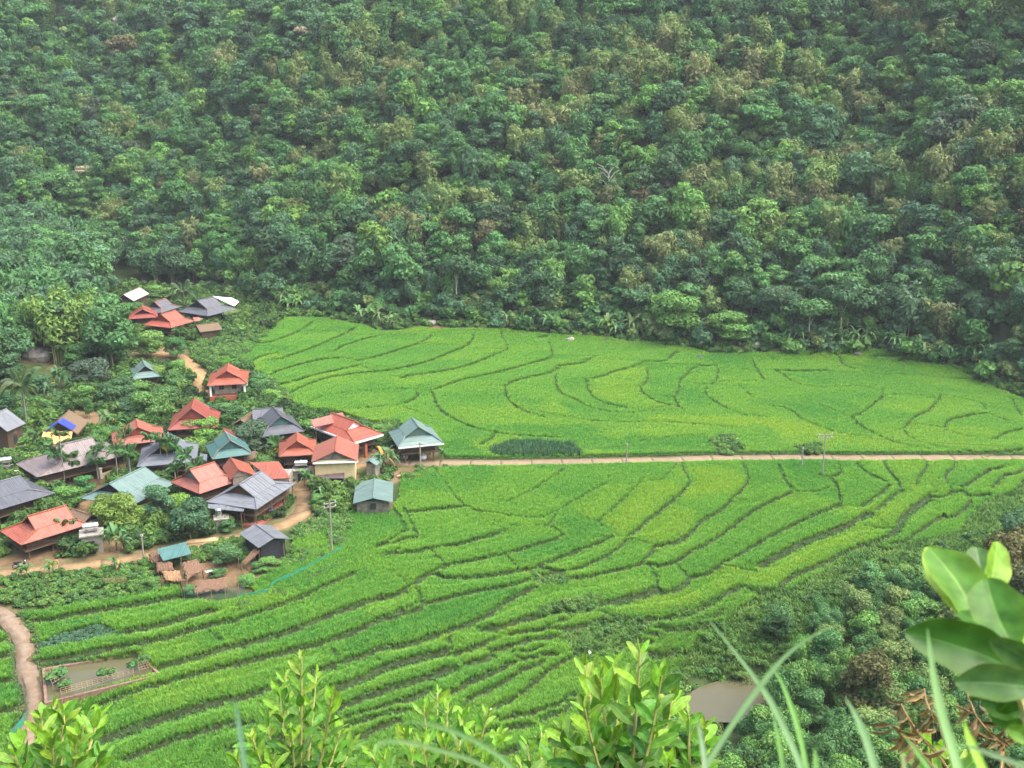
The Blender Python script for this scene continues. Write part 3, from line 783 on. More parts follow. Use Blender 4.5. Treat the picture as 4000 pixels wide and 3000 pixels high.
R_DARK = np.array((0.130, 0.370, 0.070)); R_MID = np.array((0.215, 0.460, 0.078)); R_YEL = np.array((0.295, 0.495, 0.070))
def rice_tint(x, y):
    t = tone(x, y) + 0.28 * swell(x, y, 9, 4) + 0.2 * swell(x, y, 23, 5) + RNG.normal(0, 0.22, len(x))
    t = t[:, None]
    c = np.where(t < 0, R_MID + (R_DARK - R_MID) * np.clip(-t, 0, 1), R_MID + (R_YEL - R_MID) * np.clip(t, 0, 1.3))
    return np.clip(c, 0.01, 1)

def fine_z(x, y):
    """height of the meshed ground sheet"""
    Z = fz.reshape(len(gy), len(gx)); fx = np.clip((x - FX0) / FS, 0, len(gx) - 1.001); fy = np.clip((y - FY0) / FS, 0, len(gy) - 1.001)
    i = fy.astype(int); j = fx.astype(int); a = fy - i; b = fx - j
    z = Z[i, j] * (1 - a) * (1 - b) + Z[i, j + 1] * (1 - a) * b + Z[i + 1, j] * a * (1 - b) + Z[i + 1, j + 1] * a * b
    out = (x < FX0) | (x > gx[-1]) | (y < FY0) | (y > gy[-1])
    return np.where(out, base(x, y), z)
GRASS_P = []
def plant_rice(name, poly, s, protos, gs):
    x, y = candidates(poly, s)
    lf = line_field(x, y, reach=14.0)
    z = terrace(x, y, lf)
    rice, rd, u, v = zones(x, y, z)
    vis = (u > -420) & (u < 4150) & (v < 3080)
    jag = 0.10 * swell(x, y, 1.7, 2)
    free = np.where(lf[1] > 0, lf[0] < np.where(lf[3] < .2, .2, 0.10) + jag * .6, lf[0] < lf[2] + jag)
    ok = rice & ~free & (rd > 0.55) & vis
    n = int(ok.sum())
    zm = fine_z(x, y)
    P = np.stack([x, y, zm - 0.04], 1)[ok]
    sc = RNG.uniform(0.85, 1.12, n) * gs
    tint = rice_tint(x[ok], y[ok])
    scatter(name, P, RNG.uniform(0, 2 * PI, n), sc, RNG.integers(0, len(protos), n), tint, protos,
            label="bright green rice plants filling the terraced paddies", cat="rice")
    # grass on the banks and balks
    g = rice & free & (lf[0] > np.where(lf[1] > 0, 0.02, np.where(lf[2] >= .5, 0.22, 0.08))) & vis & (rd > 0.2) 
    g |= rice & vis & (rd > 0.1) & (rd < 0.75)
    GRASS_P.append(np.stack([x, y, zm - 0.03], 1)[g])
    return n
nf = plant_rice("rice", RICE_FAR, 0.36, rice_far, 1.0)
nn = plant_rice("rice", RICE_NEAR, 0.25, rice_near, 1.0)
print("rice tufts", nf, nn)
grass_p = [tuft_mesh("grass_tuft_%d" % i, 14, 0.30, 0.16, 0.030, 0.22, M_GRASS, 40 + i) for i in range(3)]
GP = np.vstack(GRASS_P)
G1 = np.array((0.085, 0.210, 0.065)); G2 = np.array((0.150, 0.290, 0.105))
gk = RNG.uniform(0, 1, len(GP))[:, None] * 0.6 + 0.4 * (0.5 + 0.5 * swell(GP[:, 0], GP[:, 1], 6, 1))[:, None]
scatter("bank_grass", GP, RNG.uniform(0, 2 * PI, len(GP)), RNG.uniform(0.6, 1.15, len(GP)), RNG.integers(0, 3, len(GP)), G1 + (G2 - G1) * np.clip(gk, 0, 1), grass_p,
        label="grass growing on the banks between the paddies", cat="grass")
# ------------------------------------------------------------------ plant shapes
def leaf_quads(P, Nrm, size, elong, r, droop=0.0):
    """diamond leaves at P facing about Nrm"""
    n = len(P)
    up = r.normal(0, 1, (n, 3)); t = np.cross(Nrm, up); t /= np.linalg.norm(t, axis=1)[:, None] + 1e-9
    if droop > 0:
        dn = np.tile(np.array([0, 0, -1.0]), (n, 1)) * droop + t * (1 - droop)
        dn -= Nrm * (dn * Nrm).sum(1)[:, None]; t = dn / (np.linalg.norm(dn, axis=1)[:, None] + 1e-9)
    b = np.cross(Nrm, t)
    s = size * r.uniform(0.65, 1.3, n)[:, None]
    L = t * s * elong; B = b * s * 0.5
    V = np.empty((n, 4, 3))
    V[:, 0] = P - L * 0.5; V[:, 1] = P + B + L * 0.05 + Nrm * s * 0.06; V[:, 2] = P + L * 0.5 - Nrm * s * 0.12; V[:, 3] = P - B + L * 0.05 + Nrm * s * 0.06
    return V
def quads_mesh(name, V, m, cols):
    n = len(V)
    return np_mesh(name, V.reshape(-1, 3), np.arange(n * 4).reshape(n, 4), [m], cols=np.repeat(cols, 4, axis=0))
def leaf_tones(n, r, var=0.3, warm=0.12):
    b = 1 + var * r.uniform(-1, 1, n); w = warm * r.uniform(-1, 1, n)
    return np.stack([b * (1 + w), b, b * (1 - w)], 1)

def crown_leaves(blobs, n, size, r, elong=1.7, shell=0.55, upbias=0.35, droop=0.0, tilt=0.55):
    """leaves through the outer shells of a set of ellipsoids"""
    w = np.array([b[1][0] * b[1][1] + b[1][0] * b[1][2] for b in blobs]); w = w / w.sum()
    k = r.choice(len(blobs), n, p=w)
    C = np.array([b[0] for b in blobs])[k]; R = np.array([b[1] for b in blobs])[k]
    d = r.normal(0, 1, (n, 3)); d[:, 2] += upbias; d /= np.linalg.norm(d, axis=1)[:, None]
    rad = (shell + (1 - shell) * r.uniform(0, 1, n) ** 0.6)[:, None]
    P = C + d * R * rad
    N = d + r.normal(0, tilt, (n, 3)) + np.array([0, 0, 0.35]); N /= np.linalg.norm(N, axis=1)[:, None]
    bt = r.uniform(0.8, 1.18, len(blobs))[k]
    col = leaf_tones(n, r) * bt[:, None]
    return leaf_quads(P, N, size, elong, r, droop), col

def trunk_mesh(name, H, r0, limbs, m, seed, lean=0.04):
    r = random.Random(seed); b = MB()
    top = (r.uniform(-1, 1) * lean * H, r.uniform(-1, 1) * lean * H, H)
    mid = (top[0] * .3 + r.uniform(-.1, .1), top[1] * .3 + r.uniform(-.1, .1), H * .5)
    b.tube([(0, 0, -0.6), (0, 0, 0.0), mid, top], r0 * 1.15, 6, r0 * 0.35)
    for (c, rad) in limbs:
        z0 = H * r.uniform(0.45, 0.9); t = z0 / H
        s = (mid[0] * (1 - t) + top[0] * t, mid[1] * (1 - t) + top[1] * t, z0)
        q = ((s[0] + c[0]) / 2, (s[1] + c[1]) / 2, s[2] * .45 + c[2] * .55 - 0.1)
        b.tube([s, q, c], r0 * .38, 5, r0 * .1, cap=False)
    return b.mesh(name, m, smooth=True)

M_BARK = mat("bark_grey_brown", (0.17, 0.14, 0.10), 0.95, 0.35, 4, 0.6, 15)
M_BARKP = mat("bark_pale", (0.42, 0.40, 0.34), 0.9, 0.25, 4, 0.4, 15)
M_CULM = mat("bamboo_culm", (0.22, 0.25, 0.10), 0.6, 0.25, 3)
ML_OBJ = leaf_mat("leaf_object_tinted", None, src='OBJECT', transl=0.30, rough=0.6)
ML_INS = leaf_mat("leaf_forest", None, src='INST', transl=0.30, rough=0.65, spec=0.2)

def broadleaf(seed, H=8.0, W=5.5, nb=13, nl=1300, size=0.42, kind='round', stem=0.35, elong=1.7, shell=0.55):
    r = np.random.default_rng(seed); blobs = []
    for i in range(nb):
        a = r.uniform(0, 2 * PI); q = math.sqrt(r.uniform(0, 1))
        t = r.uniform(0, 1)
        if kind == 'round':
            zc = H * (stem + (1 - stem) * (0.25 + 0.62 * t)); lim = math.sqrt(max(0.05, 1 - ((t - 0.35) / 0.75) ** 2))
        elif kind == 'tall':
            zc = H * (stem + (1 - stem) * (0.1 + 0.8 * t)); lim = 0.9 - 0.45 * t
        else:
            zc = H * (0.72 + 0.2 * t); lim = 1.0 - 0.3 * t
        R = W * r.uniform(0.17, 0.29)
        blobs.append(((q * lim * (W / 2 - R * .5) * math.cos(a), q * lim * (W / 2 - R * .5) * math.sin(a), zc), (R * r.uniform(.9, 1.25), R * r.uniform(.9, 1.25), R * (0.62 if kind != 'flat' else .42))))
    V, c = crown_leaves(blobs, nl, size, r, elong=elong, shell=shell)
    limbs = [(b[0], b[1][0]) for b in blobs[::2]]
    return V, c, limbs, H * 0.8

def bamboo(seed, H=9.0, nc=11, nl=1300, size=0.42, spread=2.6, lean=1.0):
    r = np.random.default_rng(seed); P, N, culms = [], [], []
    for i in range(nc):
        a = r.uniform(0, 2 * PI); b0 = r.uniform(0, 0.8); ln = lean * r.uniform(0.3, 1.0) * spread; h = H * r.uniform(0.7, 1.05)
        d = np.array([math.cos(a), math.sin(a)])
        ts = np.linspace(0, 1, 6)
        pts = [(d[0] * (b0 + ln * t ** 2.2), d[1] * (b0 + ln * t ** 2.2), h * (t - 0.18 * t ** 3)) for t in ts]
        culms.append(pts)
        m = nl // nc
        t = 0.30 + 0.70 * r.uniform(0, 1, m) ** 0.75
        cx = np.interp(t, ts, [p[0] for p in pts]); cy = np.interp(t, ts, [p[1] for p in pts]); cz = np.interp(t, ts, [p[2] for p in pts])
        wd = 0.30 + 0.75 * np.sin(np.clip(t, 0, 1) * PI * 0.85)
        o = r.normal(0, 1, (m, 3)); o[:, 2] *= 0.7
        P.append(np.stack([cx, cy, cz], 1) + o * wd[:, None] * 0.55)
        nn = o * 0.6 + np.array([d[0] * .4, d[1] * .4, 0.7]) + r.normal(0, .4, (m, 3)); N.append(nn / np.linalg.norm(nn, axis=1)[:, None])
    P = np.vstack(P); N = np.vstack(N)
    V = leaf_quads(P, N, size * 0.62, 3.0, r, droop=0.55)
    return V, leaf_tones(len(P), r, 0.28), culms

def shrub(seed, H=1.6, W=2.4, nl=850, size=0.225, elong=1.6):
    r = np.random.default_rng(seed); blobs = []
    for i in range(7):
        a = r.uniform(0, 2 * PI); q = math.sqrt(r.uniform(0, 1)) * W * .36; R = W * r.uniform(.16, .28)
        blobs.append(((q * math.cos(a), q * math.sin(a), H * r.uniform(.3, .7)), (R, R, R * .8)))
    V, c = crown_leaves(blobs, nl, size, r, elong=elong, shell=0.5, upbias=0.6)
    return V, c

# --- forest kinds, each with a crown mesh and a trunk mesh (unit metres)
KINDS = {}
def add_kind(key, V, c, limbs=None, H=None, culms=None, r0=0.16, bark=None, seed=0):
    cm = quads_mesh("crown", V, ML_OBJ, c); ci = quads_mesh("crown_far", V, ML_INS, c)
    if culms is not None:
        b = MB()
        for p in culms: b.tube([(p[0][0], p[0][1], -0.5)] + list(p), 0.06, 5, 0.02, cap=False)
        tm = b.mesh("culms", M_CULM, smooth=True)
    else:
        tm = trunk_mesh("trunk", H, r0, limbs, bark or M_BARK, seed)
    KINDS[key] = (cm, tm, ci)
for i in range(5):
    V, c, lb, th = broadleaf(100 + i, H=8.5, W=6.2 + 0.5 * (i % 3), nb=14 + i, nl=2400, size=0.37, kind="round", stem=0.20)
    add_kind("round%d" % i, V, c, lb, th, seed=i)
for i in range(3):
    V, c, lb, th = broadleaf(120 + i, H=11, W=5.0, nb=15, nl=1500, size=0.42, kind='tall', stem=0.25)
    add_kind("tall%d" % i, V, c, lb, th, seed=10 + i)
for i in range(2):
    V, c, lb, th = broadleaf(130 + i, H=8.5, W=7.5, nb=13, nl=1400, size=0.36, kind='flat')
    add_kind("flat%d" % i, V, c, lb, th, seed=20 + i, bark=M_BARKP)
for i in range(2):
    V, c, lb, th = broadleaf(140 + i, H=6.5, W=5.0, nb=10, nl=520, size=0.66, kind='round', elong=1.25)
    add_kind("big%d" % i, V, c, lb, th, seed=25 + i)
for i in range(5):
    V, c, cu = bamboo(150 + i, H=9.5, nc=11 + i % 3, nl=1700, size=0.40, spread=2.4 + .3 * (i % 3))
    add_kind("bam%d" % i, V, c, culms=cu)
for i in range(2):
    V, c, cu = bamboo(160 + i, H=11, nc=12, nl=1300, size=0.38, spread=1.1, lean=0.8)
    add_kind("stem%d" % i, V, c, culms=cu)
for i in range(4):
    V, c = shrub(170 + i)
    KINDS["shrub%d" % i] = (quads_mesh("foliage", V, ML_OBJ, c), None, quads_mesh("shrub_far", V, ML_INS, c))
for i in range(2):
    V, c = shrub(180 + i, H=1.1, W=2.2, nl=340, size=0.37, elong=1.3)
    KINDS["weed%d" % i] = (quads_mesh("foliage", V, ML_OBJ, c), None, quads_mesh("weed_far", V, ML_INS, c))
# finer crowns for trees nearer the camera
for i in range(4):
    V, c, lb, th = broadleaf(200 + i, H=7, W=5.2, nb=22, nl=4600, size=0.24, kind='round', stem=0.04)
    add_kind("fine%d" % i, V, c, lb, th, seed=30 + i)
for i in range(3):
    V, c, cu = bamboo(210 + i, H=7.5, nc=15, nl=4200, size=0.27, spread=2.7)
    add_kind("finebam%d" % i, V, c, culms=cu)

def tree(name, key, loc, scale, tint, rz=None, label=None, cat="tree", group=None, sz=None, trunk="trunk", crown="crown"):
    o = empty(name, loc, random.uniform(0, 2 * PI) if rz is None else rz)
    o.scale = (scale, scale, scale * (sz or 1.0))
    cm, tm, _ = KINDS[key]
    c = link_mesh(crown, cm, o); c.color = (*tint, 1)
    if tm is not None: link_mesh("culms" if key.startswith(("bam", "stem", "finebam")) else trunk, tm, o)
    tag(o, label, cat, group)
    return o

T_MID = (0.092, 0.222, 0.072); T_DEEP = (0.068, 0.158, 0.068); T_BLUE = (0.090, 0.198, 0.096); T_BRIGHT = (0.141, 0.294, 0.073)
T_LIME = (0.175, 0.320, 0.065); T_OLIVE = (0.175, 0.260, 0.085); T_TAN = (0.205, 0.245, 0.098); T_BROWN = (0.150, 0.150, 0.075); T_GREY = (0.080, 0.135, 0.075); T_CREAM = (0.40, 0.37, 0.24)

def forest_pick(u, v, n1, n2, rnd):
    """kind and tint of a hillside tree by where it stands"""
    tan = 0.10
    if 1150 < u < 3400 and 250 < v < 1000: tan = 0.26
    if 2050 < u < 3350 and 330 < v < 950: tan = 0.46
    if u > 3200 and 350 < v < 1050: tan = 0.36
    if u < 900: tan = 0.07
    if v > 1050: tan = 0.06
    tan += 0.22 * n1
    if rnd[0] < tan:
        return ("bam%d" % int(rnd[1] * 5)), (T_TAN if rnd[2] < 0.45 else T_OLIVE)
    if v < 420 and 1250 < u < 2700 and rnd[3] < 0.5:
        return ("stem%d" % int(rnd[1] * 2)), (T_MID if rnd[2] < .6 else T_OLIVE)
    if rnd[3] < 0.30: return ("bam%d" % int(rnd[1] * 5)), (T_BRIGHT if rnd[2] < .2 else T_BLUE if rnd[2] < .55 else T_MID)
    if rnd[3] < 0.42: return ("tall%d" % int(rnd[1] * 3)), (T_MID if rnd[2] < .5 else T_BLUE)
    if rnd[3] < 0.52: return ("big%d" % int(rnd[1] * 2)), (T_BRIGHT if rnd[2] < .6 else T_MID)
    if rnd[3] < 0.57: return ("flat%d" % int(rnd[1] * 2)), (T_MID if rnd[2] < .6 else T_CREAM if rnd[2] > .93 else T_DEEP)
    c = T_DEEP if rnd[2] < .22 + 0.2 * max(0, -n2) else T_GREY if rnd[2] < .28 else T_BRIGHT if rnd[2] > .85 else T_BROWN if rnd[2] > .835 else T_BLUE if rnd[2] > .62 else T_MID
    return ("round%d" % int(rnd[1] * 5)), c
def jitter(t, r):
    k = 1 + r.normal(0, .10)
    return tuple(max(0.01, c * k * (1 + r.normal(0, .035))) for c in t)

# --- trees over the hill
FR = np.random.default_rng(11)
sp = 3.9
X, Y = np.meshgrid(np.arange(-190, 190, sp), np.arange(165, 400, sp * 0.92))
x = X.ravel() + FR.uniform(-1.9, 1.9, X.size); y = Y.ravel() + FR.uniform(-1.9, 1.9, X.size)
k = y > foot(x) + 2.5
x, y = x[k], y[k]; z = base(x, y)
u, v = to_px(np.stack([x, y, z + 4], 1))
k = (u > -700) & (u < 4600) & (v > -260)
x, y, z, u, v = x[k], y[k], z[k], u[k], v[k]
# keep the hamlet at the back free
HAMLET = [(450,1140),(560,1112),(700,1150),(850,1140),(960,1195),(1000,1250),(860,1340),(660,1330),(470,1290)]
ub, vb = to_px(np.stack([x, y, z], 1))
k = ~inside(ub, vb, HAMLET)
x, y, z, u, v = x[k], y[k], z[k], u[k], v[k]
dist = np.hypot(np.hypot(x, y), z - 55)
order = np.argsort(dist)
n1 = swell(x, y, 38, 4); n2 = swell(x, y, 70, 5)
far_rows = []
zone_word = lambda uu: ("far left" if uu < 660 else "left" if uu < 1330 else "left of centre" if uu < 2000 else "right of centre" if uu < 2660 else "right" if uu < 3330 else "far right")
KW = {'bam': ("feathery bamboo clump", "bamboo"), 'ste': ("clump of tall straight bamboo", "bamboo"), 'rou': ("leafy round crowned tree", "tree"), 'tal': ("narrow tall crowned tree", "tree"),
      'big': ("large leaved tree", "tree"), 'fla': ("flat spreading tree", "tree")}
def tint_word(t):
    return {T_TAN: "tan", T_OLIVE: "olive", T_BROWN: "brownish", T_GREY: "grey green", T_CREAM: "cream flowered", T_DEEP: "dark green", T_BLUE: "cool green", T_BRIGHT: "bright green", T_MID: "green", T_LIME: "lime green"}[t]
n_ind = 0
for rank, i in enumerate(order):
    rnd = FR.uniform(0, 1, 4)
    key, tint = forest_pick(u[i], v[i], n1[i], n2[i], rnd)
    s = FR.uniform(0.75, 1.1) if FR.uniform() < .75 else FR.uniform(1.1, 1.45)
    zs = FR.uniform(0.85, 1.15)
    tj = jitter(tint, FR)
    on = -60 < u[i] < 4060 and v[i] > -30
    if n_ind < 290 and on:
        kw, cat = KW[key[:3]]
        zw = zone_word(u[i])
        lab = "%s %s %s the wooded hill, %s" % (tint_word(tint), kw, "at the foot of" if v[i] > 1130 else "low on", zw)
        tree("bamboo_clump" if cat == "bamboo" else "forest_tree", key, (x[i], y[i], z[i]), s, tj, label=lab, cat=cat, group="hillside %s, %s, %s" % (cat, tint_word(tint), zw), sz=zs)
        n_ind += 1
    else:
        far_rows.append((x[i], y[i], z[i], s, s * zs, key, tj))
fk = sorted({r[5] for r in far_rows}); fo = []
for j, kname in enumerate(fk):
    fo.append(bpy.data.objects.new("far_%02d_%s" % (j, kname), KINDS[kname][2]))
scatter("forest", [(r[0], r[1], r[2]) for r in far_rows], FR.uniform(0, 2 * PI, len(far_rows)), np.array([(r[3], r[3], r[4]) for r in far_rows]),
        [fk.index(r[5]) for r in far_rows], np.array([r[6] for r in far_rows]), fo, label="dense forest covering the steep hillside behind the valley", cat="forest")
# --- undergrowth between and below the trees
sp = 2.5
X, Y = np.meshgrid(np.arange(-190, 190, sp), np.arange(150, 395, sp))
x = X.ravel() + FR.uniform(-1.1, 1.1, X.size); y = Y.ravel() + FR.uniform(-1.1, 1.1, X.size)
z = base(x, y); u, v = to_px(np.stack([x, y, z], 1))
k = (y > foot(x) - 1.0) & (u > -650) & (u < 4550) & (v > -150) & ~inside(u, v, RICE_FAR) & ~inside(u, v, HAMLET)
x, y, z = x[k], y[k], z[k]; n = len(x)
pal = np.array([T_MID, T_DEEP, T_BLUE, T_BRIGHT, T_MID, T_OLIVE])
tn = pal[FR.integers(0, 6, n)] * FR.uniform(.8, 1.2, (n, 1))
so = [bpy.data.objects.new("under_%d" % j, KINDS[q][2]) for j, q in enumerate(["shrub0", "shrub1", "shrub2", "shrub3", "weed0", "weed1"])]
scatter("undergrowth", np.stack([x, y, z - 0.1], 1), FR.uniform(0, 2 * PI, n), FR.uniform(1.3, 2.9, n), FR.integers(0, 6, n), tn, so, label="bushes and creepers growing under the forest trees", cat="undergrowth")
print("forest", n_ind, len(far_rows), n)

# --- weeds on rough ground: banks by the village, the gully side, field corners
EDGE = [(1000,1220),(1240,1200),(1500,1230),(2000,1255),(2500,1290),(3000,1340),(3500,1330),(3800,1380),(4150,1420),(4150,1575),(3900,1515),(3820,1450),(3680,1415),(3530,1383),(3450,1365),(3300,1355),(3130,1370),(2900,1381),(2780,1378),(2700,1357),(2450,1333),(2200,1308),(1960,1283),(1640,1275),(1480,1295),(1420,1268),(1240,1238),(1110,1238),(1050,1282)]
GULLY_SIDE = [(2900,2400),(3100,2330),(3420,2190),(3660,2150),(3800,2080),(4000,2060),(4000,2300),(3300,2500),(2960,2620),(2930,2690),(2700,2640),(2640,2600),(2720,2520)]
ROUGH = [(GULLY_SIDE, 1.5, 0.6),  (EDGE, 1.3, 0.85),
         ([(2640,2640),(2700,2650),(2720,2680),(2670,2730),(2655,2775),(2690,2830),(2600,2830),(2590,2720)], .8, .7),
         (WEEDS, 0.7, 0.45), (WEEDS2, 0.7, 0.5), (WEEDS3, 0.8, 0.5), (TARO, 0.6, 0.7), (TARO2, 0.6, 0.6), (GARDEN_TR, 0.8, 0.6),
         ([(-60,2255),(250,2245),(560,2200),(720,2185),(600,2240),(620,2290),(700,2300),(560,2335),(300,2375),(60,2395),(-60,2370)], 0.85, 0.55),
         ([(60,2400),(130,2402),(150,2500),(160,2600),(175,2745),(160,2760),(140,2640),(120,2520),(60,2440)], 0.6, 0.35),
         ([(1020,1480),(1080,1500),(1130,1560),(1110,1600),(1000,1590),(980,1500)], 0.9, 0.8), ([(720,1330),(1060,1290),(960,1400),(830,1420),(770,1420)], 1.0, 0.7),
         ([(1150,2070),(1300,2010),(1370,2010),(1350,2130),(1290,2150),(1310,2060),(1180,2110),(1130,2130)], 0.6, 0.6), ([(1200,1860),(1340,1880),(1370,1990),(1290,2030),(1210,2000)], 0.9, 0.8),
         ([(730,2150),(960,2110),(1000,2150),(960,2190),(760,2200)], 0.7, 0.6), ([(1570,1850),(1690,1836),(1720,1860),(1590,1905)], 0.7, 0.5),
         ([(1560,1650),(1440,1665),(1380,1650),(1420,1690),(1540,1690)], 0.8, 0.6), ([(-60,1650),(180,1690),(240,1760),(150,1800),(-60,1850)], 1.2, 0.9), ([(1110,2160),(1300,2140),(1260,2190),(1110,2230)], 0.7, 0.5),
         ([(1620,1815),(1960,1815),(1960,1828),(1650,1840)], 0.7, 0.35), ([(1030,2320),(1130,2290),(1380,2180),(1390,2200),(1140,2320),(960,2390),(900,2385)], 0.55, 0.4), ([(460,2250),(560,2240),(700,2290),(560,2330)], .7, .5),
         ([(400,1600),(640,1580),(660,1620),(430,1660)], 1.0, 1.0), ([(880,1560),(980,1560),(1000,1640),(880,1620)], 0.9, 1.0), ([(300,2340),(830,2400),(400,2480),(120,2520),(100,2440)], 2.2, .3)]
wx, wy, ws = [], [], []
for poly, s, sc in ROUGH:
    W = np.array([ground(*p)[:2] for p in poly]); a, b = W.min(0), W.max(0)
    X, Y = np.meshgrid(np.arange(a[0], b[0], s), np.arange(a[1], b[1], s))
    xx = X.ravel() + FR.uniform(-.45, .45, X.size) * s; yy = Y.ravel() + FR.uniform(-.45, .45, X.size) * s
    uu, vv = to_px(np.stack([xx, yy, base(xx, yy)], 1)); q = inside(uu, vv, poly)
    wx.append(xx[q]); wy.append(yy[q]); ws.append(np.full(q.sum(), sc))
wx, wy, ws = np.concatenate(wx), np.concatenate(wy), np.concatenate(ws)
wz = terrace(wx, wy)
_, rd, _, _ = zones(wx, wy, wz)
q = rd > 0.5 * ws
wx, wy, wz, ws = wx[q], wy[q], wz[q], ws[q]; n = len(wx)
pal = np.array([(0.115, .245, .06), (0.095, .21, .065), (0.14, .28, .065), (0.10, .21, .055), (.155, .27, .07)])
scatter("weeds", np.stack([wx, wy, wz - 0.1], 1), FR.uniform(0, 2 * PI, n), FR.uniform(0.6, 1.25, n) * ws, FR.integers(0, 6, n), pal[FR.integers(0, 5, n)] * FR.uniform(.85, 1.15, (n, 1)),
        [bpy.data.objects.new("weed_kind_%d" % j, KINDS[q][2]) for j, q in enumerate(["shrub0", "shrub1", "shrub2", "shrub3", "weed0", "weed1"])], label="wild herbs and creepers on rough banks around the village and gully", cat="weeds")

# --- rough grass on the gully side and the rank corners
wx, wy = [], []
for poly, s in [(GULLY_SIDE, .42), ([(3060,2320),(3260,2200),(3400,2125),(3640,2095),(3690,2160),(3400,2220),(3120,2340)], .42), ([(3640,2110),(3740,2085),(3790,2020),(3840,1965),(3960,1920),(4150,1880),(4150,2150),(3700,2160)], .45), ([(2560,2400),(2960,2300),(3100,2300),(2960,2420),(2700,2520),(2640,2650),(2560,2600)], .5), (WEEDS2, .4), (WEEDS3, .4), ([(720,1330),(1060,1290),(960,1400),(830,1420),(770,1420)], .6)]:
    W = np.array([ground(*p)[:2] for p in poly]); a, b = W.min(0), W.max(0)
    X, Y = np.meshgrid(np.arange(a[0], b[0], s), np.arange(a[1], b[1], s)); xx = X.ravel() + FR.uniform(-.45, .45, X.size) * s; yy = Y.ravel() + FR.uniform(-.45, .45, X.size) * s
    uu, vv = to_px(np.stack([xx, yy, base(xx, yy)], 1)); q = inside(uu, vv, poly); wx.append(xx[q]); wy.append(yy[q])
wx, wy = np.concatenate(wx), np.concatenate(wy); n = len(wx); gk = np.clip(.5 + .5 * swell(wx, wy, 5, 1) + FR.normal(0, .2, n), 0, 1)[:, None]
scatter("rough_grass", np.stack([wx, wy, fine_z(wx, wy) - .03], 1), FR.uniform(0, 2 * PI, n), FR.uniform(1.2, 2.4, n), FR.integers(0, 3, n), np.array((.085, .20, .05)) * (1 - gk) + np.array((.17, .30, .075)) * gk,
        [bpy.data.objects.new("rough_kind_%d" % j, grass_p[j].data) for j in range(3)], label="rank grass on the slope down to the gully", cat="grass")
# ------------------------------------------------------------------ buildings
def scale_at(P): # photo pixels per metre
    r = np.asarray(P) - CAM; return F / (r[1] * math.cos(PITCH) - r[2] * math.sin(PITCH))
def height_for(P, vtop):
    lo, hi = 0.05, 40.0
    for _ in range(40):
        m = (lo + hi) / 2
        vv = to_px(np.array([[P[0], P[1], P[2] + m]]))[1][0]
        if vv > vtop: lo = m
        else: hi = m
    return lo
def land(x, y): return float(terrace(np.array([float(x)]), np.array([float(y)]))[0])

def roof_mat(key):
    c = {'red': (0.272, 0.077, 0.045), 'redpink': (0.275, 0.096, 0.066), 'orange': (0.310, 0.080, 0.048), 'brick': (0.225, 0.056, 0.043), 'grey': (0.140, 0.155, 0.172), 'lead': (0.075, 0.082, 0.098), 'slate': (0.095, 0.102, 0.115),
         'teal': (0.054, 0.144, 0.133), 'mint': (0.112, 0.182, 0.165), 'sage': (0.122, 0.194, 0.176), 'mauve': (0.170, 0.142, 0.138), 'blue': (0.135, 0.152, 0.178), 'rust': (0.144, 0.072, 0.050), 'zinc': (0.396, 0.396, 0.403)}[key]
    nm = "roof_sheet_" + key
    if nm in MATS: return MATS[nm]
    m = mat(nm, c, 0.45, 0.26, 1.1, 0, 0, 0.0, 0.45, wave=('X', 1.3, 0.5), stretch=(2.2, .45, .45))
    t, N, L, b = nt(m)                                       # lap joints of the sheets and pale weathering
    src = b.inputs["Base Color"].links[0].from_socket
    tc = N.new("ShaderNodeTexCoord"); w = N.new("ShaderNodeTexWave"); w.wave_type = 'BANDS'; w.bands_direction = 'X'; w.wave_profile = 'SAW'; w.inputs["Scale"].default_value = .31
    L.new(tc.outputs["Object"], w.inputs["Vector"]); r = N.new("ShaderNodeValToRGB"); r.color_ramp.elements[0].position = .90; r.color_ramp.elements[0].color = (1, 1, 1, 1); r.color_ramp.elements[1].position = .97; r.color_ramp.elements[1].color = (.72, .72, .72, 1)
    L.new(w.outputs["Fac"], r.inputs[0]); mx = N.new("ShaderNodeMix"); mx.data_type = 'RGBA'; mx.blend_type = 'MULTIPLY'; mx.inputs[0].default_value = 1
    L.new(src, mx.inputs[6]); L.new(r.outputs[0], mx.inputs[7])
    n2 = N.new("ShaderNodeTexNoise"); n2.inputs["Scale"].default_value = .8; n2.inputs["Detail"].default_value = 7; L.new(tc.outputs["Object"], n2.inputs["Vector"])
    r2 = N.new("ShaderNodeValToRGB"); r2.color_ramp.elements[0].position = .52; r2.color_ramp.elements[0].color = (0, 0, 0, 1); r2.color_ramp.elements[1].position = .80; r2.color_ramp.elements[1].color = (.45, .45, .45, 1); L.new(n2.outputs[0], r2.inputs[0])
    m2 = N.new("ShaderNodeMix"); m2.data_type = 'RGBA'; L.new(r2.outputs[0], m2.inputs[0]); L.new(mx.outputs[2], m2.inputs[6]); g = sum(c) / 3; m2.inputs[7].default_value = (c[0] * .5 + g * .6 + .03, c[1] * .5 + g * .6 + .03, c[2] * .5 + g * .6 + .03, 1)
    L.new(m2.outputs[2], b.inputs["Base Color"])
    return m
M_WOOD = mat("wall_dark_wood", (0.085, 0.055, 0.035), 0.85, 0.35, 2, 0.4, 12, stretch=(8, 8, 1))
M_POST = mat("post_wood", (0.13, 0.09, 0.055), 0.8, 0.3, 5)
M_CREAM = mat("wall_cream_plaster", (0.62, 0.50, 0.27), 0.9, 0.18, 0.8, 0.2, 8)
M_STAIN = mat("wall_stained_plaster", (0.24, 0.22, 0.18), 0.95, 0.5, 1.2, 0.3, 6, tone2=(0.05, 0.048, 0.045))
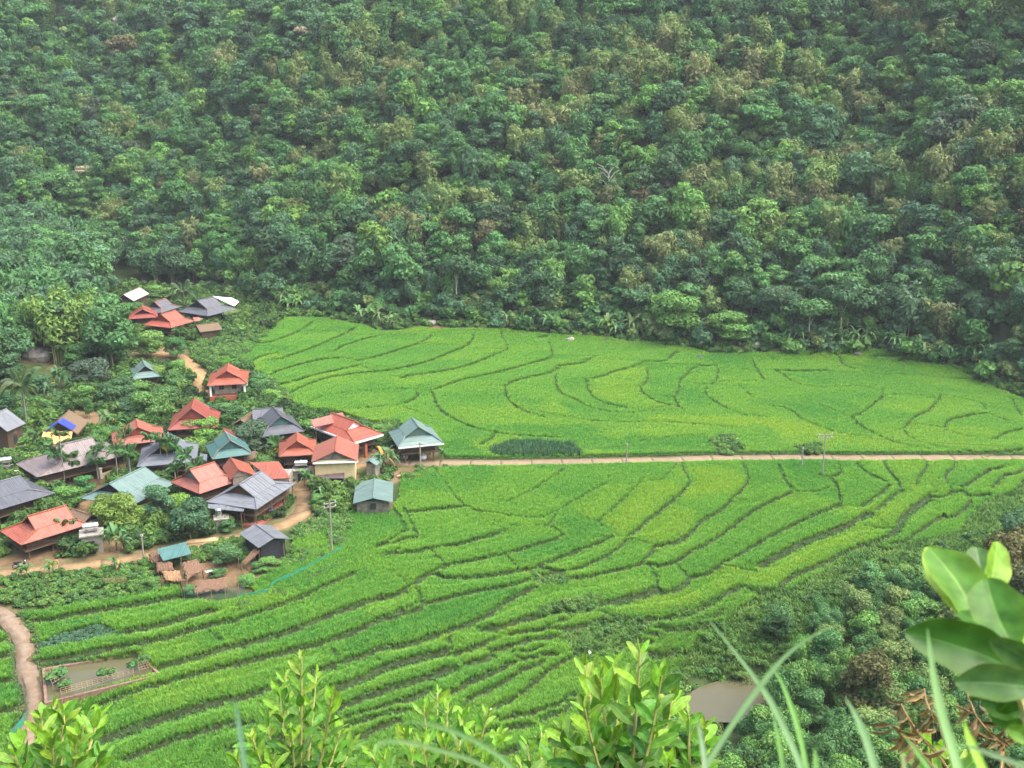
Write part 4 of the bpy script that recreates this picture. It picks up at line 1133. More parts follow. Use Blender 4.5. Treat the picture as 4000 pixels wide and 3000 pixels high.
M_WHITE = mat("white_paint", (0.78, 0.77, 0.74), 0.6, 0.08, 2)
M_CONCG = mat("concrete_grey", (0.34, 0.32, 0.28), 0.9, 0.35, 1.5, 0.4, 10, tone2=(0.16, 0.15, 0.13))
M_DARK = mat("dark_opening", (0.02, 0.02, 0.022), 0.9, 0.2, 3)
M_BRICK = mat("brick_red", (0.36, 0.11, 0.06), 0.9, 0.3, 6, 0.4, 20)
M_THATCH = mat("thatch_brown", (0.155, 0.112, 0.072), 0.98, 0.45, 5, 0.9, 14, stretch=(6, 1.5, 3))
M_THATCHR = mat("thatch_reddish", (0.16, 0.098, 0.062), 0.98, 0.45, 5, 0.9, 14, stretch=(6, 1.5, 3))
M_STONE = mat("rubble_stone", (0.40, 0.34, 0.26), 0.95, 0.45, 3, 0.8, 8, tone2=(0.20, 0.16, 0.12))
M_STEEL = mat("stainless_tank", (0.80, 0.81, 0.83), 0.18, 0.05, 4, metal=0.9, spec=0.6)
M_GLASS = mat("window_dark_glass", (0.03, 0.035, 0.04), 0.15, 0.1, 2, spec=0.6)
M_TARP_B = mat("blue_tarpaulin", (0.035, 0.06, 0.62), 0.45, 0.2, 3, 0.5, 6)
M_TARP_O = mat("orange_tarpaulin", (0.85, 0.42, 0.14), 0.6, 0.2, 3, 0.5, 6)
M_TARP_SHADE = mat("black_sheet", (0.028, 0.03, 0.036), 0.6, 0.3, 2, 0.5, 4)  # real sheet under one eave; elsewhere paints the shade of open fronts
M_DECK = mat("porch_red_tile", (0.33, 0.10, 0.075), 0.6, 0.2, 4)
M_PLATEW = mat("white_plastic", (0.80, 0.80, 0.80), 0.45, 0.05, 3)

def frame_from(near, far, hr, he, zg=None, corners=()):
    """ridge ends and eave corners in the photograph -> local frame (x towards the near gable)"""
    mu, mv = (near[0] + far[0]) / 2, (near[1] + far[1]) / 2
    if zg is None:
        zg = 0.0
        for _ in range(8):
            q = at_z(mu, mv, zg + hr); zg = float(base(q[0], q[1]))
    A = at_z(*near, zg + hr); B = at_z(*far, zg + hr)
    d = (A - B)[:2]; L = np.linalg.norm(d); d = d / L
    mid = (A + B)[:2] / 2; yaw = math.atan2(d[1], d[0])
    loc = []
    for c in corners:
        p = at_z(*c, zg + he)[:2] - mid
        loc.append((p @ d, -p[0] * d[1] + p[1] * d[0]))
    return zg, mid, yaw, L, loc

def add_cap(b, p, q, r=0.09):
    b.tube([p, q], r, 5)

def roof_hipgable(root, g, a1, a0, bb, hr, he, m, mcap, c_ratio=0.58, hm_ratio=0.42, gable_m=None, seams=False):
    """upper gable roof of half length g, skirt roof to x in [-a0, a1], y in [-bb, bb]"""
    c = bb * c_ratio; hm = he + hm_ratio * (hr - he); T = 0.07
    for s in (1, -1):
        pts = [(-g, 0, hr), (g, 0, hr), (g, s * c, hm), (-g, s * c, hm)]
        sl = MB().slab(pts if s < 0 else pts[::-1], T).build("roof_slope", m, root)
        if seams:
            n = int(2 * g / 1.0)
            for i in range(1, n):
                x = -g + 2 * g * i / n
                MB().tube([(x, 0.05 * s, hr + 0.01), (x, s * c, hm + 0.015)], 0.028, 4).build("seam", mcap, sl)
        pts = [(-g + .25, s * (c - .05), hm - .02), (g - .25, s * (c - .05), hm - .02), (a1, s * bb, he), (-a0, s * bb, he)]
        sk = MB().slab(pts if s < 0 else pts[::-1], T).build("skirt_roof", m, root)
        if seams:
            n = int((a1 + a0) / 1.0)
            for i in range(1, n):
                t = i / n; x = -a0 + (a1 + a0) * t; xt = max(-g + .3, min(g - .3, x)); f = 1 - abs(x - xt) / max(1e-3, (a1 - g) if x > 0 else (a0 - g))
                f = max(0.05, min(1, f))
                MB().tube([(x, s * (bb - (bb - c) * f), he + (hm - he) * f + .01), (x, s * bb, he + .015)], 0.022, 4).build("seam", mcap, sk)
    for sx, ax in ((1, a1), (-1, a0)):
        xg = sx * (g - .30)
        MB().poly([(xg, -c * .96, hm - .05), (xg, c * .96, hm - .05), (xg, 0, hr - .12)] if sx > 0 else [(xg, c * .96, hm - .05), (xg, -c * .96, hm - .05), (xg, 0, hr - .12)]).build("gable", gable_m or M_DARK, root)
        pts = [(sx * (g - .55), -c, hm + .02), (sx * ax, -bb, he + .004), (sx * ax, bb, he + .004), (sx * (g - .55), c, hm + .02)]
        MB().slab(pts if sx > 0 else pts[::-1], T).build("skirt_roof", m, root)
        for s in (1, -1):
            b = MB(); add_cap(b, (sx * (g - .1), s * c, hm + .02), (sx * ax, s * bb, he + .03), 0.075); b.build("hip_cap", mcap, root)
            b = MB(); add_cap(b, (sx * g, 0, hr), (sx * g, s * c, hm), 0.07); b.build("verge_cap", mcap, root)
    b = MB(); add_cap(b, (-g - .05, 0, hr + .03), (g + .05, 0, hr + .03), 0.11); b.build("ridge_cap", mcap, root)

def roof_gable(root, x0, x1, b0, b1, hr, he, m, mcap, gable_m=None, wall=True, T=0.07, gz=None):
    for s, bb in ((1, b1), (-1, b0)):
        pts = [(x0, 0, hr), (x1, 0, hr), (x1, s * bb, he), (x0, s * bb, he)]
        MB().slab(pts if s < 0 else pts[::-1], T).build("roof_slope", m, root)
    if wall:
        for xg, sx in ((x1 - .35, 1), (x0 + .35, -1)):
            pts = [(xg, -b0 * .86, he + .05 + (hr - he) * .1), (xg, b1 * .86, he + .05 + (hr - he) * .1), (xg, 0, hr - .1)]
            MB().poly(pts if sx > 0 else pts[::-1]).build("gable", gable_m or M_DARK, root)
    b = MB(); add_cap(b, (x0 - .03, 0, hr + .02), (x1 + .03, 0, hr + .02), 0.1); b.build("ridge_cap", mcap, root)

def body(root, x0, x1, y0, y1, z0, z1, wm, posts=True, floor=True, windows=3, wall_top=None, depth=3.0):
    t = 0.12
    for nm, bx in (("wall", (x0, x1, y0, y0 + t)), ("wall", (x0, x1, y1 - t, y1)), ("wall", (x0, x0 + t, y0 + t, y1 - t)), ("wall", (x1 - t, x1, y0 + t, y1 - t))):
        w = MB().box(bx[0], bx[1], bx[2], bx[3], z0, z1).build(nm, wm, root)
        long_x = (bx[1] - bx[0]) > (bx[3] - bx[2])
        ln = (bx[1] - bx[0]) if long_x else (bx[3] - bx[2])
        n = min(windows, int(ln / 1.8))
        for i in range(n):
            c = (i + .5) / n
            zc0, zc1 = z0 + (z1 - z0) * .35, z0 + (z1 - z0) * .82
            if long_x:
                x = bx[0] + ln * c; y = bx[2] - .02 if bx[2] == y0 else bx[3] + .02
                MB().box(x - .38, x + .38, min(y, y + .015), max(y, y + .015), zc0, zc1).build("window", M_GLASS, w)
            else:
                y = bx[2] + ln * c; x = bx[0] - .02 if bx[0] == x0 else bx[1] + .02
                MB().box(min(x, x + .015), max(x, x + .015), y - .38, y + .38, zc0, zc1).build("window", M_GLASS, w)
    if floor: MB().box(x0 - .4, x1 + .4, y0 - .4, y1 + .4, z0 - .16, z0 - .003).build("floor_deck", M_POST, root)
    if posts:
        nx = max(2, int((x1 - x0) / 2.6) + 1); ny = max(2, int((y1 - y0) / 2.6) + 1)
        pm = MB().box(-.1, .1, -.1, .1, -depth, z0 - .16).mesh("post", M_POST)
        for i in range(nx):
            for j in range(ny):
                if 0 < i < nx - 1 and 0 < j < ny - 1: continue
                p = link_mesh("post", pm, root); p.location = (x0 + .2 + (x1 - x0 - .4) * i / (nx - 1), y0 + .2 + (y1 - y0 - .4) * j / (ny - 1), 0)

# centre x, y, yaw, half ridge, eave ends along the ridge (near, far), half width, ridge and eave height
FIT = {'B1': (-66.05, 186.45, -1.16, 2.21, 3.86, 3.93, 2.29, 4.06, 2.3), 'B3': (-62.03, 143.9, -2.36, 2.75, 6.84, 6.3, 3.6, 5.1, 2.6), 'B4': (-55.77, 152.11, -1.19, 2.07, 3.2, 3.11, 3.7, 5.1, 3.0), 'B5': (-49.18, 145.19, -1.33, 2.37, 3.85, 3.96, 4.0, 5.46, 2.8), 'B6': (-50.91, 133.45, -1.95, 3.39, 4.6, 4.4, 4.0, 4.75, 2.6),
 'B7': (-66.76, 130.18, -2.28, 3.2, 5.5, 5.51, 4.24, 4.8, 2.8), 'B8': (-57.2, 122.88, -2.32, 2.4, 4.76, 3.68, 2.95, 4.55, 2.5), 'B9': (-34.48, 132.83, -1.91, 2.65, 4.72, 4.99, 3.76, 4.7, 2.6), 'B10': (-41.69, 136.11, -2.27, 1.95, 3.0, 4.19, 3.36, 4.94, 2.7), 'B13': (-41.13, 147.43, -1.16, 2.24, 3.25, 3.34, 2.85, 4.9, 2.8),
 'B14': (-49.33, 159.16, -1.38, 2.73, 3.92, 3.7, 3.64, 5.89, 3.0), 'B15': (-36.08, 157.41, -1.14, 2.59, 4.18, 4.26, 3.2, 5.16, 2.8), 'B16': (-25.74, 156.09, -0.78, 2.88, 6.21, 5.2, 2.7, 4.75, 2.8), 'B17': (-30.93, 146.62, -1.38, 1.97, 3.07, 3.3, 2.67, 5.1, 3.3), 'B19': (-14.45, 152.35, -1.27, 2.32, 4.0, 3.63, 3.4, 5.25, 2.9),
 'B23': (-48.78, 178.11, -1.38, 2.43, 4.0, 4.0, 3.3, 6.02, 4.0), 'B25': (-76.43, 229.39, -1.92, 1.97, 3.32, 3.46, 2.6, 4.98, 3.0), 'B26': (-78.31, 223.53, -1.24, 2.2, 3.54, 3.74, 2.9, 4.4, 2.8), 'B27': (-71.7, 219.73, -1.99, 2.22, 3.65, 3.54, 3.62, 5.04, 2.8), 'B28': (-67.28, 231.97, -2.11, 2.37, 4.14, 4.54, 4.64, 5.39, 2.8)}
HE = {k: v[8] for k, v in FIT.items()}
HOUSES = {}
def stilt_house(key, label, roof, cap=None, wall=None, zf=1.7, gable=None, cr=.58, hmr=.42, over=1.1, seams=False, ground_floor=False, group=None, windows=3):
    cx, cy, yaw, g, A1, A0, B, hr, he = FIT[key]
    zg = float(base(cx, cy)); zf = min(zf, he - 1.3)
    root = empty("stilt_house", (cx, cy, zg), yaw)
    m = roof_mat(roof); mc = roof_mat(cap or roof)
    roof_hipgable(root, g, A1, A0, B, hr, he, m, mc, cr, hmr, gable, seams)
    body(root, -A0 + over, A1 - over, -B + over, B - over, zf, he + .25, wall or M_WOOD, windows=windows)
    tag(root, label, "house", group)
    HOUSES[key] = (root, zg, A1, A0, B)
    return root

stilt_house('B1', "small pavilion house with faded teal hip roof half hidden by trees", 'sage')
stilt_house('B3', "long house with wide mauve grey roof behind areca palms", 'mauve')
stilt_house('B4', "red roofed stilt house with gable, behind the blue grey roof", 'redpink', cap='red', gable=roof_mat('brick'))
stilt_house('B5', "house with blue grey roof and pale front eave behind tall areca palms", 'blue')
stilt_house('B6', "long pale teal roofed house among garden trees", 'mint')
stilt_house('B7', "dark grey roofed house cut by the left edge, black sheet under eave", 'lead', cap='grey')
stilt_house('B8', "red roofed house beside the lane, foremost on the left", 'red')
stilt_house('B9', "large blue grey house with open porch inside the lane's bend", 'grey', seams=True, gable=M_WOOD, hmr=.34)
stilt_house('B10', "pink red roofed house behind the large blue grey porch house", 'redpink', cap='red', gable=roof_mat('teal'))
stilt_house('B13', "dark teal roofed house with yellowish ridge caps and red gable trim", 'teal', cap='mauve', gable=roof_mat('teal'))
stilt_house('B14', "tall brick red roofed house behind a yellow green tree", 'brick', cap='red', gable=roof_mat('brick'))
stilt_house('B15', "dark grey roofed house with small teal gable at the paddy edge", 'lead', cap='slate', gable=roof_mat('teal'))
stilt_house('B16', "wide orange red tiled roof house with white gable beside the paddies", 'orange', cap='red', gable=M_WHITE)
stilt_house('B17', "compact red roofed house left of the cream walled house", 'red', gable=roof_mat('brick'), zf=1.9)
stilt_house('B19', "sage green roofed house standing alone by the main road", 'sage', cap='mint', gable=roof_mat('sage'))
stilt_house('B23', "small red roofed house with white posts near the upper track", 'red', cap='orange', gable=roof_mat('brick'), zf=2.2, wall=M_STONE)
stilt_house('B25', "grey roofed house behind the red roofs of the far hamlet", 'slate', cap='red')
stilt_house('B26', "brick red roofed house left in the far hamlet", 'brick', cap='red')
stilt_house('B27', "orange red roofed house foremost in the far hamlet", 'orange', cap='red', gable=roof_mat('brick'))
stilt_house('B28', "large grey roofed house at the right of the far hamlet", 'slate', cap='slate', gable=M_DARK)

def gable_house(key, name, label, near, far, cor, roof, cap=None, hr=4.6, he=2.8, wall=None, gable=None, b=None, ext=(0.0, 0.0), windows=2, posts=False, over=.45, cat="house", open_=False):
    zg, mid, yaw, L, loc = frame_from(near, far, hr, he, corners=cor)
    yp = [p[1] for p in loc if p[1] > 0]; yn = [-p[1] for p in loc if p[1] < 0]
    B1 = b or (np.mean(yp) if yp else np.mean(yn)); B0 = b or (np.mean(yn) if yn else np.mean(yp))
    x1, x0 = L / 2 + ext[0], -L / 2 - ext[1]
    print("gable", key, "L %.1f b %.1f/%.1f zg %.1f yaw %.0f" % (L, B0, B1, zg, math.degrees(yaw)))
    root = empty(name, (mid[0], mid[1], zg), yaw)
    roof_gable(root, x0, x1, B0, B1, hr, he, roof_mat(roof) if isinstance(roof, str) else roof, roof_mat(cap or roof) if isinstance(cap or roof, str) else (cap or roof), gable, wall=not open_)
    if not open_:
        body(root, x0 + over, x1 - over, -B0 + over, B1 - over, 0.05, he + .1, wall or M_WOOD, posts=False, floor=True, windows=windows)
    else:
        for x in (x0 + .3, x1 - .3):
            for y in (-B0 + .3, B1 - .3):
                MB().tube([(x, y, -2.0), (x, y, he + .05)], .07, 6).build("post", M_POST, root)
    tag(root, label, cat)
    HOUSES[key] = (root, zg, x1, x0, max(B0, B1))
    return root
r18 = gable_house('B18', "plaster_house", "cream plaster house with pink red gable roof and stained gable", (1308,1763), (1317,1701), [(1240,1723),(1212,1782),(1402,1723),(1400,1787)], 'redpink', cap='red', hr=5.2, he=3.7, wall=M_CREAM, gable=M_STAIN, windows=0)
gable_house('B11', "storehouse", "red gable roofed storehouse with rubble stone gable between red roofs", (931,1835), (899,1786), [(852,1817),(897,1853),(971,1810),(1000,1851)], 'red', cap='red', hr=4.6, he=3.3, wall=M_STONE, gable=M_STONE, windows=0)
r20 = gable_house('B20', "shed", "mint green gable roofed shed at the paddy edge below the road", (1457,1945), (1463,1868), [(1380,1960),(1389,1880),(1535,1955),(1536,1882)], 'mint', cap='sage', hr=2.5, he=1.8, wall=M_STAIN, gable=M_TARP_SHADE, windows=1, cat="shed")  # black gable paints the shade of the open upper front
r21 = gable_house('B21', "hut", "small grey gable roofed hut below the lane with washing line", (1071,2101), (995,2047), [(947,2078),(1010,2143),(1114,2114)], 'grey', cap='grey', hr=3.1, he=2.4, b=2.1, wall=M_TARP_SHADE, gable=M_DARK, windows=0, cat="hut", over=.5)  # black walls paint the shade under the open hut
gable_house('B24', "hut", "wooden hut with shiny zinc roof at the forest edge", (486,1148), (540,1124), [(520,1166),(468,1135)], 'zinc', cap='rust', hr=4.4, he=3.0, b=2.2, wall=M_WOOD, windows=1, cat="hut", ext=(.6,.6))
gable_house('B32', "shed", "tiny sage green roofed shed behind the banana clump", (1442,1800), (1470,1776), [(1438,1806),(1482,1800)], 'sage', hr=2.6, he=2.0, b=1.1, wall=M_CONCG, windows=0, cat="shed")
gable_house('B33', "barn", "grey roofed barn wing behind the dark grey paddy edge house", (985,1600), (1105,1592), [], 'slate', hr=4.2, he=3.2, b=2.2, windows=0, cat="barn")
gable_house('B35', "hut", "brown thatched hut with a ragged roof by the dark grey house", (945,1636), (975,1614), [], M_THATCH, hr=3.0, he=2.0, b=1.7, windows=0, cat="hut", ext=(.6,.6))
gable_house('B36', "hut", "thatched hut with orange tarpaulin patch below the far hamlet", (785,1268), (835,1262), [], M_THATCH, hr=3.2, he=2.2, b=2.4, windows=0, cat="hut", ext=(1.0,1.0))
gable_house('B37', "hut", "brown thatched outhouse behind the foremost red roof", (345,2010), (290,1990), [], M_THATCH, hr=3.0, he=2.0, b=1.8, windows=0, wall=M_CONCG, cat="hut", ext=(.5,.5))
gable_house('B39', "house", "grey roof corner at the left edge above the palm", (-30,1620), (8,1604), [], 'grey', hr=6.0, he=4.0, b=3.0, windows=1, ext=(1,1))
gable_house('B40', "house", "red roof glimpsed through trees at the left edge", (-20,1270), (30,1262), [], 'red', hr=5.0, he=3.4, b=3.0, windows=1, ext=(1,1))

def lean_roof(name, label, quad, h, m, cat="shed", t=0.07, posts=True, zg=None, parts="roof_sheet", wall=None):
    """sloping sheet: four photo corners with their heights above ground"""
    cu = sum(q[0] for q in quad) / 4; cv = sum(q[1] for q in quad) / 4; hm = sum(h) / 4
    if zg is None:
        zg = 0.0
        for _ in range(8):
            q = at_z(cu, cv, zg + hm); zg = float(base(q[0], q[1]))
    P = [at_z(q[0], q[1], zg + hh) for q, hh in zip(quad, h)]
    c = np.mean(P, axis=0)
    root = empty(name, (c[0], c[1], zg), 0)
    L = [(p[0] - c[0], p[1] - c[1], hh) for p, hh in zip(P, h)]
    area = sum(L[i][0] * L[(i + 1) % 4][1] - L[(i + 1) % 4][0] * L[i][1] for i in range(4))
    Q = L if area > 0 else L[::-1]
    if t >= .15:
        rr = random.Random(int(cu)); nu, nv = 12, 8; b = MB(); A = [np.array(p) for p in Q]
        for lay in (0, 1):
            for i in range(nu + 1):
                for j in range(nv + 1):
                    a, c_ = i / nu, j / nv; e = (i in (0, nu)) or (j in (0, nv))
                    a2 = a + (rr.uniform(-.05, .06) * (1 if i == nu else -1) if i in (0, nu) else 0); c2 = c_ + (rr.uniform(-.06, .09) * (1 if j == nv else -1) if j in (0, nv) else 0)
                    p = (A[0] * (1 - a2) + A[1] * a2) * (1 - c2) + (A[3] * (1 - a2) + A[2] * a2) * c2
                    b.v.append((p[0], p[1], p[2] + rr.uniform(-.05, .05) - (.10 if e else 0) - lay * t))
        W_ = (nu + 1) * (nv + 1); ix = lambda i, j, l: l * W_ + i * (nv + 1) + j
        for i in range(nu):
            for j in range(nv):
                b.f.append((ix(i, j, 0), ix(i + 1, j, 0), ix(i + 1, j + 1, 0), ix(i, j + 1, 0))); b.f.append((ix(i, j + 1, 1), ix(i + 1, j + 1, 1), ix(i + 1, j, 1), ix(i, j, 1)))
        for i in range(nu): b.f += [(ix(i, 0, 1), ix(i + 1, 0, 1), ix(i + 1, 0, 0), ix(i, 0, 0)), (ix(i, nv, 0), ix(i + 1, nv, 0), ix(i + 1, nv, 1), ix(i, nv, 1))]
        for j in range(nv): b.f += [(ix(0, j, 0), ix(0, j + 1, 0), ix(0, j + 1, 1), ix(0, j, 1)), (ix(nu, j, 1), ix(nu, j + 1, 1), ix(nu, j + 1, 0), ix(nu, j, 0))]
        o = b.build("thatch", m, root)
    else:
        o = MB().slab(Q, t).build(parts, m, root)
    if posts:
        for p in L:
            x, y = p[0] * .88, p[1] * .88
            MB().tube([(x, y, -1.2), (x, y, p[2] * .88 + hm * .12 - t)], .06, 5).build("post", M_POST, root)
    if wall is not None:
        xs = [p[0] * .84 for p in L]; ys = [p[1] * .84 for p in L]; z1 = min(h) - .1
        MB().box(min(xs), max(xs), min(ys), max(ys), -0.5, z1).build("wall", wall, root)
    tag(root, label, cat)
    return root, L
lean_roof("lean_to", "flat red sheet roof beside the lane, right of the stone gable", [(975,1806),(1089,1802),(1134,1867),(1062,1871)], [3.6,3.6,2.7,2.7], roof_mat('red'), cat="shed", wall=M_CONCG)
lean_roof("lean_to", "dark tile lean-to with red end in front of the cream house", [(1250,1822),(1343,1824),(1347,1868),(1245,1868)], [2.5,2.5,1.5,1.5], mat("old_fibre_tile", (0.115, 0.09, 0.085), 0.9, 0.4, 2.5, 0.5, 8), wall=M_DARK)
lean_roof("lean_to", "pink red sheet over the left end of the dark tile lean-to", [(1212,1820),(1249,1821),(1244,1867),(1222,1862)], [2.55,2.55,1.55,1.55], roof_mat('redpink'))
lean_roof("lean_to", "pink red sheet roof behind the orange tiled house", [(1213,1640),(1338,1610),(1352,1642),(1226,1668)], [4.6,4.6,3.9,3.9], roof_mat('redpink'))
lean_roof("lean_to", "small red sheet roof behind the dark teal house", [(870,1668),(905,1682),(930,1706),(880,1712)], [4.0,4.0,3.0,3.0], roof_mat('red'))
lean_roof("thatch_shelter", "long brown thatched shelter in front of the dark teal house", [(880,1772),(998,1760),(1000,1790),(868,1800)], [2.6,2.6,1.7,1.7], M_THATCH, cat="shelter", t=.2)
lean_roof("awning", "white tarpaulin awning behind the far hamlet", [(830,1157),(905,1163),(934,1178),(915,1196)], [4.2,4.2,3.4,3.2], M_PLATEW, cat="awning", t=.03)
lean_roof("awning", "red sheet awning joined to the foremost house of the far hamlet", [(752,1240),(775,1238),(796,1248),(762,1256)], [3.2,3.2,2.6,2.6], roof_mat('redpink'), cat="awning")
lean_roof("pen_roof", "teal sheet roof over the animal pens beside the lane", [(613,2145),(725,2116),(748,2163),(637,2190)], [2.5,2.5,1.9,1.9], roof_mat('teal'), cat="shelter")
lean_roof("thatch_shelter", "ragged brown thatch left below the teal pen roof", [(580,2160),(612,2150),(640,2185),(600,2190)], [1.7,1.8,1.4,1.3], M_THATCHR, cat="shelter", t=.16)
lean_roof("thatch_shelter", "brown thatch shelter in the middle of the animal pens", [(610,2195),(670,2192),(678,2222),(614,2226)], [1.8,1.8,1.3,1.3], M_THATCHR, cat="shelter", t=.16)
lean_roof("thatch_shelter", "pale orange brown thatch, lowest roof of the animal pens", [(632,2228),(700,2226),(710,2262),(650,2262)], [1.8,1.8,1.3,1.3], mat("thatch_pale", (0.30, 0.175, 0.095), .98, .3, 5, .9, 14), cat="shelter", t=.16)
lean_roof("thatch_shelter", "brown thatch shelter right of the animal pens", [(712,2196),(768,2180),(796,2220),(730,2252)], [2.0,2.0,1.3,1.3], M_THATCHR, cat="shelter", t=.18)
lean_roof("thatch_shelter", "low thatched fowl house inside the net pen", [(770,2266),(880,2252),(890,2292),(762,2312)], [1.3,1.3,.8,.8], M_THATCHR, cat="shelter", t=.2)
lean_roof("thatch_shelter", "ragged thatch leaning on the small grey hut", [(995,2136),(1015,2148),(960,2200),(945,2192)], [2.0,2.0,1.0,1.0], M_THATCHR, cat="shelter", t=.18)
lean_roof("awning", "grey sheet awning over the left front of the large porch house", [(812,1968),(960,1976),(949,1998),(812,1985)], [2.75,2.75,2.5,2.5], roof_mat('grey'), cat="awning")
lean_roof("awning", "pale blue grey fringe awning below the palms", [(549,1806),(700,1806),(700,1822),(547,1824)], [2.6,2.6,2.35,2.35], mat("roof_sheet_palegrey", (0.36, 0.38, 0.43), .5, .1, 1), cat="awning")
lean_roof("awning", "small dark grey lean-to between the blue grey and teal roofs", [(782,1770),(810,1775),(808,1800),(776,1792)], [2.6,2.6,2.2,2.2], roof_mat('blue'), cat="awning")
# hut with blue and orange tarpaulins
zg, mid, yaw, L, loc = frame_from((236, 1640), (262, 1612), 4.2, 2.4, corners=[])
hut = empty("tarpaulin_hut", (mid[0], mid[1], zg), yaw)
roof_gable(hut, -3.2, 3.0, 2.6, 2.6, 4.2, 2.3, M_THATCH, M_THATCH, M_DARK, T=.2)
body(hut, -3.0, 2.4, -2.0, 2.0, .05, 2.4, M_WOOD, posts=False, windows=0)
for s in (1, -1):
    pts = [(.9, 0, 4.27), (3.15, 0, 4.27), (3.15, s * 1.9, 2.95), (.9, s * 1.9, 2.95)]
    MB().slab(pts if s < 0 else pts[::-1], .04).build("blue_tarpaulin", M_TARP_B, hut)
MB().slab([(2.9, -2.3, 2.75), (5.0, -2.5, 1.5), (5.0, 2.0, 1.5), (2.9, 1.9, 2.75)], .05).build("orange_tarpaulin", M_TARP_O, hut)
MB().box(4.9, 4.95, -2.4, 1.9, -.2, 1.45).build("orange_skirt", M_TARP_O, hut)
tag(hut, "thatched hut with blue ridge tarpaulin and orange front tarpaulin", "hut")

# extras that belong to single houses
root, zg, A1, A0, B = HOUSES['B9']
MB().box(-A0 + .2, A1 - .2, -B + .2, B - .2, -.9, .12).build("porch_floor", M_DECK, root)
for x in np.linspace(-A0 + .35, A1 - .35, 6):
    for y in (-B + .35, B - .35): MB().tube([(x, y, -.5), (x, y, 2.62)], .06, 6).build("porch_post", M_POST, root)
for y in np.linspace(-B + .35, B - .35, 4)[1:-1]: MB().tube([(A1 - .35, y, -.5), (A1 - .35, y, 2.62)], .06, 6).build("porch_post", M_POST, root)
root, zg, A1, A0, B = HOUSES['B16']
MB().slab([(A1 + .01, -B, 2.82), (A1 + .12, -B, 2.82), (A1 + .12, B, 2.82), (A1 + .01, B, 2.82)], .28).build("fascia", M_WHITE, root)
MB().slab([(-A0, -B - .12, 2.82), (A1, -B - .12, 2.82), (A1, -B - .01, 2.82), (-A0, -B - .01, 2.82)], .28).build("fascia", M_WHITE, root)
for y in (-B + .5, -B + 2.3): MB().box(A1 - .55, A1 - .2, y - .2, y + .2, -.6, 1.9).build("brick_pillar", M_BRICK, root)
root, zg, A1, A0, B = HOUSES['B19']
MB().slab([(A1 + .01, -B, 2.93), (A1 + .1, -B, 2.93), (A1 + .1, B, 2.93), (A1 + .01, B, 2.93)], .2).build("fascia", M_WHITE, root)
root, zg, A1, A0, B = HOUSES['B7']
MB().box(-A0, A1 - .4, -B + .25, -B + .3, 1.2, 2.85).build("black_sheet", M_TARP_SHADE, root)
root, zg, A1, A0, B = HOUSES['B23']
for x in (A1 - .5, -A0 + .5):
    for y in (-B + .5, B - .5): MB().box(x - .16, x + .16, y - .16, y + .16, -1.5, 3.97).build("pillar", M_WHITE, root)
MB().box(A1 - 1.2, A1 - .2, -B + .3, B - .3, 1.2, 2.0).build("balcony_wall", M_BRICK, root)
root, zg, x1, x0, B = HOUSES['B18']
MB().box(x1 - .40, x1 + .05, -B + .2, B - .2, 3.42, 3.62).build("cornice", M_WHITE, root)
# ------------------------------------------------------------------ banana, palms, single trees
ML_BAN = leaf_mat("banana_leaf", None, src='OBJECT', transl=0.35, rough=0.45, spec=0.35)
M_BSTEM = mat("banana_stem", (0.16, 0.17, 0.07), 0.7, 0.35, 4)
M_PALMT = mat("palm_trunk", (0.38, 0.37, 0.31), 0.85, 0.3, 6, wave=('Z', 2.2, 0.4))
M_SHAFT = mat("palm_crownshaft", (0.13, 0.24, 0.05), 0.5, 0.15, 3)

def banana_leaf(L, W, up, drop, seed):
    r = random.Random(seed); V, Fc, C = [], [], []
    n = 7
    for i in range(n + 1):
        t = i / n
        x = L * (t * 0.55 + 0.45 * t * t * .6 + .1 * t); z = up * L * math.sin(t * PI * 0.62) - drop * L * t ** 2.6
        w = W * math.sin(min(1, t * 1.15 + 0.06) * PI * 0.96) ** .7 * .5
        V += [(x, -w, z + w * .28 + r.uniform(-.03, .03)), (x, 0, z), (x, w, z + w * .28 + r.uniform(-.03, .03))]
        c = 1 + .15 * r.uniform(-1, 1); C += [(c, c, c), (1.25, 1.2, 1.1), (c, c, c)]
    for i in range(n):
        k = 3 * i; Fc += [(k, k + 1, k + 4, k + 3), (k + 1, k + 2, k + 5, k + 4)]
    return np_mesh("leaf", V, Fc, [ML_BAN], smooth=True, cols=np.array(C))
BLEAF = [banana_leaf(1.9, .55, .75, .25, 1), banana_leaf(2.1, .6, .55, .55, 2), banana_leaf(1.8, .5, .35, .75, 3), banana_leaf(1.5, .5, 1.0, .1, 4)]
BSTEM = MB().tube([(0, 0, -.5), (0, 0, .8), (.03, 0, 1.7)], .15, 7, .08).mesh("pseudostem", M_BSTEM, smooth=True)
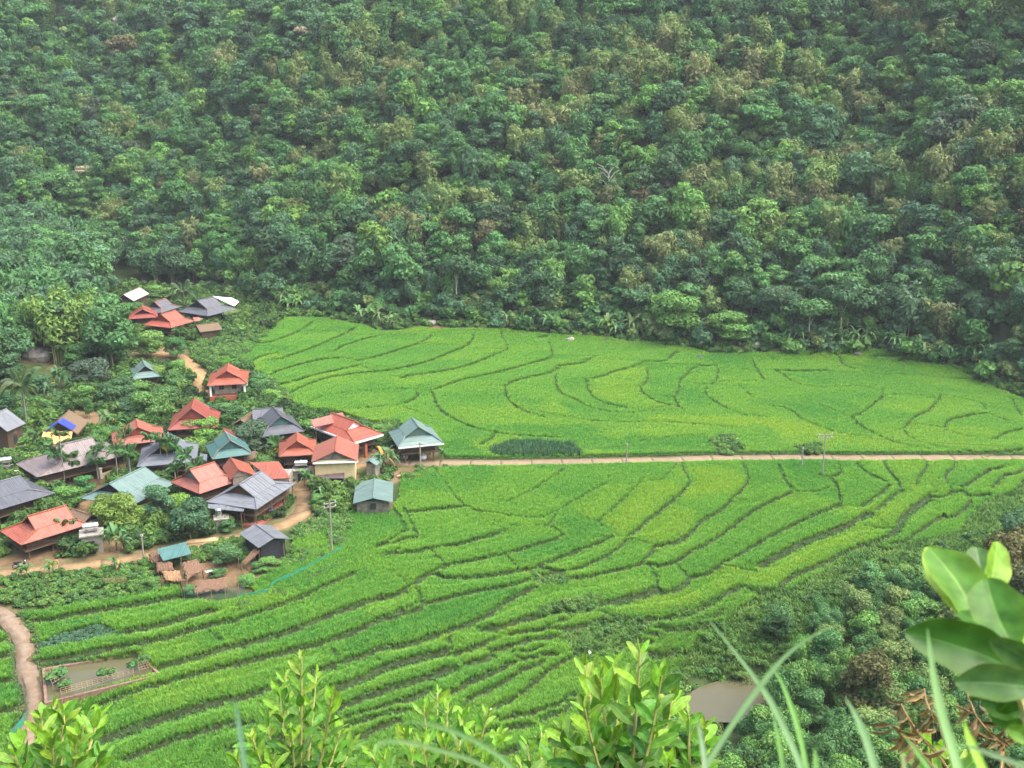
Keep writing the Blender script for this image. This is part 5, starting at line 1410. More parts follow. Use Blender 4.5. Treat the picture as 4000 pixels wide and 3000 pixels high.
# a whole small plant as one crown for far plants
def banana_crown(seed):
    r = random.Random(seed); V, Fc, C = [], [], []
    for j in range(9):
        m = BLEAF[r.randrange(4)]; a = j * 2.4 + r.uniform(-.3, .3); s = r.uniform(.8, 1.1); k = len(V)
        for vv in m.vertices:
            x, y, z = vv.co; V.append((s * (x * math.cos(a) - y * math.sin(a)), s * (x * math.sin(a) + y * math.cos(a)), 1.55 + s * z))
        for pg in m.polygons: Fc.append([k + q for q in pg.vertices])
        C += [tuple([.85 + .3 * r.random()] * 3)] * len(m.vertices)
    return np_mesh("leaf_crown", V, Fc, [ML_BAN], smooth=True, cols=np.array(C))
BCROWN = [banana_crown(i) for i in range(3)]
def banana(u, v, h, label, group=None, tint=(0.095, 0.215, 0.075), full=True, P=None):
    P = ground(u, v) if P is None else P
    s = h / 3.2
    o = empty("banana_plant", (P[0], P[1], P[2]), random.uniform(0, 6.28), s)
    link_mesh("pseudostem", BSTEM, o)
    tj = tuple(c * random.uniform(.85, 1.15) for c in tint)
    if full:
        n = random.randint(7, 9)
        for j in range(n):
            l = link_mesh("leaf", BLEAF[(j + random.randrange(2)) % 4], o)
            l.location = (0, 0, 1.45 + .05 * j); l.rotation_euler = (0, 0, j * 2.4 + random.uniform(-.3, .3)); k = random.uniform(.8, 1.1); l.scale = (k, k, k)
            l.color = (*(tj if random.random() > .07 else (.40, .26, .06)), 1)
    else:
        c = link_mesh("leaf_crown", BCROWN[random.randrange(3)], o); c.color = (*tj, 1)
    tag(o, label, "banana plant", group)
    return o

def frond_mesh(L, W, arch, drop, seed, nlf=26):
    r = random.Random(seed); V, Fc, C = [], [], []
    def rach(t): return (L * t * (1 - .12 * t), 0, arch * L * math.sin(t * PI * .6) - drop * L * t ** 2.4)
    for i in range(nlf):
        t = .12 + .88 * i / nlf; p = rach(t)
        ln = W * math.sin(min(1, .25 + t * .8) * PI) ** .6 + .1
        for s in (1, -1):
            a = .55 + .3 * t
            d = (math.sin(a) * ln * .7, s * math.cos(a) * ln, -ln * (.35 + .25 * r.random()))
            k = len(V); w = .05 * L
            V += [p, (p[0] + d[0] * .5 + w, p[1] + d[1] * .5, p[2] + d[2] * .3), (p[0] + d[0], p[1] + d[1], p[2] + d[2]), (p[0] + d[0] * .5 - w, p[1] + d[1] * .5, p[2] + d[2] * .35)]
            Fc.append((k, k + 1, k + 2, k + 3)); c = 1 + .2 * r.uniform(-1, 1); C += [(c, c, c)] * 4
    for i in range(6):
        a, b = rach(i / 6), rach((i + 1) / 6); k = len(V)
        V += [(a[0], -.025, a[2] + .01), (a[0], .025, a[2] + .01), (b[0], .02, b[2] + .01), (b[0], -.02, b[2] + .01)]; Fc.append((k, k + 1, k + 2, k + 3)); C += [(1.3, 1.2, .9)] * 4
    return np_mesh("frond", V, Fc, [ML_OBJ], cols=np.array(C))
AFR = [frond_mesh(2.1, .75, .65, .45, 5), frond_mesh(2.0, .75, .35, .7, 6), frond_mesh(1.8, .65, .95, .2, 7)]
CFR = [frond_mesh(3.6, .95, .55, .55, 8, 34), frond_mesh(3.5, .95, .25, .75, 9, 34), frond_mesh(3.2, .8, .95, .25, 10, 34)]
def palm(u, v, vtop, label, group=None, coco=False, tint=(0.060, 0.155, 0.045)):
    P = ground(u, v); h = height_for(P, vtop)
    o = empty("coconut_palm" if coco else "areca_palm", (P[0], P[1], P[2]), random.uniform(0, 6.28))
    ht = h - (1.5 if coco else .9)
    b = MB(); b.tube([(0, 0, -.5), (.05, .03, ht * .5), (0, 0, ht)], .19 if coco else .085, 7, .14 if coco else .06); b.build("trunk", M_PALMT, o, smooth=True)
    if not coco: MB().tube([(0, 0, ht - .02), (0, 0, ht + .55)], .08, 7, .05).build("crown_shaft", M_SHAFT, o, smooth=True)
    for j in range(14 if coco else 9):
        f = link_mesh("frond", (CFR if coco else AFR)[j % 3], o)
        f.location = (0, 0, ht + (.05 if coco else .5)); f.rotation_euler = (0, 0, j * 2.4 + random.uniform(-.2, .2)); k = random.uniform(.85, 1.1) * (1.0 if coco else .82); f.scale = (k, k, k)
        t = tuple(c * random.uniform(.8, 1.2) for c in tint)
        f.color = (*t, 1)
    if not coco and random.random() < .3:
        f = link_mesh("frond", AFR[1], o); f.location = (0, 0, ht + .3); f.rotation_euler = (0, .5, random.uniform(0, 6)); f.color = (.42, .30, .05, 1); f["label"] = "yellowed hanging frond"
    tag(o, label, "palm", group)
    return o

def vtree(key, u, vb, vt, wpx, tint, label, name="garden_tree", cat="tree", group=None):
    P = ground(u, vb); h = height_for(P, vt); sc = scale_at(P)
    H0, W0 = {'fine': (7.2, 5.4), 'fineb': (7.0, 6.6), 'round': (8.6, 6.6), 'tall': (11, 5.2), 'bam': (9.2, 7.0), 'big': (6.6, 5.2), 'flat': (8.2, 7.8), 'shrub': (1.7, 2.5), 'weed': (1.3, 2.4)}[
        'fineb' if key.startswith('finebam') else ''.join(c for c in key if not c.isdigit())]
    s = 1.15 * wpx / sc / W0; sz = h / H0 / s
    return tree(name, key, (P[0], P[1], P[2] - 0.1), s, tint, label=label, cat=cat, group=group, sz=sz)
VT = [
 ('fine0', 590, 1665, 1505, 125, T_BRIGHT, "bright green dense tree left of the brick red roof"), ('fine1', 622, 1505, 1425, 75, T_LIME, "lime green tree overlapping the teal pavilion roof"),
 ('fine2', 694, 1480, 1400, 70, T_BRIGHT, "round green tree left of the dirt track"), ('fine3', 362, 1520, 1390, 130, T_GREY, "dusky grey green tree above the banana grove"),
 ('fine0', 460, 1580, 1460, 130, T_DEEP, "dark spreading tree between the pavilion and the banana grove"), ('fine1', 350, 1635, 1545, 36, T_MID, "small thin tree on bare earth behind the tarpaulin hut"),
 ('fine2', 25, 1480, 1370, 120, T_DEEP, "dark tree at the left edge below the earth bank"), ('fine3', 271, 1990, 1888, 90, T_BRIGHT, "bright bushy tree between the dark grey and pale teal roofs"),
 ('fine0', 455, 2080, 1902, 150, T_LIME, "large yellow green tree in front of the pale teal roof"), ('fine1', 556, 2050, 1965, 85, T_LIME, "small lime tree right of the large yellow green tree"),
 ('fine2', 622, 2040, 1890, 115, T_BLUE, "dark feathery tree at the right end of the pale teal roof"), ('fine3', 706, 2010, 1920, 85, T_LIME, "yellow green tree below the pink red roof"),
 ('fine0', 745, 2110, 1935, 140, T_DEEP, "big dark round tree left of the porch house"), ('fine1', 790, 1735, 1620, 135, T_LIME, "yellow green tree in front of the brick red roof"),
 ('fine2', 788, 1775, 1712, 70, T_LIME, "small lime green tree left of the dark teal roof"), ('fine3', 990, 1762, 1640, 145, T_GREY, "grey green fruit tree beside the yard in mid village"),
 ('fine0', 903, 1665, 1560, 100, T_MID, "green tree right of the brick red roof"), ('fine1', 1226, 1715, 1630, 105, T_BRIGHT, "bright green tree between the two red roofs by the paddies"),
 ('fine2', 1608, 1795, 1715, 40, T_DEEP, "small dark tree in front of the sage green house"), ('fine3', 705, 2200, 2125, 75, T_MID, "small tree growing through the animal pens"),
 ('fine0', 890, 2075, 2020, 60, T_MID, "round bush at the corner of the porch house"), ('fine1', 890, 2210, 2125, 110, T_MID, "leafy bush behind the net pen"),
 ('fine2', 1056, 2228, 2175, 85, T_BRIGHT, "bush below the washing line hut"), ('fine3', 905, 1545, 1480, 50, T_BRIGHT, "small tree before the white posted house"),
 ('fine0', 1010, 1525, 1455, 80, T_MID, "green shrubby tree right of the white posted house"), ('fine1', 760, 1600, 1545, 80, T_BRIGHT, "low bright tree behind the brick red roof"),
 ('fine2', 1062, 1575, 1520, 80, T_LIME, "lime shrub at the paddy corner near the white posted house"), ('fine3', 520, 1260, 1170, 80, T_MID, "tree left of the far hamlet's brick red roof"),
 ('fine0', 628, 1180, 1105, 95, T_BRIGHT, "bright tree behind the far hamlet"), ('fine1', 905, 1265, 1205, 85, T_OLIVE, "olive bush right of the far hamlet"), ('fine2', 480, 1420, 1290, 120, T_MID, "tree with grey trunk below the far hamlet"),
 ('fine3', 590, 1400, 1280, 110, T_BRIGHT, "leafy tree beside the dirt cutting"), ('fine0', 690, 1400, 1300, 80, T_MID, "green tree at the top of the dirt track"), ('finebam0', 240, 1425, 1110, 260, T_LIME, "tall pale green bamboo clump on the left rise"),
 ('finebam1', 160, 1330, 1130, 120, T_BRIGHT, "bright bamboo clump behind the tall pale one"), ('fine1', 300, 1440, 1330, 110, T_MID, "green tree at the foot of the pale bamboo"), ('fine2', 405, 1390, 1290, 110, T_DEEP, "dark leafy tree right of the pale bamboo"),
 ('fine3', 420, 1330, 1210, 120, T_MID, "rounded green tree above the pavilion"), ('tall0', 365, 1180, 985, 130, T_MID, "tall tree with visible grey trunk left of the zinc roof"), ('fine0', 60, 1400, 1300, 110, T_BLUE, "blue green tree at the left edge above the bank"),
 ('fine2', 150, 1530, 1460, 100, T_DEEP, "dark bush behind the coconut palm"), ('fine3', 60, 1760, 1690, 100, T_BRIGHT, "bright shrub below the coconut palm"),
 ('fine0', 400, 1760, 1655, 70, T_BRIGHT, "green shrub between the hut and the red roof"), ('fine3', 1364, 1880, 1800, 40, T_MID, "slim young tree at the cream house corner"), ('fine1', 1240, 1990, 1925, 60, T_BRIGHT, "bushy shrub inside the lane's bend"),
 ('fine2', 340, 1580, 1500, 60, T_BRIGHT, "bright small tree right of the banana grove"), ('fine3', 730, 1660, 1600, 50, T_MID, "small tree at the left of the brick red roof"), ('fine0', 1490, 1690, 1650, 70, T_BRIGHT, "low shrub behind the orange tiled roof"),
 ('fine2', 735, 2330, 2285, 55, T_MID, "bush at the lower left corner of the fowl pen"), ('fine3', 965, 2285, 2240, 60, T_BRIGHT, "bush at the right corner of the fowl pen"), ('fine0', 850, 2250, 2215, 60, T_MID, "low bush behind the fowl house thatch"), ('fine1', 600, 2300, 2250, 60, T_BRIGHT, "bush left of the clay pen wall"),
 ('fine2', 1010, 2235, 2190, 55, T_MID, "small bush below the hut's leaning thatch"), ('fine1', 430, 1735, 1660, 80, T_MID, "green tree left of the red gable roof, behind the mauve roof"), ('fine2', 335, 1925, 1850, 80, T_MID, "shady tree in the yard before the mauve grey house"), ('fine3', 500, 2085, 2030, 90, T_BRIGHT, "bright bush under the large yellow green tree"),
 ('fine0', 650, 2100, 2040, 90, T_MID, "green bush between the dark trees beside the lane"), ('fine1', 560, 2120, 2065, 80, T_DEEP, "dark bush on the lane's upper bank"), ('fine2', 480, 1745, 1690, 60, T_DEEP, "dark tree in front of the red gable roof"),
 ('fine3', 850, 1640, 1570, 60, T_DEEP, "dark tree close to the brick red roof's right side"), ('fine0', 520, 1630, 1540, 110, T_DEEP, "deep green tree left of the bright dense tree"), ('fine1', 655, 1600, 1500, 90, T_MID, "tree between the bright dense tree and the track"),
 ('fine2', 560, 1560, 1490, 90, T_BRIGHT, "leafy tree just below the teal pavilion"), ('fine3', 100, 1650, 1590, 90, T_MID, "shrubby tree under the coconut palm"), ('fine0', 20, 1600, 1520, 110, T_DEEP, "dark tree at the left edge beside the coconut palm"),
 ('fine1', 690, 1530, 1470, 70, T_MID, "small tree beside the dirt track's left bank"), ('fine2', 150, 1960, 1910, 60, T_DEEP, "dark shrub at the corner of the dark grey roof"),
]
for k, u, vb, vt, w, t, lab in VT:
    vtree(k, u, vb, vt, w, tuple(c * random.uniform(.92, 1.08) for c in t), lab, name="bamboo_clump" if k.startswith('finebam') else "garden_tree", cat="bamboo" if k.startswith('finebam') else "tree")
palm(108, 1690, 1475, "coconut palm with long drooping fronds at the left of the village", coco=True, tint=(0.085, 0.165, 0.060))
palm(722, 1235, 1120, "coconut palm behind the far hamlet", coco=True, tint=(0.10, 0.17, 0.075))
for (u, vb, vt, grp) in [(231,1906,1765,0),(257,1906,1690,0),(275,1880,1772,0),(290,1885,1790,0),(387,1880,1755,0),(385,1892,1800,0),(465,1900,1752,1),(499,1840,1690,1),(506,1850,1765,1),(521,1950,1760,1),(602,1858,1705,2),(638,1876,1712,2),(662,1876,1722,2),(687,1870,1735,2),
                         (734,1920,1770,3),(772,1935,1812,3),(691,1935,1820,3),(215,2135,2050,4),(235,2130,2045,4),(262,2125,2040,4),(1083,1795,1725,5),(870,1530,1452,6),(705,1350,1290,7)]:
    lab = ["slender areca palm in front of the mauve grey roof", "areca palm between the mauve and blue grey roofs", "tall areca palm before the blue grey roof", "areca palm left of the pink red roof", "short areca palm before the foremost red roof",
           "small areca palm beside the compact red house", "areca palm before the white posted house", "areca palm beside the dirt track"][grp]
    palm(u, vb, vt, lab, group=("areca palms: " + lab) if grp < 5 else None)
BV = [((246,1520,3.6),(215,1515,3.4),(275,1525,3.2),(235,1500,3.8),(190,1560,3.0),(217,1590,3.0),(240,1600,2.8)), ((427,1680,3.2),(455,1690,3.0),(405,1670,2.8),(470,1640,3.0)), ((318,1580,2.2),), ((456,2150,3.4),(430,2155,2.9),(480,2160,2.8)),
      ((210,2245,2.4),(195,2255,2.0)), ((452,2230,2.2),(470,2240,1.8)), ((108,2262,2.0),(85,2268,1.8)), ((1205,1905,3.0),(1222,1915,2.6),(1190,1900,2.6)), ((1244,1960,3.0),(1260,1970,2.6)), ((1500,1840,3.6),(1525,1835,3.4),(1480,1845,3.0),(1545,1828,2.8),(1515,1815,3.2)), ((1730,1795,2.0),)]
BL = ["dark banana plant in the grove behind the coconut palm", "banana plant behind the left red gable roof", "young pale banana plant on bare earth", "banana plant beside the lane below the yellow green tree", "young banana plant on the lane bank near the left edge",
      "young banana plant on the lane bank in the middle", "small banana plant at the left end of the lane", "banana plant beside the lane in front of the cream house", "banana plant inside the bend below the cream house", "banana plant in the clump by the main road's end", "young banana plant at the sage green house corner"]
for bi, grp in enumerate(BV):
    for (u, v, h) in grp: banana(u, v, h, BL[bi], group=("banana plants: " + BL[bi]) if len(grp) > 1 else None, tint=(0.065, 0.16, 0.07) if bi == 0 else (0.095, 0.215, 0.075))
for (u, v, k) in [(1122,1150,0),(1145,1190,0),(1110,1200,0),(1165,1215,0),(1185,1180,0),(1130,1225,0),(1090,1180,0),(1404,1258,1),(1440,1262,1),(1474,1268,1),(1539,1288,1),(1515,1282,1),(1984,1280,2),(2142,1295,2),(2371,1305,3),(2466,1308,3),(2402,1318,3),(3085,1345,4),(3125,1348,4),
                  (3280,1358,4),(3339,1350,4),(3398,1362,4),(3380,1355,4),(3479,1370,5),(3500,1375,5),(3520,1378,5),(3601,1392,5),(3678,1412,6),(3714,1418,6),(3764,1425,6),(3800,1420,6),(3836,1440,6),(3850,1436,6)]:
    P = ground(u, v)
    banana(u, v, random.uniform(3.6, 4.6), ["banana plant in the grove right of the far hamlet", "banana plant at the wood's edge above the left far paddies", "single banana plant before the pale boulder", "banana plant at the wood's edge above the middle far paddies",
           "banana plant under the pale trunked tree at the wood's edge", "banana plant in the row above the right far paddies", "banana plant in the row's right end above the garden"][k], group="banana plants at the wood's edge, part %d" % k, full=False, P=P, tint=(0.165, 0.30, 0.11))
# trees of the left rise, between village and hill
R5 = np.random.default_rng(5); n5 = 0; beyond = []
LEFT = [(-600,760),(-150,840),(300,960),(420,1060),(450,1105),(430,1280),(540,1330),(480,1400),(430,1500),(330,1420),(250,1440),(120,1420),(60,1480),(-150,1560),(-600,1640)]
X, Y = np.meshgrid(np.arange(-185, -45, 4.6), np.arange(165, 305, 4.4))
x = X.ravel() + R5.uniform(-1.8, 1.8, X.size); y = Y.ravel() + R5.uniform(-1.8, 1.8, X.size); z = base(x, y)
u, v = to_px(np.stack([x, y, z], 1)); STRIP = [(380,1000),(600,1060),(820,1110),(1010,1160),(1110,1210),(1010,1190),(870,1140),(700,1140),(560,1100),(440,1135),(400,1110)]
q = ((inside(u, v, LEFT)) & (y < foot(x) + 3)) | (inside(u, v, STRIP) & (y < foot(x) + 2.5)) & ~inside(u, v, [(40,1310),(200,1310),(260,1420),(200,1450),(40,1430)])
for xx, yy, zz, uu in zip(x[q], y[q], z[q], u[q]):
    uc, vc = to_px(np.array([[xx, yy, zz + 4.5]]))
    if 420 < uc[0] < 720 and 1105 < vc[0] < 1290: continue                  # keeps the hamlet's roofs in view
    key, t = [("round%d" % R5.integers(0, 5), T_MID), ("round%d" % R5.integers(0, 5), T_DEEP), ("tall%d" % R5.integers(0, 3), T_MID), ("bam%d" % R5.integers(0, 5), T_BLUE), ("round%d" % R5.integers(0, 5), T_BLUE), ("bam%d" % R5.integers(0, 5), T_MID)][R5.integers(0, 6)]
    if uu < -60:
        beyond.append((xx, yy, zz, R5.uniform(.9, 1.4), key, jitter(t, R5))); continue
    kw, cat = KW[key[:3]]
    lab = "%s %s on the rise above the village, %s" % (tint_word(t), kw, "at the left edge" if uu < 110 else "left part" if uu < 260 else "middle part" if uu < 420 else "by the hamlet")
    tree("bamboo_clump" if cat == "bamboo" else "rise_tree", key, (xx, yy, zz), R5.uniform(.9, 1.4), jitter(t, R5), label=lab, cat=cat, group="left rise: " + lab, sz=R5.uniform(.85, 1.1)); n5 += 1
bk = sorted({b_[4] for b_ in beyond})
scatter("side_wood", [b_[:3] for b_ in beyond], R5.uniform(0, 6.28, len(beyond)), np.array([b_[3] for b_ in beyond]), [bk.index(b_[4]) for b_ in beyond], np.array([b_[5] for b_ in beyond]),
        [bpy.data.objects.new("side_%02d_%s" % (j, k_), KINDS[k_][2]) for j, k_ in enumerate(bk)], label="wood going on beyond the left edge of the village", cat="forest")
# the wood in the gully, lower right
GUL = [(2930,2540),(3090,2440),(3330,2340),(3560,2290),(3760,2250),(3900,2150),(4200,2100),(4300,3500),(2480,3500),(2560,3010),(2700,2900),(2880,2800),(2960,2700)]
X, Y = np.meshgrid(np.arange(10, 75, 2.6), np.arange(66, 128, 2.6))
x = X.ravel() + R5.uniform(-1.2, 1.2, X.size); y = Y.ravel() + R5.uniform(-1.2, 1.2, X.size); z = base(x, y)
u, v = to_px(np.stack([x, y, z], 1)); q = inside(u, v, GUL) & (np.hypot((x - POND[0]) / 9, (y - POND[1]) / 7) > 1.0)
ng = 0
for xx, yy, zz, uu, vv in zip(x[q], y[q], z[q], u[q], v[q]):
    key = ["finebam%d" % R5.integers(0, 3), "fine%d" % R5.integers(0, 4)][R5.integers(0, 2)]
    t = [T_MID, T_BRIGHT, T_BRIGHT, T_MID, T_OLIVE][R5.integers(0, 5)]
    cat = "bamboo" if "bam" in key else "tree"
    s = R5.uniform(.45, .75)
    uc, vc = to_px(np.array([[xx, yy, zz + 3.6]])); uc, vc = uc[0], vc[0]
    if (2620 < uc < 2960 and 2560 < vc < 2830) or (uc < 2760 and vc < 2830): continue
    zone = "near its left edge by the pond" if uu < 3000 else "in its middle" if uu < 3500 else "at its right"
    up = "upper" if vv < 2650 else "lower"
    tree("bamboo_clump" if cat == "bamboo" else "gully_tree", key, (xx, yy, zz), s, jitter(t, R5), label="%s %s in the %s gully wood, %s" % (tint_word(t), "bamboo clump" if cat == "bamboo" else "leafy tree", up, zone), cat=cat,
         group="gully wood %s, %s, %s, %s" % (cat, tint_word(t), up, zone), sz=R5.uniform(.9, 1.15)); ng += 1
vtree('finebam1', 3035, 2835, 2590, 170, T_MID, "bamboo clump overhanging the pond's right end", name="bamboo_clump", cat="bamboo")
vtree('finebam2', 3110, 2770, 2560, 160, T_BRIGHT, "bright bamboo clump behind the pond's right end", name="bamboo_clump", cat="bamboo")
vtree('fine0', 2960, 2900, 2770, 150, T_MID, "leafy tree in front of the pond's right end", name="gully_tree")
vtree('fine1', 2690, 2890, 2800, 130, T_BRIGHT, "bush on the near bank of the pond", name="gully_tree")
vtree('fine1', 3385, 2800, 2530, 190, (0.105, 0.115, 0.040), "yellow and brown leaved tree in the gully wood", name="gully_tree")
vtree('fine2', 3900, 2330, 2060, 170, (0.115, 0.115, 0.038), "olive brown leaved tree near the right edge", name="gully_tree")
vtree('fine0', 3985, 2300, 2020, 180, (0.12, 0.125, 0.04), "yellowish brown leaved tree cut by the right edge", name="gully_tree")
vtree('fine1', 3950, 2430, 2180, 170, (0.085, 0.105, 0.04), "dull olive tree below the brown ones at the right edge", name="gully_tree")
vtree('fine3', 3965, 2210, 1975, 150, T_DEEP, "dark tree behind the olive brown one at the right edge", name="gully_tree")
vtree('fine0', 3760, 2480, 2230, 200, T_OLIVE, "olive tree at the upper end of the gully wood", name="gully_tree")
# trees at the wood's edge that stand out
vtree('flat0', 3160, 1350, 1170, 200, T_MID, "flat crowned tree with pale trunk above the right far paddies", name="edge_tree")
vtree('flat1', 3280, 1335, 1100, 140, T_BLUE, "tall pale trunked tree leaning right at the wood's edge", name="edge_tree")
vtree('bam1', 1480, 1080, 830, 190, T_LIME, "lime green bamboo clump standing out low on the hill", name="bamboo_clump", cat="bamboo")
vtree('bam3', 1175, 950, 780, 150, T_LIME, "lime green bamboo plume on the left hillside", name="bamboo_clump", cat="bamboo")
vtree('fine1', 2830, 1345, 1205, 150, T_BRIGHT, "bright broadleaf tree at the foot of the hill above the paddies", name="edge_tree")
vtree('fine3', 2640, 1330, 1120, 160, T_BRIGHT, "round bright tree at the wood's edge right of centre", name="edge_tree")
# dead grey tree
P = ground(2372, 830); dead = empty("dead_tree", (P[0], P[1], P[2])); b = MB(); rr = random.Random(4); M_DEADW = mat("dead_wood", (0.48, 0.46, 0.42), .9, .2, 4)
MB().tube([(0, 0, -1), (.1, 0, 4), (.2, .1, 9.0)], .20, 6, .08).build("trunk", M_DEADW, dead)
for i in range(14):
    z0 = rr.uniform(5.0, 9.0); a = rr.uniform(0, 6.28); l = rr.uniform(1.6, 3.2)
    b.tube([(.12, .05, z0), (l * .5 * math.cos(a), l * .5 * math.sin(a), z0 + l * .55), (l * math.cos(a), l * math.sin(a), z0 + l * .8)], .075, 4, .03)
b.build("branches", M_DEADW, dead); tag(dead, "bare grey dead tree standing on the hillside", "tree")
print("left rise", n5, "gully", ng)

# hedge along the lane by the porch house, maize plot, vegetable plots
H = smooth_line(np.array([ground(*p)[:2] for p in [(925,2056),(960,2050),(1010,2040),(1060,2024),(1100,2002),(1130,1975),(1143,1952)]]), 6)
H = resample(H, .38)
hp = np.vstack([np.c_[H + R5.normal(0, .12, H.shape), terrace(H[:, 0].copy(), H[:, 1].copy()) + dz] for dz in (0, .22)])
scatter("hedge", hp, R5.uniform(0, 6.28, len(hp)), R5.uniform(.26, .36, len(hp)), R5.integers(0, 2, len(hp)), np.tile(np.array((.07, .165, .04)), (len(hp), 1)), [bpy.data.objects.new("hedge_kind_%d" % j, KINDS["shrub%d" % j][2]) for j in range(2)],
        label="clipped green hedge along the lane by the porch house", cat="hedge")
def plot(name, poly, s, proto, sc, tint, label, cat):
    W = np.array([ground(*p)[:2] for p in poly]); a, b_ = W.min(0), W.max(0)
    X, Y = np.meshgrid(np.arange(a[0], b_[0], s), np.arange(a[1], b_[1], s)); xx = X.ravel() + R5.uniform(-.3, .3, X.size) * s; yy = Y.ravel() + R5.uniform(-.3, .3, X.size) * s
    zz = terrace(xx, yy); uu, vv = to_px(np.stack([xx, yy, zz], 1)); q = inside(uu, vv, poly); n = int(q.sum())
    scatter(name, np.stack([xx, yy, zz - .05], 1)[q], R5.uniform(0, 6.28, n), R5.uniform(.8, 1.15, n) * sc, R5.integers(0, len(proto), n), np.array(tint) * R5.uniform(.8, 1.2, (n, 1)), proto, label=label, cat=cat)
M_MAIZE = leaf_mat("maize_leaf", None, src='INST', transl=.3)
maize = [tuft_mesh("maize_%d" % i, 14, 1.7, .14, .055, .55, M_MAIZE, 60 + i) for i in range(2)]
plot("maize", MAIZE, .42, maize, .58, (0.062, 0.160, 0.070), "dark green maize plot beside the road", "maize")
veg = [bpy.data.objects.new("veg_kind_%d" % j, KINDS["weed%d" % j][2]) for j in range(2)]
plot("vegetables", VEG_PLOT, .55, veg, .34, (0.085, 0.185, 0.105), "grey green vegetable bed in the lower left fields", "vegetables")
veg2 = [bpy.data.objects.new("veg2_kind_%d" % j, KINDS["weed%d" % j][2]) for j in range(2)]
plot("taro", TARO, .6, veg2, .5, (0.12, 0.235, 0.12), "large leaved taro plot above the road", "vegetables")

# --- low growth between the houses
HAM = [(440,1120),(700,1140),(1000,1165),(1120,1220),(1060,1290),(870,1335),(640,1345),(470,1290)]
VIL = [(-600,1660),(-80,1640),(250,1560),(520,1430),(830,1430),(1000,1480),(1110,1600),(1500,1690),(1750,1770),(1560,1840),(1380,1990),(1180,1990),(1160,1880),(1190,2010),(1080,2050),(900,2095),(560,2165),(250,2205),(-80,2225),(-600,2290)]
X, Y = np.meshgrid(np.arange(-130, -8, 1.0), np.arange(108, 262, 1.0)); x = X.ravel() + R5.uniform(-.45, .45, X.size); y = Y.ravel() + R5.uniform(-.45, .45, X.size); z = fine_z(x, y)
_, rd, u, v = zones(x, y, z); q = (inside(u, v, VIL) | inside(u, v, HAM)) & (rd > 0.9)
for (root, zg_, xa, xb, bb_) in HOUSES.values():
    c, s_ = math.cos(root.rotation_euler.z), math.sin(root.rotation_euler.z); dx, dy = x - root.location.x, y - root.location.y
    lx, ly = dx * c + dy * s_, -dx * s_ + dy * c; q &= ~((lx < xa + .4) & (lx > -abs(xb) - .4) & (np.abs(ly) < bb_ + .4))
for (du, dv, dr) in DIRT_SPOTS:
    p_ = ground(du, dv); q &= np.hypot(x - p_[0], (y - p_[1]) * .8) > dr * R5.uniform(.45, .9, len(x))
for (du, dv, dr) in [(1290,1880,4.2),(1450,1975,3.5),(1010,2120,2.5),(640,2250,4)]:
    p_ = ground(du, dv); q &= np.hypot(x - p_[0], y - p_[1]) > dr
x, y, z = x[q], y[q], z[q]; n = len(x); pal = np.array([(0.085, .19, .05), (0.07, .15, .05), (0.115, .235, .055), (0.10, .20, .05), (.14, .26, .06)])
scatter("garden_growth", np.stack([x, y, z - .1], 1), R5.uniform(0, 6.28, n), R5.uniform(.45, 1.2, n) + .9 * (R5.uniform(0, 1, n) < .12), R5.integers(0, 6, n), pal[R5.integers(0, 5, n)] * R5.uniform(.6, 1.1, (n, 1)),
        [bpy.data.objects.new("garden_kind_%d" % j, KINDS[k_][2]) for j, k_ in enumerate(["shrub0", "shrub1", "shrub2", "shrub3", "weed0", "weed1"])], label="low shrubs and herbs growing between the village houses", cat="undergrowth")
# ------------------------------------------------------------------ ponds
M_MUDW = bpy.data.materials.new("muddy_water"); _t, _N, _L, _b = nt(M_MUDW)
_b.inputs["Base Color"].default_value = (0.100, 0.096, 0.052, 1); _b.inputs["Roughness"].default_value = 0.08; _b.inputs["Specular IOR Level"].default_value = 0.35
_n1 = _N.new("ShaderNodeTexNoise"); _n1.inputs["Scale"].default_value = 2.5; _n1.inputs["Detail"].default_value = 3
_bp = _N.new("ShaderNodeBump"); _bp.inputs["Strength"].default_value = 0.06; _bp.inputs["Distance"].default_value = 0.05
_L.new(_n1.outputs[0], _bp.inputs["Height"]); _L.new(_bp.outputs[0], _b.inputs["Normal"])
def water(name, px, z):
    P = [at_z(u, v, z) for u, v in px]; c = np.mean(P, axis=0)
    Q = smooth_line(np.array(P + [P[0]])[:, :2], 4)[:-1]
    o = MB(); pts = [(q[0], q[1], z) for q in Q]
    ar = sum(pts[i][0] * pts[(i + 1) % len(pts)][1] - pts[(i + 1) % len(pts)][0] * pts[i][1] for i in range(len(pts)))
    ob = o.poly(pts if ar > 0 else pts[::-1]).build(name, M_MUDW); tag(ob, kind="structure"); return ob
water("pond", GPOND, GPOND_Z)
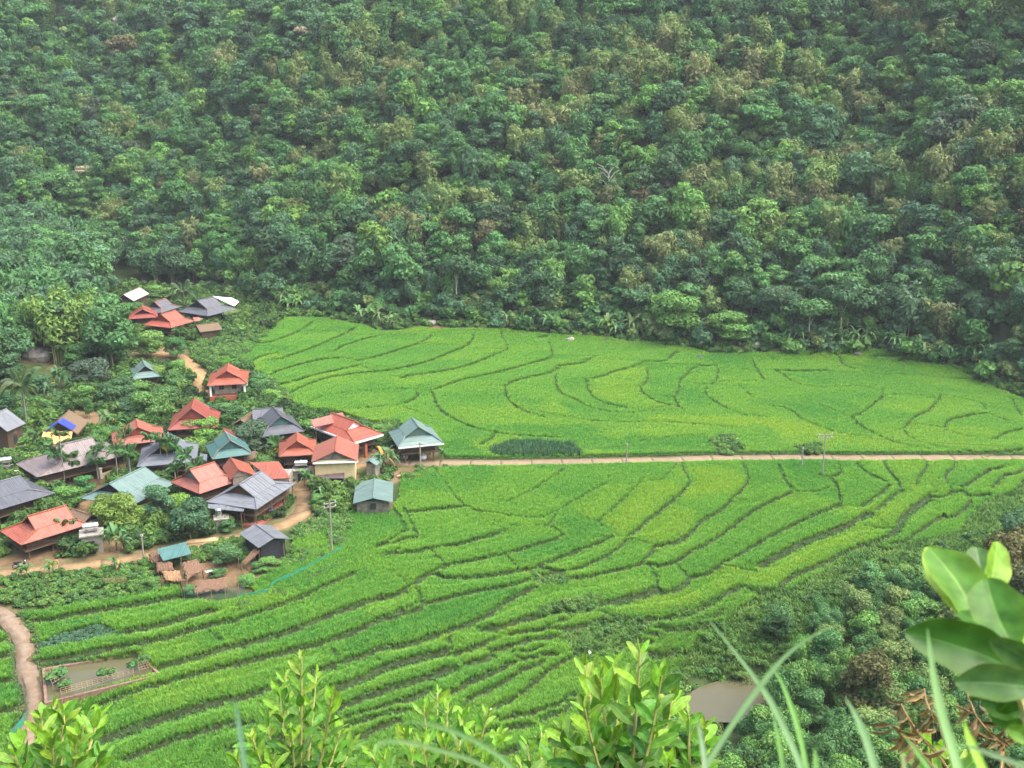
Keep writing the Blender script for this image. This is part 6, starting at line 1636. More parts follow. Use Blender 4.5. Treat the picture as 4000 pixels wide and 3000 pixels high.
# walled fish pond, lower left
zc = FPZ
C4 = [at_z(u, v, zc) for u, v in POND_OUT]
o = MB().poly([tuple(p - np.array([0, 0, .22])) for p in C4]).build("fish_pond", M_MUDW); tag(o, kind="structure")
M_KERB = mat("pond_wall_brick", (0.20, 0.13, 0.095), .95, .4, 3, .6, 9)
pw = empty("pond_wall", tuple(C4[0])); tag(pw, "low brown brick wall around the small fish pond", "wall")
for i in range(4):
    a, b = C4[i] - C4[0], C4[(i + 1) % 4] - C4[0]; d = (b - a)[:2] / np.linalg.norm((b - a)[:2]); nrm = np.array([-d[1], d[0]]) * .14
    e = d * (.14 if i % 2 == 0 else -.14)
    q = [a[:2] + nrm - e, a[:2] - nrm - e, b[:2] - nrm + e, b[:2] + nrm + e]
    z1 = .06 if i == 0 else .02
    ar = sum(q[k][0] * q[(k + 1) % 4][1] - q[(k + 1) % 4][0] * q[k][1] for k in range(4))
    pts = [(p[0], p[1], z1) for p in (q if ar > 0 else q[::-1])]
    MB().slab(pts, 1.5).build("wall_side", M_KERB, pw)
M_BAM = mat("dry_bamboo", (0.30, 0.22, 0.12), .8, .25, 6)
def trellis(label, px, h, nu, nv):
    z = zc + h; P = [at_z(u, v, z) for u, v in px]; c = np.mean(P, axis=0)
    root = empty("bamboo_trellis", (c[0], c[1], zc - .2)); tag(root, label, "trellis")
    L = [p - np.array([c[0], c[1], zc - .2]) for p in P]
    for i in range(nu + 1):
        t = i / nu; a = L[0] * (1 - t) + L[1] * t; b = L[3] * (1 - t) + L[2] * t
        MB().tube([a + (a - b) * .04, b + (b - a) * .05], .02, 4).build("pole", M_BAM, root)
    for j in range(nv + 1):
        t = j / nv; a = L[0] * (1 - t) + L[3] * t; b = L[1] * (1 - t) + L[2] * t
        MB().tube([a + np.array([0, 0, .04]), b + np.array([0, 0, .04])], .02, 4).build("pole", M_BAM, root)
    for p in L: MB().tube([(p[0], p[1], p[2]), (p[0], p[1], -.9)], .035, 5).build("leg", M_BAM, root)
    return root, c
trellis("long bamboo trellis over the front of the fish pond", [(235,2690),(520,2612),(520,2630),(240,2712)], .75, 14, 3)
trellis("small bamboo trellis at the fish pond's left corner", [(175,2618),(245,2604),(255,2640),(205,2670)], .7, 4, 4)
trellis("bamboo trellis at the fish pond's right end", [(538,2590),(575,2580),(590,2606),(545,2618)], .7, 4, 3)
for (u, v, w, lab) in [(225,2650,90,"climbing vine on the left pond trellis"), (520,2605,60,"creeper on the long pond trellis"), (420,2640,70,"vine tuft at the middle of the pond trellis"), (255,2680,55,"vine at the near end of the pond trellis"), (560,2585,60,"vine on the right pond trellis")]:
    P = at_z(u, v, zc + .2); s = w / scale_at(P) / 2.4
    tree("vine", "weed0" if u % 2 else "weed1", tuple(P), s, (0.10, 0.23, 0.07), label=lab, cat="vine", crown="foliage")

# ------------------------------------------------------------------ power poles and lines
M_POLE = mat("pole_concrete", (0.30, 0.27, 0.23), .9, .3, 3)
M_WIRE = mat("wire_black", (0.03, 0.03, 0.03), .6)
M_PORC = mat("insulator", (0.65, 0.65, 0.63), .4)
POLES = {}
def pole(key, u, v, vt, label, arm=1.2, yaw=0.0, rough=False):
    P = ground(u, v); P[2] = land(P[0], P[1]); h = height_for(P, vt)
    o = empty("power_pole", tuple(P), yaw)
    MB().tube([(0, 0, -.8), (0, 0, h)], .12, 8, .08).build("shaft", M_POLE, o)
    if arm:
        for k in range(2 if arm > 1 else 1):
            a = MB().box(-arm / 2, arm / 2, -.05, .05, h - .35 - .5 * k, h - .25 - .5 * k).build("cross_arm", M_POLE, o)
            for x in (-arm / 2 + .1, 0 if k == 0 else -.25, arm / 2 - .1): MB().tube([(x, 0, h - .26 - .5 * k), (x, 0, h - .02 - .5 * k)], .05, 6).build("insulator", M_PORC, o)
    tag(o, label, "pole"); POLES[key] = (P, h)
pole('P1', 1643, 1833, 1728, "slim power pole before the sage green house", arm=.9)
pole('P2', 2446, 1823, 1731, "short single power pole beside the middle of the road", arm=.3)
pole('P3', 3131, 1830, 1746, "short power pole left of the tall one by the road", arm=.3)
pole('P4', 3211, 1862, 1690, "tall power pole with cross arm below the road", arm=2.2, yaw=.15)
pole('P5', 1298, 2167, 1957, "tall power pole with cross arm in the paddies below the village", arm=1.6, yaw=.5)
pole('P6', 562, 2182, 2086, "power pole beside the lane left of the animal pens", arm=.4)
pole('P7', 1254, 1640, 1612, "pole top behind the orange tiled roof", arm=.6)
def wire(a, b, sag, label, dz=-.3):
    A = np.array(POLES[a][0]) + [0, 0, POLES[a][1] + dz]; B = np.array(POLES[b][0]) + [0, 0, POLES[b][1] + dz] if isinstance(b, str) else np.array(b)
    pts = [tuple(A * (1 - t) + B * t - np.array([0, 0, sag * 4 * t * (1 - t)])) for t in np.linspace(0, 1, 12)]
    tag(MB().tube(pts, .016, 4).build("power_line", M_WIRE), label, "cable")
wire('P1', 'P2', 1.0, "cable from the sage green house's pole along the road"); wire('P2', 'P3', 1.0, "cable between the two short roadside poles"); wire('P5', 'P6', .9, "cable over the hut and pens beside the lane")
wire('P4', (120, 139, 6.0), 1.2, "cable running right from the tall roadside pole"); wire('P5', 'P1', .8, "cable from the tall village pole to the main road"); wire('P6', (-75, 112, 5.0), .6, "cable along the lane towards the left edge")

# ------------------------------------------------------------------ water tanks and small yard things
def tank_h(u, v, label, L=1.5, r=.45, yaw=.4, base_h=0.0, P=None):
    P = ground(u, v) if P is None else P
    o = empty("water_tank", (P[0], P[1], P[2] + base_h), yaw)
    MB().tube([(-L / 2 - .12, 0, r + .3), (-L / 2, 0, r + .3), (L / 2, 0, r + .3), (L / 2 + .12, 0, r + .3)], r, 14).build("drum", M_STEEL, o, smooth=False)
    for x in (-L / 3, L / 3): MB().box(x - .04, x + .04, -r * .8, r * .8, 0, r * .55 + .0).build("cradle", M_CONCG, o)
    MB().tube([(0, 0, 2 * r + .28), (0, 0, 2 * r + .4)], .16, 10).build("lid", M_STEEL, o)
    tag(o, label, "water tank"); return o
def tank_v(P, label, h=1.3, r=.45):
    o = empty("water_tank", tuple(P)); MB().tube([(0, 0, 0.05), (0, 0, h)], r, 14).build("drum", M_STEEL, o); MB().ball((0, 0, h), r, r, .2, 12, 4).build("dome_lid", M_STEEL, o)
    for k in range(3): MB().tube([(r * .7 * math.cos(k * 2.1), r * .7 * math.sin(k * 2.1), -.02), (r * .7 * math.cos(k * 2.1), r * .7 * math.sin(k * 2.1), .12)], .05, 5).build("foot", M_CONCG, o)
    tag(o, label, "water tank"); return o
def block(name, label, px, h, w, d, wallm, roofm, yaw, cat="outhouse"):
    P = ground(*px); o = empty(name, tuple(P), yaw)
    MB().box(-w / 2, w / 2, -d / 2, d / 2, -.8, h).build("wall", wallm, o); MB().box(-w / 2 - .2, w / 2 + .2, -d / 2 - .2, d / 2 + .2, h + .003, h + .15).build("roof_slab", roofm, o)
    MB().box(-w * .22, w * .12, -d / 2 - .04, -d / 2 - .01, 0, h * .72).build("door", M_DARK, o); tag(o, label, cat); return P
P = block("outhouse", "grey concrete outhouse with water tank behind the lane wall", (365,2150), 2.3, 2.4, 2.0, M_CONCG, M_CONCG, .35)
tank_h(0, 0, "stainless horizontal water tank on the concrete outhouse", P=(P[0], P[1], P[2] + 2.46), yaw=.35)
P = block("outhouse", "small plastered outhouse at the porch house corner", (868,2068), 1.6, 1.5, 1.4, M_CONCG, M_CONCG, .3)
tank_v((P[0] - .3, P[1], P[2] + 1.76), "upright stainless water tank on the small outhouse", 1.0, .42)
P = block("outhouse", "grey outhouse between the compact red house and the lane", (1180,1868), 1.4, 2.2, 1.8, M_CONCG, M_CONCG, .1)
tank_h(0, 0, "white topped water tank before the compact red house", P=(P[0], P[1], P[2] + 1.56), yaw=.1)
tank_h(25, 1845, "stainless water tank at the left edge below the shrubs", base_h=1.1)
P = ground(25, 1845); st = empty("tank_stand", (P[0], P[1], P[2])); MB().box(-.9, .9, -.5, .5, -.5, 1.09).build("plinth", M_CONCG, st); tag(st, "concrete plinth under the left edge water tank", "plinth")
def bag(u, v, label, s=.4, m=None, P=None):
    P = ground(u, v) if P is None else np.array(P); P[2] = land(P[0], P[1]); o = empty("sack", tuple(P), random.uniform(0, 6))
    r = random.Random(u); b = MB(); b.ball((0, 0, s * .45), s * .6, s * .45, s * .5, 9, 6)
    b.v = [(x * r.uniform(.88, 1.12), y * r.uniform(.88, 1.12), max(0, z * r.uniform(.9, 1.1))) for x, y, z in b.v]
    b.build("bag_body", m or M_PLATEW, o); MB().tube([(0, 0, s * .85), (.05, 0, s * 1.15)], s * .12, 6, s * .2).build("tied_neck", m or M_PLATEW, o); tag(o, label, "bag")
for i, (u, v, s, lab) in enumerate([(1655,1796,.9,"white sack standing by the road before the sage green house"),(1585,1793,.7,"white bundle by the road left of the slim pole"),(1130,1850,.7,"white sack at the corner of the flat red roof"),(1025,1745,1.1,"white covered bundle in the village yard"),
        (2302,2556,.5,"white rag in the paddies near the gully"),(1918,2785,.45,"white plastic bag by the lower middle paddies"),(1852,2743,.3,"white scrap left of the lower middle plastic bag"),(2030,2648,.3,"white scrap on a balk in the small terraces"),(1110,1565,.35,"white scrap at the paddy corner by the village"),
        (1086,1524,.4,"white bag at the left tip of the far paddies"),(1485,1320,.5,"white bag on a balk in the far left paddies"),(302,1588,.6,"white scraps on bare earth by the thin tree"),(645,1650,.6,"white cloth below the bright dense tree"),(975,1195,1.2,"white bundle right of the far hamlet's awning"),(415,2630,.5,"white float above the fish pond")]):
    bag(u, v, lab, s)
P = ground(820, 2275); sh = empty("plastic_sheet", (P[0], P[1], P[2] + .95), .4)
b = MB(); 
for i in range(5):
    for j in range(3): b.v.append((-.35 + .35 * j + .1 * math.sin(i), -.9 + .45 * i, .75 - .16 * i + .12 * math.sin(i * 2.1 + j)))
for i in range(4):
    for j in range(2): k = i * 3 + j; b.f.append((k, k + 1, k + 4, k + 3))
b.build("crumpled_sheet", M_PLATEW, sh); tag(sh, "white plastic sheet lying on the fowl house thatch", "sheet")
# timber pile by the road, boards by the lane
P = ground(1605, 1862); tp = empty("timber_pile", tuple(P), .02); tag(tp, "stack of reddish timber planks below the road", "timber")
for k in range(7):
    m = [mat("plank_red", (.38, .17, .09), .8, .3, 3, stretch=(1, 8, 8)), mat("plank_pale", (.50, .40, .28), .8, .3, 3, stretch=(1, 8, 8))][k % 2]
    y = (k % 3) * .35 - .35; z = (k // 3) * .16
    MB().box(-2.0 + .1 * k, 1.9 - .12 * (k % 3), y, y + .3, z, z + .14).build("plank", m, tp)
P = ground(790, 2113); bp_ = empty("board_pile", (P[0], P[1], P[2] + .06), .22); tag(bp_, "pale sawn boards laid along the lane", "timber")
for k in range(4): MB().box(-2.2 + .2 * k, 2.1 - .15 * k, -.5 + .26 * k, -.28 + .26 * k, 0, .07).build("board", mat("board_fresh", (.62, .43, .22), .8, .2, 3), bp_)
# thatch-roofed pig pens: stakes and earth wall below the pale thatch
P = ground(680, 2290); pf = empty("pen_wall", tuple(P), -.05); tag(pf, "clay and stake wall of the animal pens", "wall")
MB().box(-2.0, 1.6, -.15, .1, -.5, .85).build("clay_wall", mat("clay", (.42, .27, .14), .95, .3, 2, .6, 6), pf)
for k in range(12): MB().tube([(-1.9 + .31 * k, -.2, -.3), (-1.9 + .31 * k, -.18, 1.0 + .2 * (k % 3))], .04, 5).build("stake", M_BAM, pf)
# net fences
M_NETG = bpy.data.materials.new("green_net"); _t, _N, _L, _b = nt(M_NETG)
_b.inputs["Base Color"].default_value = (0.02, 0.26, 0.17, 1); _b.inputs["Roughness"].default_value = .7
_tr = _N.new("ShaderNodeBsdfTransparent"); _mx = _N.new("ShaderNodeMixShader"); _mx.inputs[0].default_value = .78
_L.new(_tr.outputs[0], _mx.inputs[1]); _L.new(_b.outputs[0], _mx.inputs[2]); _L.new(_mx.outputs[0], _N["Material Output"].inputs["Surface"])
M_NETD = M_NETG.copy(); M_NETD.name = "dark_net"; M_NETD.node_tree.nodes["Principled BSDF"].inputs["Base Color"].default_value = (0.06, 0.12, 0.13, 1)
[n for n in M_NETD.node_tree.nodes if n.type == 'MIX_SHADER'][0].inputs[0].default_value = .30
def net(px, h, label, m, step=1.6):
    W = np.array([ground(*p)[:2] for p in px]); W = resample(smooth_line(W, 4), .5)
    o = empty("net_fence", (W[0][0], W[0][1], land(*W[0])))
    z = terrace(W[:, 0].copy(), W[:, 1].copy()); b = MB(); n = len(W); r = random.Random(n)
    for i in range(n):
        q = (W[i][0] - W[0][0], W[i][1] - W[0][1]); zz = z[i] - o.location[2]
        b.v += [(q[0], q[1], zz - .1), (q[0] + r.uniform(-.1, .1), q[1] + r.uniform(-.1, .1), zz + h * r.uniform(.75, 1.1))]
        if i: b.f.append((2 * i - 2, 2 * i, 2 * i + 1, 2 * i - 1))
        if i % max(1, int(step / .5)) == 0: MB().tube([(q[0], q[1], zz - .3), (q[0], q[1], zz + h * 1.15)], .03, 5).build("stake", M_BAM, o)
    b.build("netting", m, o); tag(o, label, "fence")
net([(930,2346),(990,2338),(1050,2325),(1075,2290),(1130,2270),(1230,2215),(1310,2170),(1338,2150),(1330,2125),(1308,2118)], .8, "green net fence winding along the paddies below the hut", M_NETG)
net([(90,2655),(100,2700),(108,2750),(104,2800),(90,2830),(60,2860),(40,2890)], .8, "green net fence along the left side of the footpath", M_NETG)
net([(255,2440),(310,2435),(350,2432),(392,2425)], .6, "torn green net on a balk above the vegetable bed", M_NETG)
net([(135,2440),(145,2500),(150,2570),(155,2640),(165,2700),(180,2755)], .9, "dark net fence between the footpath and the fish pond", M_NETD)
net([(722,2345),(760,2350),(860,2345),(945,2325),(955,2280),(940,2230),(905,2205)], 1.5, "dark net fence around the fowl pen", M_NETD)
net([(712,2215),(712,2260),(716,2345)], 1.9, "tall net fence at the left of the fowl pen", M_NETD)
# bean frame of dry sticks
P = ground(450, 2290); bf = empty("bean_frame", tuple(P), .05); tag(bf, "low frame of dry sticks on the weedy bank", "frame")
for k in range(5): MB().tube([(-1.3, 0, .5 + .12 * k), (1.3, .05, .55 + .12 * k)], .025, 4).build("stick", M_BAM, bf)
for x in (-1.2, 0, 1.2): MB().tube([(x, 0, -.5), (x, 0, 1.2)], .03, 4).build("upright", M_BAM, bf)
# rocks
def rock(u, v, w, m, label, flat=.6):
    P = ground(u, v); s = w / scale_at(P) / 2; r = np.random.default_rng(int(u))
    b = MB().ball((0, 0, s * flat * .35), s, s * .8, s * flat, 10, 7); ph = r.uniform(0, 6, 6)
    b.v = [tuple(np.array(q) * (1 + .16 * math.sin(3 * q[0] / s + ph[0]) * math.sin(3 * q[1] / s + ph[1]) + .12 * math.sin(5 * q[2] / s + ph[2]) + .05 * math.sin(9 * q[0] / s + ph[3]))) for q in b.v]
    o = b.build("boulder", m); o.location = P; tag(o, label, "rock")
M_RKD = mat("rock_dark", (.075, .07, .075), .9, .4, 2, .7, 5); M_RKP = mat("rock_pale", (.38, .35, .31), .9, .4, 1.2, .8, 3, tone2=(.14, .13, .12))
for a in [(2732,1402,38,M_RKD,"dark boulder in the far paddies right of centre"),(2056,1306,26,M_RKD,"dark rock at the top of the middle far paddies"),(2368,1335,28,M_RKD,"dark rock at the wood's edge below the banana plants"),(2432,1330,26,M_RKD,"dark rock right of another at the wood's edge"),
          (2226,1334,38,M_RKP,"pale and dark stones at the top of the far paddies"),(1908,1235,75,M_RKP,"pale limestone boulder at the foot of the hill",),(1686,1268,45,M_RKP,"narrow pale rock at the wood's edge"),(2963,1350,55,M_RKP,"tall grey brown boulder at the wood's edge, right"),
          (150,1405,110,M_RKP,"large grey boulder in the earth bank on the left rise"),(3350,1388,36,M_RKD,"dark stone pile in the far right paddies"),(2580,1338,30,M_RKD,"flat dark rock above the far paddies")]:
    rock(*a)
for (u, v, w, lab) in [(255,60,90,"pale cliff rock high on the left hillside"),(470,120,60,"small pale cliff rock upper left"),(3530,100,70,"pale cliff rock high on the right hillside"),(3920,1190,60,"pale rock low on the right hillside"),(900,940,60,"pale rock among the left trees")]:
    rock(u, v, w, M_RKP, lab, 1.3)
# ------------------------------------------------------------------ motorbikes
M_BLK = mat("black_rubber", (.02, .02, .022), .6); M_BIKE = mat("bike_paint", (.03, .035, .05), .3, spec=.6); M_CHR = mat("chrome", (.7, .7, .72), .2, metal=1)
def motorbike(P, yaw, label):
    o = empty("motorbike", tuple(P), yaw)
    for x in (-.62, .62):
        w = MB(); n = 14
        for k in range(n):
            a0, a1 = 2 * PI * k / n, 2 * PI * (k + 1) / n
            w.tube([(x + .27 * math.cos(a0), 0, .3 + .27 * math.sin(a0)), (x + .27 * math.cos(a1), 0, .3 + .27 * math.sin(a1))], .045, 5, cap=False)
        wh = w.build("wheel", M_BLK, o); MB().tube([(x, -.05, .3), (x, .05, .3)], .08, 8).build("hub", M_CHR, wh)
    MB().slab([(-.75, -.12, .82), (.1, -.14, .80), (.1, .14, .80), (-.75, .12, .82)], .10).build("seat", M_BLK, o)
    MB().tube([(-.7, 0, .62), (-.2, 0, .55), (.15, 0, .40), (.42, 0, .62), (.5, 0, .95)], .11, 8, .07).build("body", M_BIKE, o)
    MB().ball((-.05, 0, .38), .22, .14, .16).build("engine", M_CHR, o)
    MB().tube([(.62, 0, .3), (.45, 0, .98)], .035, 6).build("fork", M_CHR, o); MB().tube([(.40, -.32, 1.03), (.44, 0, .98), (.40, .32, 1.03)], .02, 5).build("handlebar", M_BLK, o)
    MB().ball((.55, 0, .88), .09, .09, .09).build("headlight", M_PLATEW, o); MB().tube([(-.15, .1, .28), (-.7, .13, .36)], .04, 6).build("exhaust", M_CHR, o)
    tag(o, label, "motorbike")
P = ground(82, 2222); P[2] = land(P[0], P[1]) + .08; motorbike(P, .3, "dark motorbike parked on the lane at the left")
P = ground(1450, 1760); motorbike(P, 1.2, "black motorbike under the eave of the orange tiled house")
# ------------------------------------------------------------------ people
def person(P, yaw, label, shirt, trousers, hat=None, pose='stand', scale=1.0):
    """one continuous skinned body, clothing as colour zones by height; hat and hair are children"""
    J = {'stand': dict(pel=(0, 0, .92), ch=(.02, 0, 1.25), nk=(.02, 0, 1.45), hd=(.04, 0, 1.62), kl=(.03, .10, .48), kr=(.05, -.10, .48), fl=(0, .11, .06), fr=(.02, -.11, .06), tl=(.14, .12, .03), tr=(.16, -.12, .03), sl=(.02, .19, 1.40), sr=(.02, -.19, 1.40), el=(.08, .25, 1.12), er=(.10, -.25, 1.12), hl=(.26, .22, 1.0), hr_=(.28, -.2, 1.0)),
         'sit': dict(pel=(0, 0, .45), ch=(.02, 0, .80), nk=(.03, 0, 1.0), hd=(.06, 0, 1.17), kl=(.40, .12, .47), kr=(.40, -.12, .47), fl=(.42, .12, .06), fr=(.42, -.12, .06), tl=(.56, .13, .03), tr=(.56, -.13, .03), sl=(.02, .19, .95), sr=(.02, -.19, .95), el=(.10, .25, .70), er=(.10, -.25, .70), hl=(.32, .16, .58), hr_=(.32, -.16, .58))}[pose]
    names = list(J); V = [J[n] for n in names]; ix = {n: i for i, n in enumerate(names)}
    E = [('pel', 'ch'), ('ch', 'nk'), ('nk', 'hd'), ('pel', 'kl'), ('pel', 'kr'), ('kl', 'fl'), ('kr', 'fr'), ('fl', 'tl'), ('fr', 'tr'), ('ch', 'sl'), ('ch', 'sr'), ('sl', 'el'), ('sr', 'er'), ('el', 'hl'), ('er', 'hr_')]
    R = dict(pel=.15, ch=.155, nk=.06, hd=.105, kl=.075, kr=.075, fl=.05, fr=.05, tl=.04, tr=.04, sl=.075, sr=.075, el=.048, er=.048, hl=.035, hr_=.035)
    me = bpy.data.meshes.new("body"); me.from_pydata(V, [(ix[a], ix[b]) for a, b in E], [])
    root = empty("person", tuple(P), yaw, scale); o = link_mesh("body", me, root)
    md = o.modifiers.new("skin", 'SKIN')
    for n in names: me.skin_vertices[0].data[ix[n]].radius = (R[n], R[n])
    me.skin_vertices[0].data[0].use_root = True
    o.modifiers.new("sub", 'SUBSURF').render_levels = 2
    m = bpy.data.materials.new("clothed_body"); t, N, L, b = nt(m); b.inputs["Roughness"].default_value = .8
    tc = N.new("ShaderNodeTexCoord"); sp_ = N.new("ShaderNodeSeparateXYZ"); L.new(tc.outputs["Object"], sp_.inputs[0]); r = N.new("ShaderNodeValToRGB"); r.color_ramp.interpolation = 'CONSTANT'
    mr = N.new("ShaderNodeMath"); mr.operation = 'MULTIPLY'; mr.inputs[1].default_value = .5; L.new(sp_.outputs[2], mr.inputs[0]); L.new(mr.outputs[0], r.inputs[0])
    zz = J['pel'][2] / 2; nk = J['nk'][2] / 2
    r.color_ramp.elements[0].color = (*trousers, 1); r.color_ramp.elements[1].position = zz + .02; r.color_ramp.elements[1].color = (*shirt, 1)
    e = r.color_ramp.elements.new(nk); e.color = (.42, .24, .15, 1); L.new(r.outputs[0], b.inputs["Base Color"]); me.materials.append(m)
    h = J['hd']
    MB().ball((h[0] - .02, 0, h[2] + .03), .115, .105, .10, 10, 6).build("hair", mat("hair_black", (.015, .012, .012), .6), root, smooth=True)
    MB().ball((h[0] + .105, 0, h[2] - .015), .018, .014, .02, 6, 4).build("nose", mat("skin", (.42, .24, .15), .6), root)
    if hat:
        b = MB(); n = 16; b.v = [(h[0], 0, h[2] + .27)] + [(h[0] + .24 * math.cos(2 * PI * k / n), .24 * math.sin(2 * PI * k / n), h[2] + .05) for k in range(n)]
        b.f = [(0, 1 + k, 1 + (k + 1) % n) for k in range(n)]; b.build("conical_hat", mat("palm_leaf_hat", (.72, .64, .46), .8, .1, 8), root)
    tag(root, label, "person"); return root
P = ground(1316, 2004); P[2] = land(P[0], P[1]); person(P, -1.8, "person in a pale conical hat standing among the weeds below the village", (.20, .09, .05), (.04, .035, .035), hat=True)
root9, zg9, A1_, A0_, B_ = HOUSES['B9']
cy, sy = math.cos(root9.rotation_euler.z), math.sin(root9.rotation_euler.z)
q = ground(1062, 2012)
P = (q[0], q[1], zg9 + .12 if True else 0)
ch = empty("chair", (q[0], q[1], P[2]), -2.0)
MB().box(-.22, .22, -.22, .22, .38, .42).build("seat", M_POST, ch); MB().box(-.24, -.2, -.22, .22, .42, .85).build("backrest", M_POST, ch)
for x in (-.19, .19):
    for y in (-.19, .19): MB().box(x - .02, x + .02, y - .02, y + .02, 0, .378).build("leg", M_POST, ch)
tag(ch, "wooden chair on the porch of the large blue grey house", "chair")
person((P[0], P[1], P[2] + .03), -2.0, "person in a blue top sitting on the porch of the large blue grey house", (.05, .10, .35), (.30, .05, .05), pose='sit')
# washing line by the small hut
P = ground(1062, 2178); wl = empty("washing_line", tuple(P), -.15); tag(wl, "washing line with blue and grey clothes beside the small hut", "washing line")
for x in (-1.6, 1.6): MB().tube([(x, 0, -.4), (x, 0, 2.0)], .035, 5).build("post", M_BAM, wl)
MB().tube([(-1.6, 0, 1.9), (0, 0, 1.82), (1.6, 0, 1.9)], .012, 4).build("line", M_WIRE, wl)
for k, (x, w, h, c) in enumerate([(-1.0, .35, .6, (.55, .55, .55)), (.2, .35, .75, (.10, .22, .30)), (1.2, .3, .9, (.05, .10, .40)), (.75, .25, .5, (.65, .6, .55))]):
    b = MB(); b.v = [(x + (i % 3) * w / 2 - w / 2, .05 * math.sin(i * 1.7 + k), 1.82 - (i // 3) * h / 2) for i in range(9)]; b.f = [(0, 1, 4, 3), (1, 2, 5, 4), (3, 4, 7, 6), (4, 5, 8, 7)]
    b.build("cloth", mat("cloth_%d" % k, c, .9), wl)
# low garden wall and gate piers of the left yard
for (a, b_, lab) in [((70,1880),(105,1872),"short cream garden wall with pier, left yard"), ((148,1900),(250,1922),"cream garden wall in front of the mauve grey house"), ((395,1870),(465,1845),"low cream wall right of the mauve grey house")]:
    A, Bq = ground(*a), ground(*b_); d = Bq - A; L_ = float(np.hypot(d[0], d[1])); o = empty("garden_wall", tuple(A), math.atan2(d[1], d[0])); MB().box(0, L_, -.1, .1, -.6, .75).build("wall_run", mat("wall_beige", (.46, .37, .25), .9, .3, 2), o)
    MB().box(-.18, .18, -.18, .18, -.6, 1.5).build("pier", mat("pier_cream", (.60, .53, .42), .9, .2, 2), o); MB().box(-.24, .24, -.24, .24, 1.503, 1.62).build("pier_cap", mat("pier_cream", (.60, .53, .42)), o); tag(o, lab, "wall")
P = ground(182, 1995); o = empty("water_jar", tuple(P)); MB().tube([(0, 0, 0), (0, 0, .4), (0, 0, .75)], .3, 10, .22).build("jar_body", mat("red_plastic", (.6, .06, .03), .4), o); MB().tube([(0, 0, .75), (0, 0, .82)], .16, 10).build("lid", mat("red_plastic", (.6, .06, .03)), o); tag(o, "red plastic barrel beside the dark grey house", "barrel")
# ------------------------------------------------------------------ plants right in front of the camera
ML_FRONT = leaf_mat("foreground_leaf", None, src='OBJECT', transl=0.22, rough=0.34, spec=0.2)
M_TWIG = mat("green_twig", (.30, .30, .10), .6, .2, 20); M_TWIGB = mat("brown_twig", (.20, .12, .07), .8, .2, 20)
def big_leaf(L, W, bend, cup, seed, n=10, tip=1.0):
    r = random.Random(seed); V, Fc, C = [], [], []; ph = r.uniform(0, 6)
    fr = [-1, -.55, -.07, 0, .07, .55, 1]
    for i in range(n + 1):
        t = i / n; w = W * .5 * max(.015, math.sin(PI * min(.985, t ** 1.18 * .97 + .012))) ** .62
        x = L * t; z = -bend * L * t * t; sway = .05 * W * math.sin(t * 4 + ph)
        for q in fr:
            wv = 1 + .05 * math.sin(t * 17 + ph + q * 2) if abs(q) == 1 else 1
            V.append((x, q * w * wv + sway, z + cup * w * abs(q) ** 1.6 + r.uniform(-1, 1) * .004 * L + (.03 * W * math.sin(t * 11 + ph) * (1 if q > 0 else -1) if abs(q) > .5 else 0)))
            c = 1 + .12 * r.uniform(-1, 1)
            C.append((2.0, 1.7, 2.2) if q == 0 else (c * 1.25, c * 1.05, c * .8) if abs(q) == 1 else (c * .92, c * .95, c))
    for i in range(n):
        for j in range(6): k = 7 * i + j; Fc.append((k, k + 1, k + 8, k + 7))
    return np_mesh("leaf", V, Fc, [ML_FRONT], smooth=True, cols=np.array(C))
def veined(m, period):
    """fine lengthwise nerves and blotches on a leaf surface"""
    t, N, L, b = nt(m); src = b.inputs["Base Color"].links[0].from_socket
    tc = N.new("ShaderNodeTexCoord"); w = N.new("ShaderNodeTexWave"); w.wave_type = 'BANDS'; w.bands_direction = 'Y'; w.inputs["Scale"].default_value = 2 * PI / (20 * period); w.inputs["Distortion"].default_value = 1.2; w.inputs["Detail Scale"].default_value = .6
    L.new(tc.outputs["Object"], w.inputs["Vector"])
    n = N.new("ShaderNodeTexNoise"); n.inputs["Scale"].default_value = 5; n.inputs["Detail"].default_value = 5; L.new(tc.outputs["Object"], n.inputs["Vector"])
    r = N.new("ShaderNodeMapRange"); r.inputs[1].default_value = .3; r.inputs[2].default_value = .7; r.inputs[3].default_value = .72; r.inputs[4].default_value = 1.3; L.new(n.outputs[0], r.inputs[0])
    r1 = N.new("ShaderNodeMapRange"); r1.inputs[3].default_value = .985; r1.inputs[4].default_value = 1.015; L.new(w.outputs["Fac"], r1.inputs[0])
    mm = N.new("ShaderNodeMath"); mm.operation = 'MULTIPLY'; L.new(r.outputs[0], mm.inputs[0]); L.new(r1.outputs[0], mm.inputs[1])
    mx = N.new("ShaderNodeMix"); mx.data_type = 'RGBA'; mx.blend_type = 'MULTIPLY'; mx.inputs[0].default_value = 1; L.new(src, mx.inputs[6]); L.new(mm.outputs[0], mx.inputs[7]); L.new(mx.outputs[2], b.inputs["Base Color"])
    bp = N.new("ShaderNodeBump"); bp.inputs["Strength"].default_value = .04; bp.inputs["Distance"].default_value = .01; L.new(w.outputs["Fac"], bp.inputs["Height"]); L.new(bp.outputs[0], b.inputs["Normal"])
veined(ML_FRONT, .03)
FLEAF = [big_leaf(1, .40, .12, .35, 1), big_leaf(1, .36, .25, .25, 2), big_leaf(1, .44, -.08, .45, 3), big_leaf(1, .32, .05, .3, 4)]
def orient(o, x, up):
    x = Vector(x).normalized(); z = Vector(up); z = (z - x * z.dot(x))
    if z.length < 1e-4: z = x.orthogonal()
    z.normalize(); y = z.cross(x)
    o.rotation_mode = 'QUATERNION'; o.rotation_quaternion = Matrix((x, y, z)).transposed().to_quaternion()
